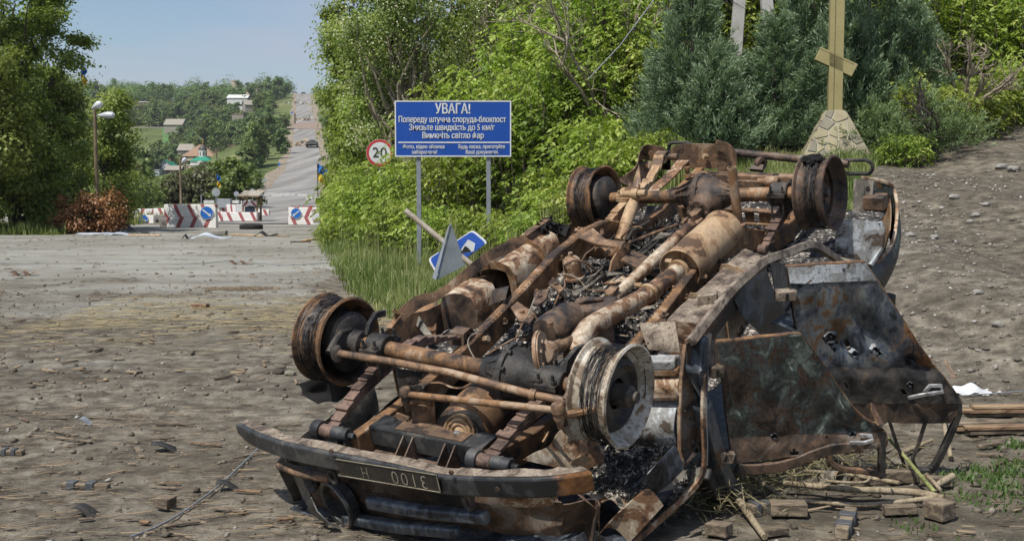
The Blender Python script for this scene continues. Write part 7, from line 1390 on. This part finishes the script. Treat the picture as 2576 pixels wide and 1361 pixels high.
# scrub and low trees covering the rest of the slope, one mass
C = []
for i in range(16000):
    Y = 82 + 540 * rs.random() ** .8; px = rs.uniform(230, 760); x = pxX(px, Y); d = x - float(np.interp(Y, RY, RX)); H = rs.uniform(2.0, 4.6) * (.75 if Y < 180 else 1); R = H * rs.uniform(.45, .75)
    if d > -9 - .02 * Y or (395 < Y < 512 and px < 425) or (px > 665 and d > -18 and Y < 320): continue
    if Y > 150 and vnoise(np.array([x * .06]), np.array([Y * .04]), 9)[0] < .2: continue
    if blocked(x, Y, H, R): continue
    C.append((x, Y, tz(x, Y), R, H, rs.random()))
    if len(C) > 4200: break
C = np.array(C); n = 260000; k = nr.choice(len(C), n, p=C[:, 4] / C[:, 1] / (C[:, 4] / C[:, 1]).sum()); d = unit(nr.normal(size=(n, 3))); r = nr.random(n) ** .45
p = C[k, :3] + np.stack([d[:, 0] * C[k, 3] * r, d[:, 1] * C[k, 3] * r, C[k, 4] * (.5 + .55 * d[:, 2] * r)], 1); sz = .16 + .0013 * C[k, 1]
V, Q = flatleaf(p, unit(d + np.array([0, 0, .7]) + nr.normal(size=(n, 3)) * .5), sz * 1.3, sz * .9); o = npmesh('slope_scrub', V, Q, M['leaf_far2'], None, 0, np.clip(.36 + .7 * (C[k, 5] - .5) + .1 * nr.normal(size=n), 0, 1)); tag(o, 'dense green scrub covering the village slope', 'scrub', kind='stuff')
# wood along the ridge, one mass
C = []
for k in range(420):
    Y = rs.uniform(610, 760); px = rs.uniform(150, 740) if rs.random() < .8 else rs.uniform(800, 1500); x = pxX(px, Y)
    if px < 760 and x - float(np.interp(Y, RY, RX)) > -9: continue
    C.append((x, Y, tz(x, Y), rs.uniform(3.0, 6.5), rs.uniform(5, 9) + 6 * rs.random() ** 4))
C = np.array(C); n = 110000; k = nr.integers(0, len(C), n); d = unit(nr.normal(size=(n, 3))); r = nr.random(n) ** .4
p = C[k, :3] + np.stack([d[:, 0] * C[k, 3] * r, d[:, 1] * C[k, 3] * r, C[k, 4] * (.5 + .5 * d[:, 2] * r)], 1)
V, Q = flatleaf(p, unit(d + np.array([0, 0, .7]) + nr.normal(size=(n, 3)) * .5), 1.0, .7); o = npmesh('ridge_wood', V, Q, M['leaf_far'], None, 0, np.clip(.4 + .5 * (nr.random(len(C))[k] - .5) + .1 * nr.normal(size=n), 0, 1)); tag(o, 'dense green wood along the skyline of the hill', 'wood', kind='stuff')
# ================================================================== grass, gravel and litter on the ground
def tzv(x, y): return terrain(x, y) + relief(x, y)
def grass(name, n, region, hmin, hmax, mat, lbl, tintc=.45, wid=.007, lean=.45, tuft=0):
    x, y = region(n); n = len(x)
    if tuft: x = x + nr.normal(size=n) * tuft; y = y + nr.normal(size=n) * tuft
    z = tzv(x, y) - .01; h = (hmin + (hmax - hmin) * nr.random(n) ** 1.6) * (.45 + 1.2 * vnoise(x * 1.7, y * 1.7, 61)); a = nr.random(n) * 6.283; b = nr.random(n) * 6.283; ln = h * lean * nr.random(n)
    w = wid * (.6 + .8 * nr.random(n)); dx, dy = np.cos(a) * w, np.sin(a) * w; lx, ly = np.cos(b) * ln, np.sin(b) * ln
    p = np.stack([x, y, z], 1); V = np.stack([p + np.stack([dx, dy, 0 * x], 1), p - np.stack([dx, dy, 0 * x], 1), p + np.stack([lx * .35 - dx * .8, ly * .35 - dy * .8, h * .6], 1), p + np.stack([lx * .35 + dx * .8, ly * .35 + dy * .8, h * .6], 1), p + np.stack([lx, ly, h * .95], 1)], 1).reshape(-1, 3)
    i = np.arange(n)[:, None] * 5; T = np.concatenate([i + [0, 1, 2], i + [0, 2, 3], i + [3, 2, 4]]); t = np.clip(tintc + .3 * (vnoise(x * .9, y * .9, 77) - .5) * 2 + .16 * nr.normal(size=n), 0, 1)
    return tag(npmesh(name, V, T, mat, None, 0, np.concatenate([t, t, t])), lbl, 'grass', kind='stuff')
vl = lambda y: np.interp(y, [9, 11.2, 14, 17.6, 23, 29, 36], [-.55, -1.2, -1.95, -2.75, -3.9, -5.1, -6.4])
def reg_verge(n):
    y = 9 + 27 * nr.random(n) ** 1.5; u = nr.random(n); x = vl(y) + .35 * (fbm(y * 1.3, y * .4, 3, 5)) + u ** 1.1 * (3.4 - .0 * y); k = nr.random(n) < np.clip(u * 7 + .15, 0, 1); return x[k], y[k]
grass('verge_grass', 70000, reg_verge, .03, .24, M['grass'], 'rough green grass on the verge beside the wreck', .5, .006, .8)
def reg_vw(n):
    y = 10 + 20 * nr.random(n) ** 1.3; u = nr.random(n); x = vl(y) + .4 + u * 2.8; k = vnoise(x * 1.1, y * 1.1, 91) > .5; return x[k], y[k]
grass('verge_stalks', 5200, reg_vw, .25, .75, M['grass'], 'loose tall stalks rising from the verge grass', .66, .005, .35)
def reg_bank(n):
    y = 11.5 + 7.5 * nr.random(n); x = np.interp(y, [11.5, 14, 20], [0.2, -.2, -1.0]) + nr.random(n) * np.interp(y, [11.5, 14, 15.2, 17.5, 19, 21], [2.6, 4.6, 5.2, 6.4, 7.6, 9.5]); return x, y
grass('bank_grass', 50000, reg_bank, .04, .22, M['grass'], 'tall seeding grass on the bank around the cross', .42, .006, .8)
def reg_left(n): y = 36 + 10 * nr.random(n) ** 1.3; x = np.interp(y, [36, 46], [-20.5, -22]) + nr.random(n) * 5.8; return x, y
grass('tree_foot_grass', 16000, reg_left, .05, .42, M['grass'], 'long grass under the roadside trees on the left', .38, .014)
def reg_cp(n): y = 52 + 10 * nr.random(n); x = np.where(nr.random(n) < .6, -22.5 + 3.8 * nr.random(n), -7.9 + 3 * nr.random(n)); return x, y
grass('checkpoint_grass', 9000, reg_cp, .1, .6, M['grass'], 'grass tufts around the checkpoint blocks', .45, .02)
def clumped(pts, spread):
    def f(n): k = nr.integers(0, len(pts), n); q = np.array([(p[0], p[1], p[2] if len(p) > 2 else 1) for p in pts]); return q[k, 0] + nr.normal(size=n) * spread * q[k, 2], q[k, 1] + nr.normal(size=n) * spread * q[k, 2]
    return f
wp = []
for zx, zy in ((2480, 420), (2530, 430), (2500, 560), (2540, 540), (2400, 600), (2450, 620), (2330, 640), (2380, 700), (2560, 620), (2440, 740), (2200, 640), (2290, 590), (2550, 760), (2170, 760), (2380, 800), (2560, 700), (1860, 980), (2500, 850), (2060, 640)): p = gp(*pix(7, zx, zy)); wp.append((p.x, p.y))
M['weed'] = leafmat('young weeds', [(52, 80, 36), (72, 100, 48), (92, 118, 62)], .3, var=0)
grass('young_weeds', 1300, clumped(wp, .06), .01, .045, M['weed'], 'small green weeds sprouting in the dirt', .5, .006, .9)
# weeds with seed heads growing before the thicket
def reg_weed(n):
    k = nr.integers(0, 70, n); rx = np.random.default_rng(4); cx = rx.uniform(-.1, 3.3, 70); cy = rx.uniform(16.5, 20.5, 70); cx = cx - (cy - 16) * .38; return cx[k] + nr.normal(size=n) * .05, cy[k] + nr.normal(size=n) * .05
grass('seeding_weeds', 6000, reg_weed, .2, .8, M['grass'], 'tall yellowish seeding weeds in front of the thicket', .62, .010, .12)
# ---- stones
def rocks(name, x, y, r, mat, lbl, flat=.6):
    n = len(x); z = tzv(x, y); O = np.array([(1, 0, 0), (0, 1, 0), (-1, 0, 0), (0, -1, 0), (0, 0, 1), (0, 0, -1.0)]); D = O[None] * (.55 + .7 * nr.random((n, 6, 1))) + nr.normal(size=(n, 6, 3)) * .16; D[:, :, 2] *= flat
    a = nr.random(n) * 6.283; c, s = np.cos(a)[:, None], np.sin(a)[:, None]; D = np.stack([D[:, :, 0] * c - D[:, :, 1] * s, D[:, :, 0] * s + D[:, :, 1] * c, D[:, :, 2]], 2)
    V = (D * r[:, None, None] + np.stack([x, y, z + r * .25], 1)[:, None]).reshape(-1, 3); i = np.arange(n)[:, None] * 6; T = np.concatenate([i + f for f in ((0, 1, 4), (1, 2, 4), (2, 3, 4), (3, 0, 4), (1, 0, 5), (2, 1, 5), (3, 2, 5), (0, 3, 5))]); t = nr.random(n)
    return tag(npmesh(name, V, T, mat, None, 0, np.tile(t, 8)), lbl, 'stones', kind='stuff')
def tintmat(name, cols, rough=.92):
    t = NT(name); a = t.n('Attribute', attribute_name='tint'); k = len(cols); c = t.ramp(a.outputs['Fac'], [(i / (k - 1), srgb(*q)) for i, q in enumerate(cols)]); n = t.noise(t.geo(), 60, 5, .65); return t.done(t.mix(.4, c, t.ramp(n, [(.3, g3(.25)), (.7, g3(.75))]), 'OVERLAY'), rough, t.bump(n, .4, .004))
MS = tintmat('gravel stone', [(84, 79, 72), (106, 100, 92), (126, 120, 111), (146, 141, 133), (172, 169, 163)]); MC = tintmat('dirt clod', [(66, 60, 51), (88, 81, 70), (108, 101, 89), (126, 119, 106)]); MW = tintmat('wood splinter', [(74, 62, 50), (100, 86, 68), (122, 106, 84), (146, 128, 102), (108, 100, 88)])
n = 3600; y = 3.2 + 15 * nr.random(n) ** 1.5; x = (nr.random(n) * 1.1 - .55) * y * 1.05; rocks('gravel', x, y, .003 + .018 * nr.random(n) ** 7, MS, 'fine grey gravel scattered over the dirt')
n = 1300; u = nr.random(n); y = 7.5 + 9 * u; x = 3.05 + .32 * (y - 7.5) + nr.normal(size=n) * .35 + (nr.random(n) < .35) * nr.random(n) * 1.6; rocks('gravel_streak', x, y, .007 + .03 * nr.random(n) ** 3.5, MS, 'streak of pale stones along the track on the right')
n = 15000; y = 3.3 + 14 * nr.random(n) ** 1.5; x = (nr.random(n) * 1.15 - .6) * y * 1.0; k = (fbm(x * .35 + 3, y * .8, 3, 21) + .12 + .12 * nr.normal(size=n)) > .0; rocks('dirt_clods', x[k], y[k], .004 + .026 * nr.random(k.sum()) ** 7, MC, 'dark clods of trampled dirt', .7)
# ---- wood splinters and straw
def splinters(name, x, y, L_, w, mat, lbl, ang=None, cat_='litter'):
    n = len(x); z = tzv(x, y); a = nr.random(n) * 3.1416 if ang is None else ang + nr.normal(size=n) * .28; c, s = np.cos(a), np.sin(a); tilt = nr.normal(size=n) * .05; h = w * (.25 + .4 * nr.random(n))
    C = np.array([(-1, -1, 0), (1, -1, 0), (1, 1, 0), (-1, 1, 0), (-.92, -.7, 1), (.95, -.8, 1), (.85, .8, 1), (-.97, .6, 1)], float); X = C[None, :, 0] * L_[:, None] / 2; Y_ = C[None, :, 1] * w[:, None] / 2 * (1 + .3 * nr.normal(size=(n, 8))); Zz = C[None, :, 2] * h[:, None] + X * tilt[:, None] + .012
    V = np.stack([X * c[:, None] - Y_ * s[:, None] + x[:, None], X * s[:, None] + Y_ * c[:, None] + y[:, None], Zz + z[:, None]], 2).reshape(-1, 3); i = np.arange(n)[:, None] * 8
    Q = np.concatenate([i + f for f in ((3, 2, 1, 0), (4, 5, 6, 7), (0, 1, 5, 4), (1, 2, 6, 5), (2, 3, 7, 6), (3, 0, 4, 7))]); return tag(npmesh(name, V, Q, mat, None, 0, np.tile(nr.random(n), 6)), lbl, cat_, kind='stuff')
n = 4200; y = 3.9 + 3.4 * nr.random(n); x = -.15 - nr.random(n) * 3.4 * (y / 5) + .2; k = (vnoise(x * .9, y * 1.6, 51) + .25 * nr.normal(size=n)) > .35; splinters('wood_splinters', x[k], y[k], .012 + .15 * nr.random(k.sum()) ** 3, .002 + .007 * nr.random(k.sum()) ** 2.5, MW, 'splintered wood trodden into the mud before the wreck', .15)
n = 1000; y = 3.9 + 3.6 * nr.random(n); x = 1.2 + nr.random(n) * 2.6 * (y / 5); splinters('wood_litter', x, y, .015 + .15 * nr.random(n) ** 2.8, .003 + .010 * nr.random(n) ** 2, MW, 'splintered wood strewn beside the open doors', .1)
M['strawdull'] = leafmat('trodden straw', [(128, 112, 82), (154, 136, 98), (176, 160, 120)], .05, var=0)
n = 1500; y = 12.4 + 1.5 * nr.normal(size=n) * .8; x = -5.0 + 4.2 * nr.random(n); splinters('straw_belt', x, y, .08 + .3 * nr.random(n), .0025 + .003 * nr.random(n), M['strawdull'], 'yellow straw scattered in a belt across the road', .05, 'straw')
n = 900; y = 8 + 34 * nr.random(n) ** 1.2; x = -1.0 - nr.random(n) * y * .42; splinters('chaff', x, y, .03 + .12 * nr.random(n), .01 + .02 * nr.random(n), MW, 'bits of chaff and bark scattered over the road')
p0 = gp(605, 727); n = 900; splinters('dry_grass_heap', p0.x + nr.normal(size=n) * .28, p0.y + nr.normal(size=n) * .12, .06 + .18 * nr.random(n), .003 + .003 * nr.random(n), MW, 'small heap of dry grass on the road')
# ---- single pieces
z5 = lambda x, y: (.5976 * x, 547.4 + .5976 * y)
gs = 'wood pieces in the mud'; rs = random.Random(31); MWD = [M['greywood'], M['wood'], M['paleplank']]
for (a, b), (c, d), w_ in (((0, 965), (180, 958), .035), ((240, 935), (385, 955), .03), ((195, 905), (330, 925), .025), ((655, 880), (820, 882), .04), ((900, 1235), (1030, 1252), .045), ((690, 1310), (845, 1290), .045), ((55, 1060), (235, 1045), .018), ((160, 845), (280, 852), .022), ((380, 850), (530, 855), .018), ((610, 945), (735, 935), .04), ((575, 975), (600, 1020), .05), ((985, 1160), (1100, 1168), .035), ((960, 1030), (1080, 1000), .03), ((800, 955), (930, 968), .03), ((1000, 905), (1110, 930), .03), ((1150, 885), (1270, 880), .03), ((290, 678), (355, 682), .03), ((415, 580), (500, 576), .02), ((1170, 1290), (1235, 1280), .04), ((330, 1285), (395, 1278), .04), ((590, 1295), (630, 1298), .04), ((660, 630), (715, 628), .03), ((655, 1130), (760, 1128), .02), ((480, 1280), (590, 1282), .02), ((80, 850), (120, 862), .02), ((1010, 790), (1090, 800), .02)):
    p, q = z5(a, b), z5(c, d); board(0, p, q, w_ * .6, w_ * rs.uniform(.15, .35), [M['greywood'], M['wood'], M['greywood']][rs.randrange(3)], 'wood_piece', 'splintered piece of wood lying in the mud left of the wreck', 'wood', gs)
board(0, z5(812, 386), z5(875, 384), .09, .05, M['wood'], 'wood_piece', 'short dark plank end lying beyond the straw', 'wood'); board(0, z5(725, 1235), z5(672, 1225), .07, .05, M['greywood'], 'wood_piece', 'split chunk of grey wood standing in the mud', 'wood')
M['strapmetal'] = paint('dark strap metal', (78, 82, 86), (64, 66, 70), .6, 9, .1, .4)
def strapped(p, q, w_, h_, lbl):
    A, B = gp(*p), gp(*q); root = empty('strapped_wood_block', ((A + B) / 2)); tag(root, lbl, 'wood block'); d = B - A; d.z = 0; L_ = d.length; d.normalize()
    MB().box((0, 0, h_ / 2), (L_, w_, h_), d).build('block', M['greywood'], root, 38, .006)
    for t in (-.28, .12): MB().box(d * L_ * t + Vector((0, 0, h_ / 2 + .003)), (L_ * .17, w_ + .012, h_ + .01), d).build('metal_strap', M['strapmetal'], root, 38, .003)
strapped(z5(262, 1142), z5(460, 1145), .04, .03, 'strapped wooden block lying in the mud left of the wreck'); strapped(z5(0, 1000), z5(100, 1000), .04, .03, 'dark strapped wooden block at the edge of the mud'); strapped(pix(7, 1350, 1050), pix(7, 1415, 890), .055, .05, 'strapped wooden block below the long broken branch'); strapped(pix(7, 730, 890), pix(7, 905, 850), .06, .05, 'strapped wooden block at the end of the branch pile')
for p, q, w_, h_, lb in (((870, 885), (1115, 890), .09, .055, 'notched wooden block beside the branch pile'), ((1960, 930), (2050, 900), .10, .075, 'square wooden block with a notch under the branch fork'), ((1420, 690), (1850, 665), .07, .06, 'long wooden block lying under the rear door'), ((830, 1035), (975, 1015), .05, .03, 'pale lath at the foot of the broken branch'), ((460, 1015), (600, 1040), .07, .05, 'pale board end beside the broken branch'), ((1630, 890), (1850, 880), .05, .04, 'dark log lying under the thin stem'), ((1870, 680), (2100, 700), .05, .04, 'dark weathered lath behind the branch fork'), ((2270, 445), (2420, 420), .03, .02, 'weathered stick in front of the board stack'), ((2250, 492), (2440, 505), .018, .015, 'thin pale stick beside the green weeds')):
    board(0, pix(7, *p), pix(7, *q), w_, h_, M['greywood'], 'wood_block', lb, 'wood')
def stack(cx, cy, n, L_, lb, rz):
    p = gp(*pix(7, cx, cy)); root = empty('board_stack', p, rz); tag(root, lb, 'boards')
    for i in range(n): MB().box((rs.uniform(-.03, .03), (i % 2) * .11 + rs.uniform(-.02, .02), .02 + .026 * (i // 2)), (L_ * rs.uniform(.8, 1), .075, .02), (1, rs.uniform(-.04, .04), 0)).build('board', M['wood'] if i % 3 else M['greywood'], root, 38, .003)
stack(2440, 225, 5, .55, 'stack of pale boards lying behind the green weeds', .06); stack(2410, 340, 4, .44, 'loose heap of pale boards in front of the board stack', .1)
# broken branches
M['stem'] = burnt('peeled branch', [(98, 86, 68), (128, 114, 92), (148, 136, 114), (136, 124, 100)], 7, (.85, .95), 0, .4, .4, (4, 4, 1), seed=51); M['greenstem'] = burnt('green stem', [(84, 92, 50), (112, 118, 68), (136, 138, 90), (140, 136, 96)], 7, (.85, .95), 0, .3, .4, seed=52)
def stem(pts, r_, lb, h=(.03, .05, .04), mat='stem', v=7):
    P_ = []
    for i, z in enumerate(pts): p = gp(*pix(v, *z)); p.z += h[i % len(h)] if len(h) == len(pts) else .03; P_.append(p)
    L_ = smoothline(P_, 14); m = L_[7]; o = MB().tube([p - m for p in L_], [r_ * (1 - .3 * k / 14) for k in range(15)], 8).build('branch', M[mat], None, 60); o.location = m; return tag(o, lb, 'branch', 'broken branches beside the wreck')
stem([(2040, 845), (1830, 800), (1380, 790), (960, 750)], .019, 'thickest peeled branch of the pile beside the doors', (.05, .05, .06, .06)); stem([(2010, 830), (1500, 855), (1050, 838)], .013, 'long thin branch lying along the front of the pile', (.05, .03, .04))
stem([(1975, 800), (1880, 730), (1690, 575), (1470, 415)], .011, 'long green branch rising from the fork against the front door', (.05, .08, .14, .22), 'greenstem'); stem([(1740, 735), (1410, 695), (1100, 690)], .011, 'grey branch lying across the back of the pile', (.05, .06, .08))
stem([(590, 742), (760, 765), (1010, 838)], .011, 'smooth grey branch sloping out of the tangle', (.12, .09, .03)); stem([(400, 662), (720, 720), (1100, 690)], .007, 'thin green shoot running under the door', (.05, .05, .06), 'greenstem'); stem([(1740, 505), (1960, 415)], .014, 'straight stick lying behind the window bars', (.03, .03))
stem([(2095, 690), (1960, 740)], .018, 'short thick branch stump beside the fork', (.05, .03)); stem([(1920, 705), (2015, 785)], .011, 'short side branch of the fork', (.07, .05)); stem([(640, 855), (740, 955), (835, 1060)], .018, 'broken branch with torn bark in the corner of the pile', (.07, .04, .02))
stem([(600, 690), (850, 640), (1180, 540)], .010, 'grey green branch slanting up behind the tangle', (.04, .10, .16), 'greenstem'); stem([(460, 850), (700, 720), (880, 610)], .010, 'green stalk slanting up beside the sill', (.03, .08, .12), 'greenstem'); stem([(1240, 765), (1500, 775), (1550, 730)], .007, 'thin curved twig on top of the thick branch', (.08, .08, .1)); stem([(2085, 520), (2035, 430), (1985, 300)], .014, 'stick leaning in the rear door window', (.02, .14, .30))
M['tangle'] = leafmat('dry tangle', [(84, 82, 56), (114, 108, 78), (148, 138, 104)], .15, var=0)
n = 1500; k = nr.integers(0, 7, n); cp = np.array([list(gp(*pix(7, *z)))[:2] for z in ((620, 740), (820, 720), (560, 800), (900, 700), (1300, 640), (1480, 620), (480, 900))]); x = cp[k, 0] + nr.normal(size=n) * .13; y = cp[k, 1] + nr.normal(size=n) * .1
z = tzv(x, y); p = np.stack([x, y, z + .02 + .13 * nr.random(n)], 1); d = unit(nr.normal(size=(n, 3)) * np.array([1, 1, .6])); V, Q = leafquads(p, d, .04 + .14 * nr.random(n) ** 2, .003 + .005 * nr.random(n)); tag(npmesh('dry_tangle', V, Q, M['tangle'], None, 0, nr.random(n)), 'tangle of dry stalks and leaves beside the wreck', 'stalks', kind='stuff')
c = gp(*pix(7, 1290, 690)); root = empty('old_can', c); tag(root, 'rusty open can lying in the branch pile', 'can'); MB().lathe([(.03, -.07), (.034, -.06), (.034, .05), (.038, .055), (.03, .05), (.028, -.05)], (0, 0, .045), (.5, -.8, .15), 22, True).build('can_body', RB['grey'], root); MB().sheet(quadgrid((-.12, 0, .0), (-.02, .02, .05), (.0, -.05, .03), (-.1, -.06, .0), 8, 6, lambda u, v: (0, 0, .015 * math.sin(9 * u)))).build('crushed_side', RB['grey'], root)
# cables
def cable(pts, r_, lb, mat):
    P_ = [gp(*q) + Vector((0, 0, r_ + .012)) for q in pts]; L_ = smoothline(P_, 40); L_ = [Vector((p.x, p.y, max(p.z, tz(p.x, p.y) + r_))) for p in L_]; o = MB().tube(L_, r_, 6).build('cable', mat, None, 60); tag(o, lb, 'cable')
cable([z5(*q) for q in ((1085, 985), (1010, 1062), (900, 1160), (750, 1268), (640, 1325), (550, 1358))], .0042, 'thin grey cable running out from under the bumper', M['galv']); cable([z5(*q) for q in ((0, 195), (240, 200), (480, 198), (800, 200), (930, 190), (1000, 185), (1180, 205), (1380, 195))], .006, 'thin wire lying across the road', M['galv']); cable([pix(7, *q) for q in ((2140, 95), (2350, 80), (2576, 62), (2800, 40))], .004, 'thin wire lying behind the rear door', M['galv'])
p = gp(*pix(7, 2200, 70)); o = MB().sheet(quadgrid((-.14, -.06, .01), (.14, -.05, .01), (.16, .08, .02), (-.12, .08, .03), 12, 8, lambda u, v: (.01 * math.sin(9 * v), 0, .05 * math.sin(3.1 * u) * math.sin(3.1 * v) + .012 * math.sin(13 * u)))).build('plastic_bag', M['white'], None, 60); o.location = p; tag(o, 'crumpled white bag lying behind the rear door', 'bag')
def stone(px, py, r_, lb, mat):
    p = gp(px, py); bm_ = bmesh.new(); bmesh.ops.create_icosphere(bm_, subdivisions=2, radius=r_)
    for v in bm_.verts: v.co *= 1 + rs.uniform(-.18, .18); v.co.z *= .6
    me = bpy.data.meshes.new('stone'); bm_.to_mesh(me); bm_.free(); o = mkobj('stone', me, mat, None, 50); o.location = p + Vector((0, 0, r_ * .25)); return tag(o, lb, 'stone')
stone(*z5(1222, 663), .045, 'rounded pale stone near the front wheel', SM[1]); stone(*z5(1170, 655), .05, 'dark clod beside the rounded pale stone', MC); stone(*z5(212, 650), .03, 'small white stone lying in the open mud', M['conc'])
for px, py, r_ in ((2290, 595, .06), (2350, 600, .05), (2200 + 200, 500, .07), (2455, 545, .06), (2480, 520, .05), (2550, 430, .1), (2520, 425, .09), (2440, 560, .045), (2300, 915, .04), (2460, 740, .05), (2510, 820, .045)): stone(px, py, r_, 'grey stone lying on the track beside the wreck', M['conc'])['group'] = 'grey stones on the track'
M['scrapblk'] = RB['char']
for x, y, w_, lb in ((688, 985, .13, 'black curled scrap lying among the splinters'), (358, 1258, .1, 'black scrap standing beside the wood chip'), (360, 876, .07, 'bluish plastic scrap in the mud'), (955, 1150, .1, 'black strip of plastic near the bumper')):
    p = gp(*z5(x, y)); o = MB().sheet(quadgrid((-w_ / 2, -w_ / 3, .01), (w_ / 2, -w_ / 3, .01), (w_ / 2, w_ / 3, .02), (-w_ / 2, w_ / 3, .03), 8, 5, lambda u, v: (0, 0, .035 * math.sin(2.6 * u + 1) * (1 - .4 * v)))).build('plastic_scrap', M['scrapblk'] if 'blu' not in lb else M['galv'], None, 60); o.location = p; o.rotation_euler.z = rs.uniform(-.4, .4); tag(o, lb, 'scrap')
for x, y, lb in ((95, 245, 'broken rusty plate lying far out on the road'), (1010, 197, 'thin scrap by the wire on the road')):
    p = gp(*z5(x, y)); o = MB().sheet(quadgrid((-.22, -.05, .02), (.22, -.05, .02), (.22, .08, .04), (-.22, .08, .05), 12, 4, lambda u, v: (0, 0, .03 * math.sin(15 * u)))).build('scrap_plate', RB['rust'], None, 50); o.location = p; tag(o, lb, 'scrap')
# wooden bits and an old lamp ring under the bumper
for k, (a, b, w_) in enumerate((((100, 1235), (690, 1300), .07), ((820, 1200), (1030, 1215), .05), ((900, 1290), (1180, 1310), .06))): board(0, pix(8, *a), pix(8, *b), w_, .03, M['greywood'], 'wood_piece', ('long grey plank under the grille', 'short board under the bumper', 'board scrap lying under the nose')[k], 'wood')
p = gp(*pix(8, 1330, 1235)); o = MB().lathe([(.05, .0), (.075, .02), (.08, .03), (.085, .02), (.06, -.02)], (0, 0, .06), (.3, -.9, .35), 28, True).build('lamp_ring', RB['steel'], None); o.location = p; tag(o, 'loose bluish lamp ring lying under the nose of the wreck', 'lamp ring')

# ================================================================== thin summer haze over the valley
t = NT('haze air'); t.t.nodes.remove(t.b); pv = t.n('VolumePrincipled'); pv.inputs['Color'].default_value = (.93, .95, .97, 1); pv.inputs['Density'].default_value = .00016; pv.inputs['Anisotropy'].default_value = .2; t.l(pv.outputs[0], t.o.inputs['Volume'])
bm_ = bmesh.new(); bmesh.ops.create_cube(bm_, size=1); me = bpy.data.meshes.new('haze'); bm_.to_mesh(me); bm_.free()
hz = mkobj('haze', me, t.m, None, 0); hz.scale = (3300, 3300, 134); hz.location = (0, 0, 34); tag(hz, 'thin pale summer haze over the whole valley', 'haze', kind='stuff')
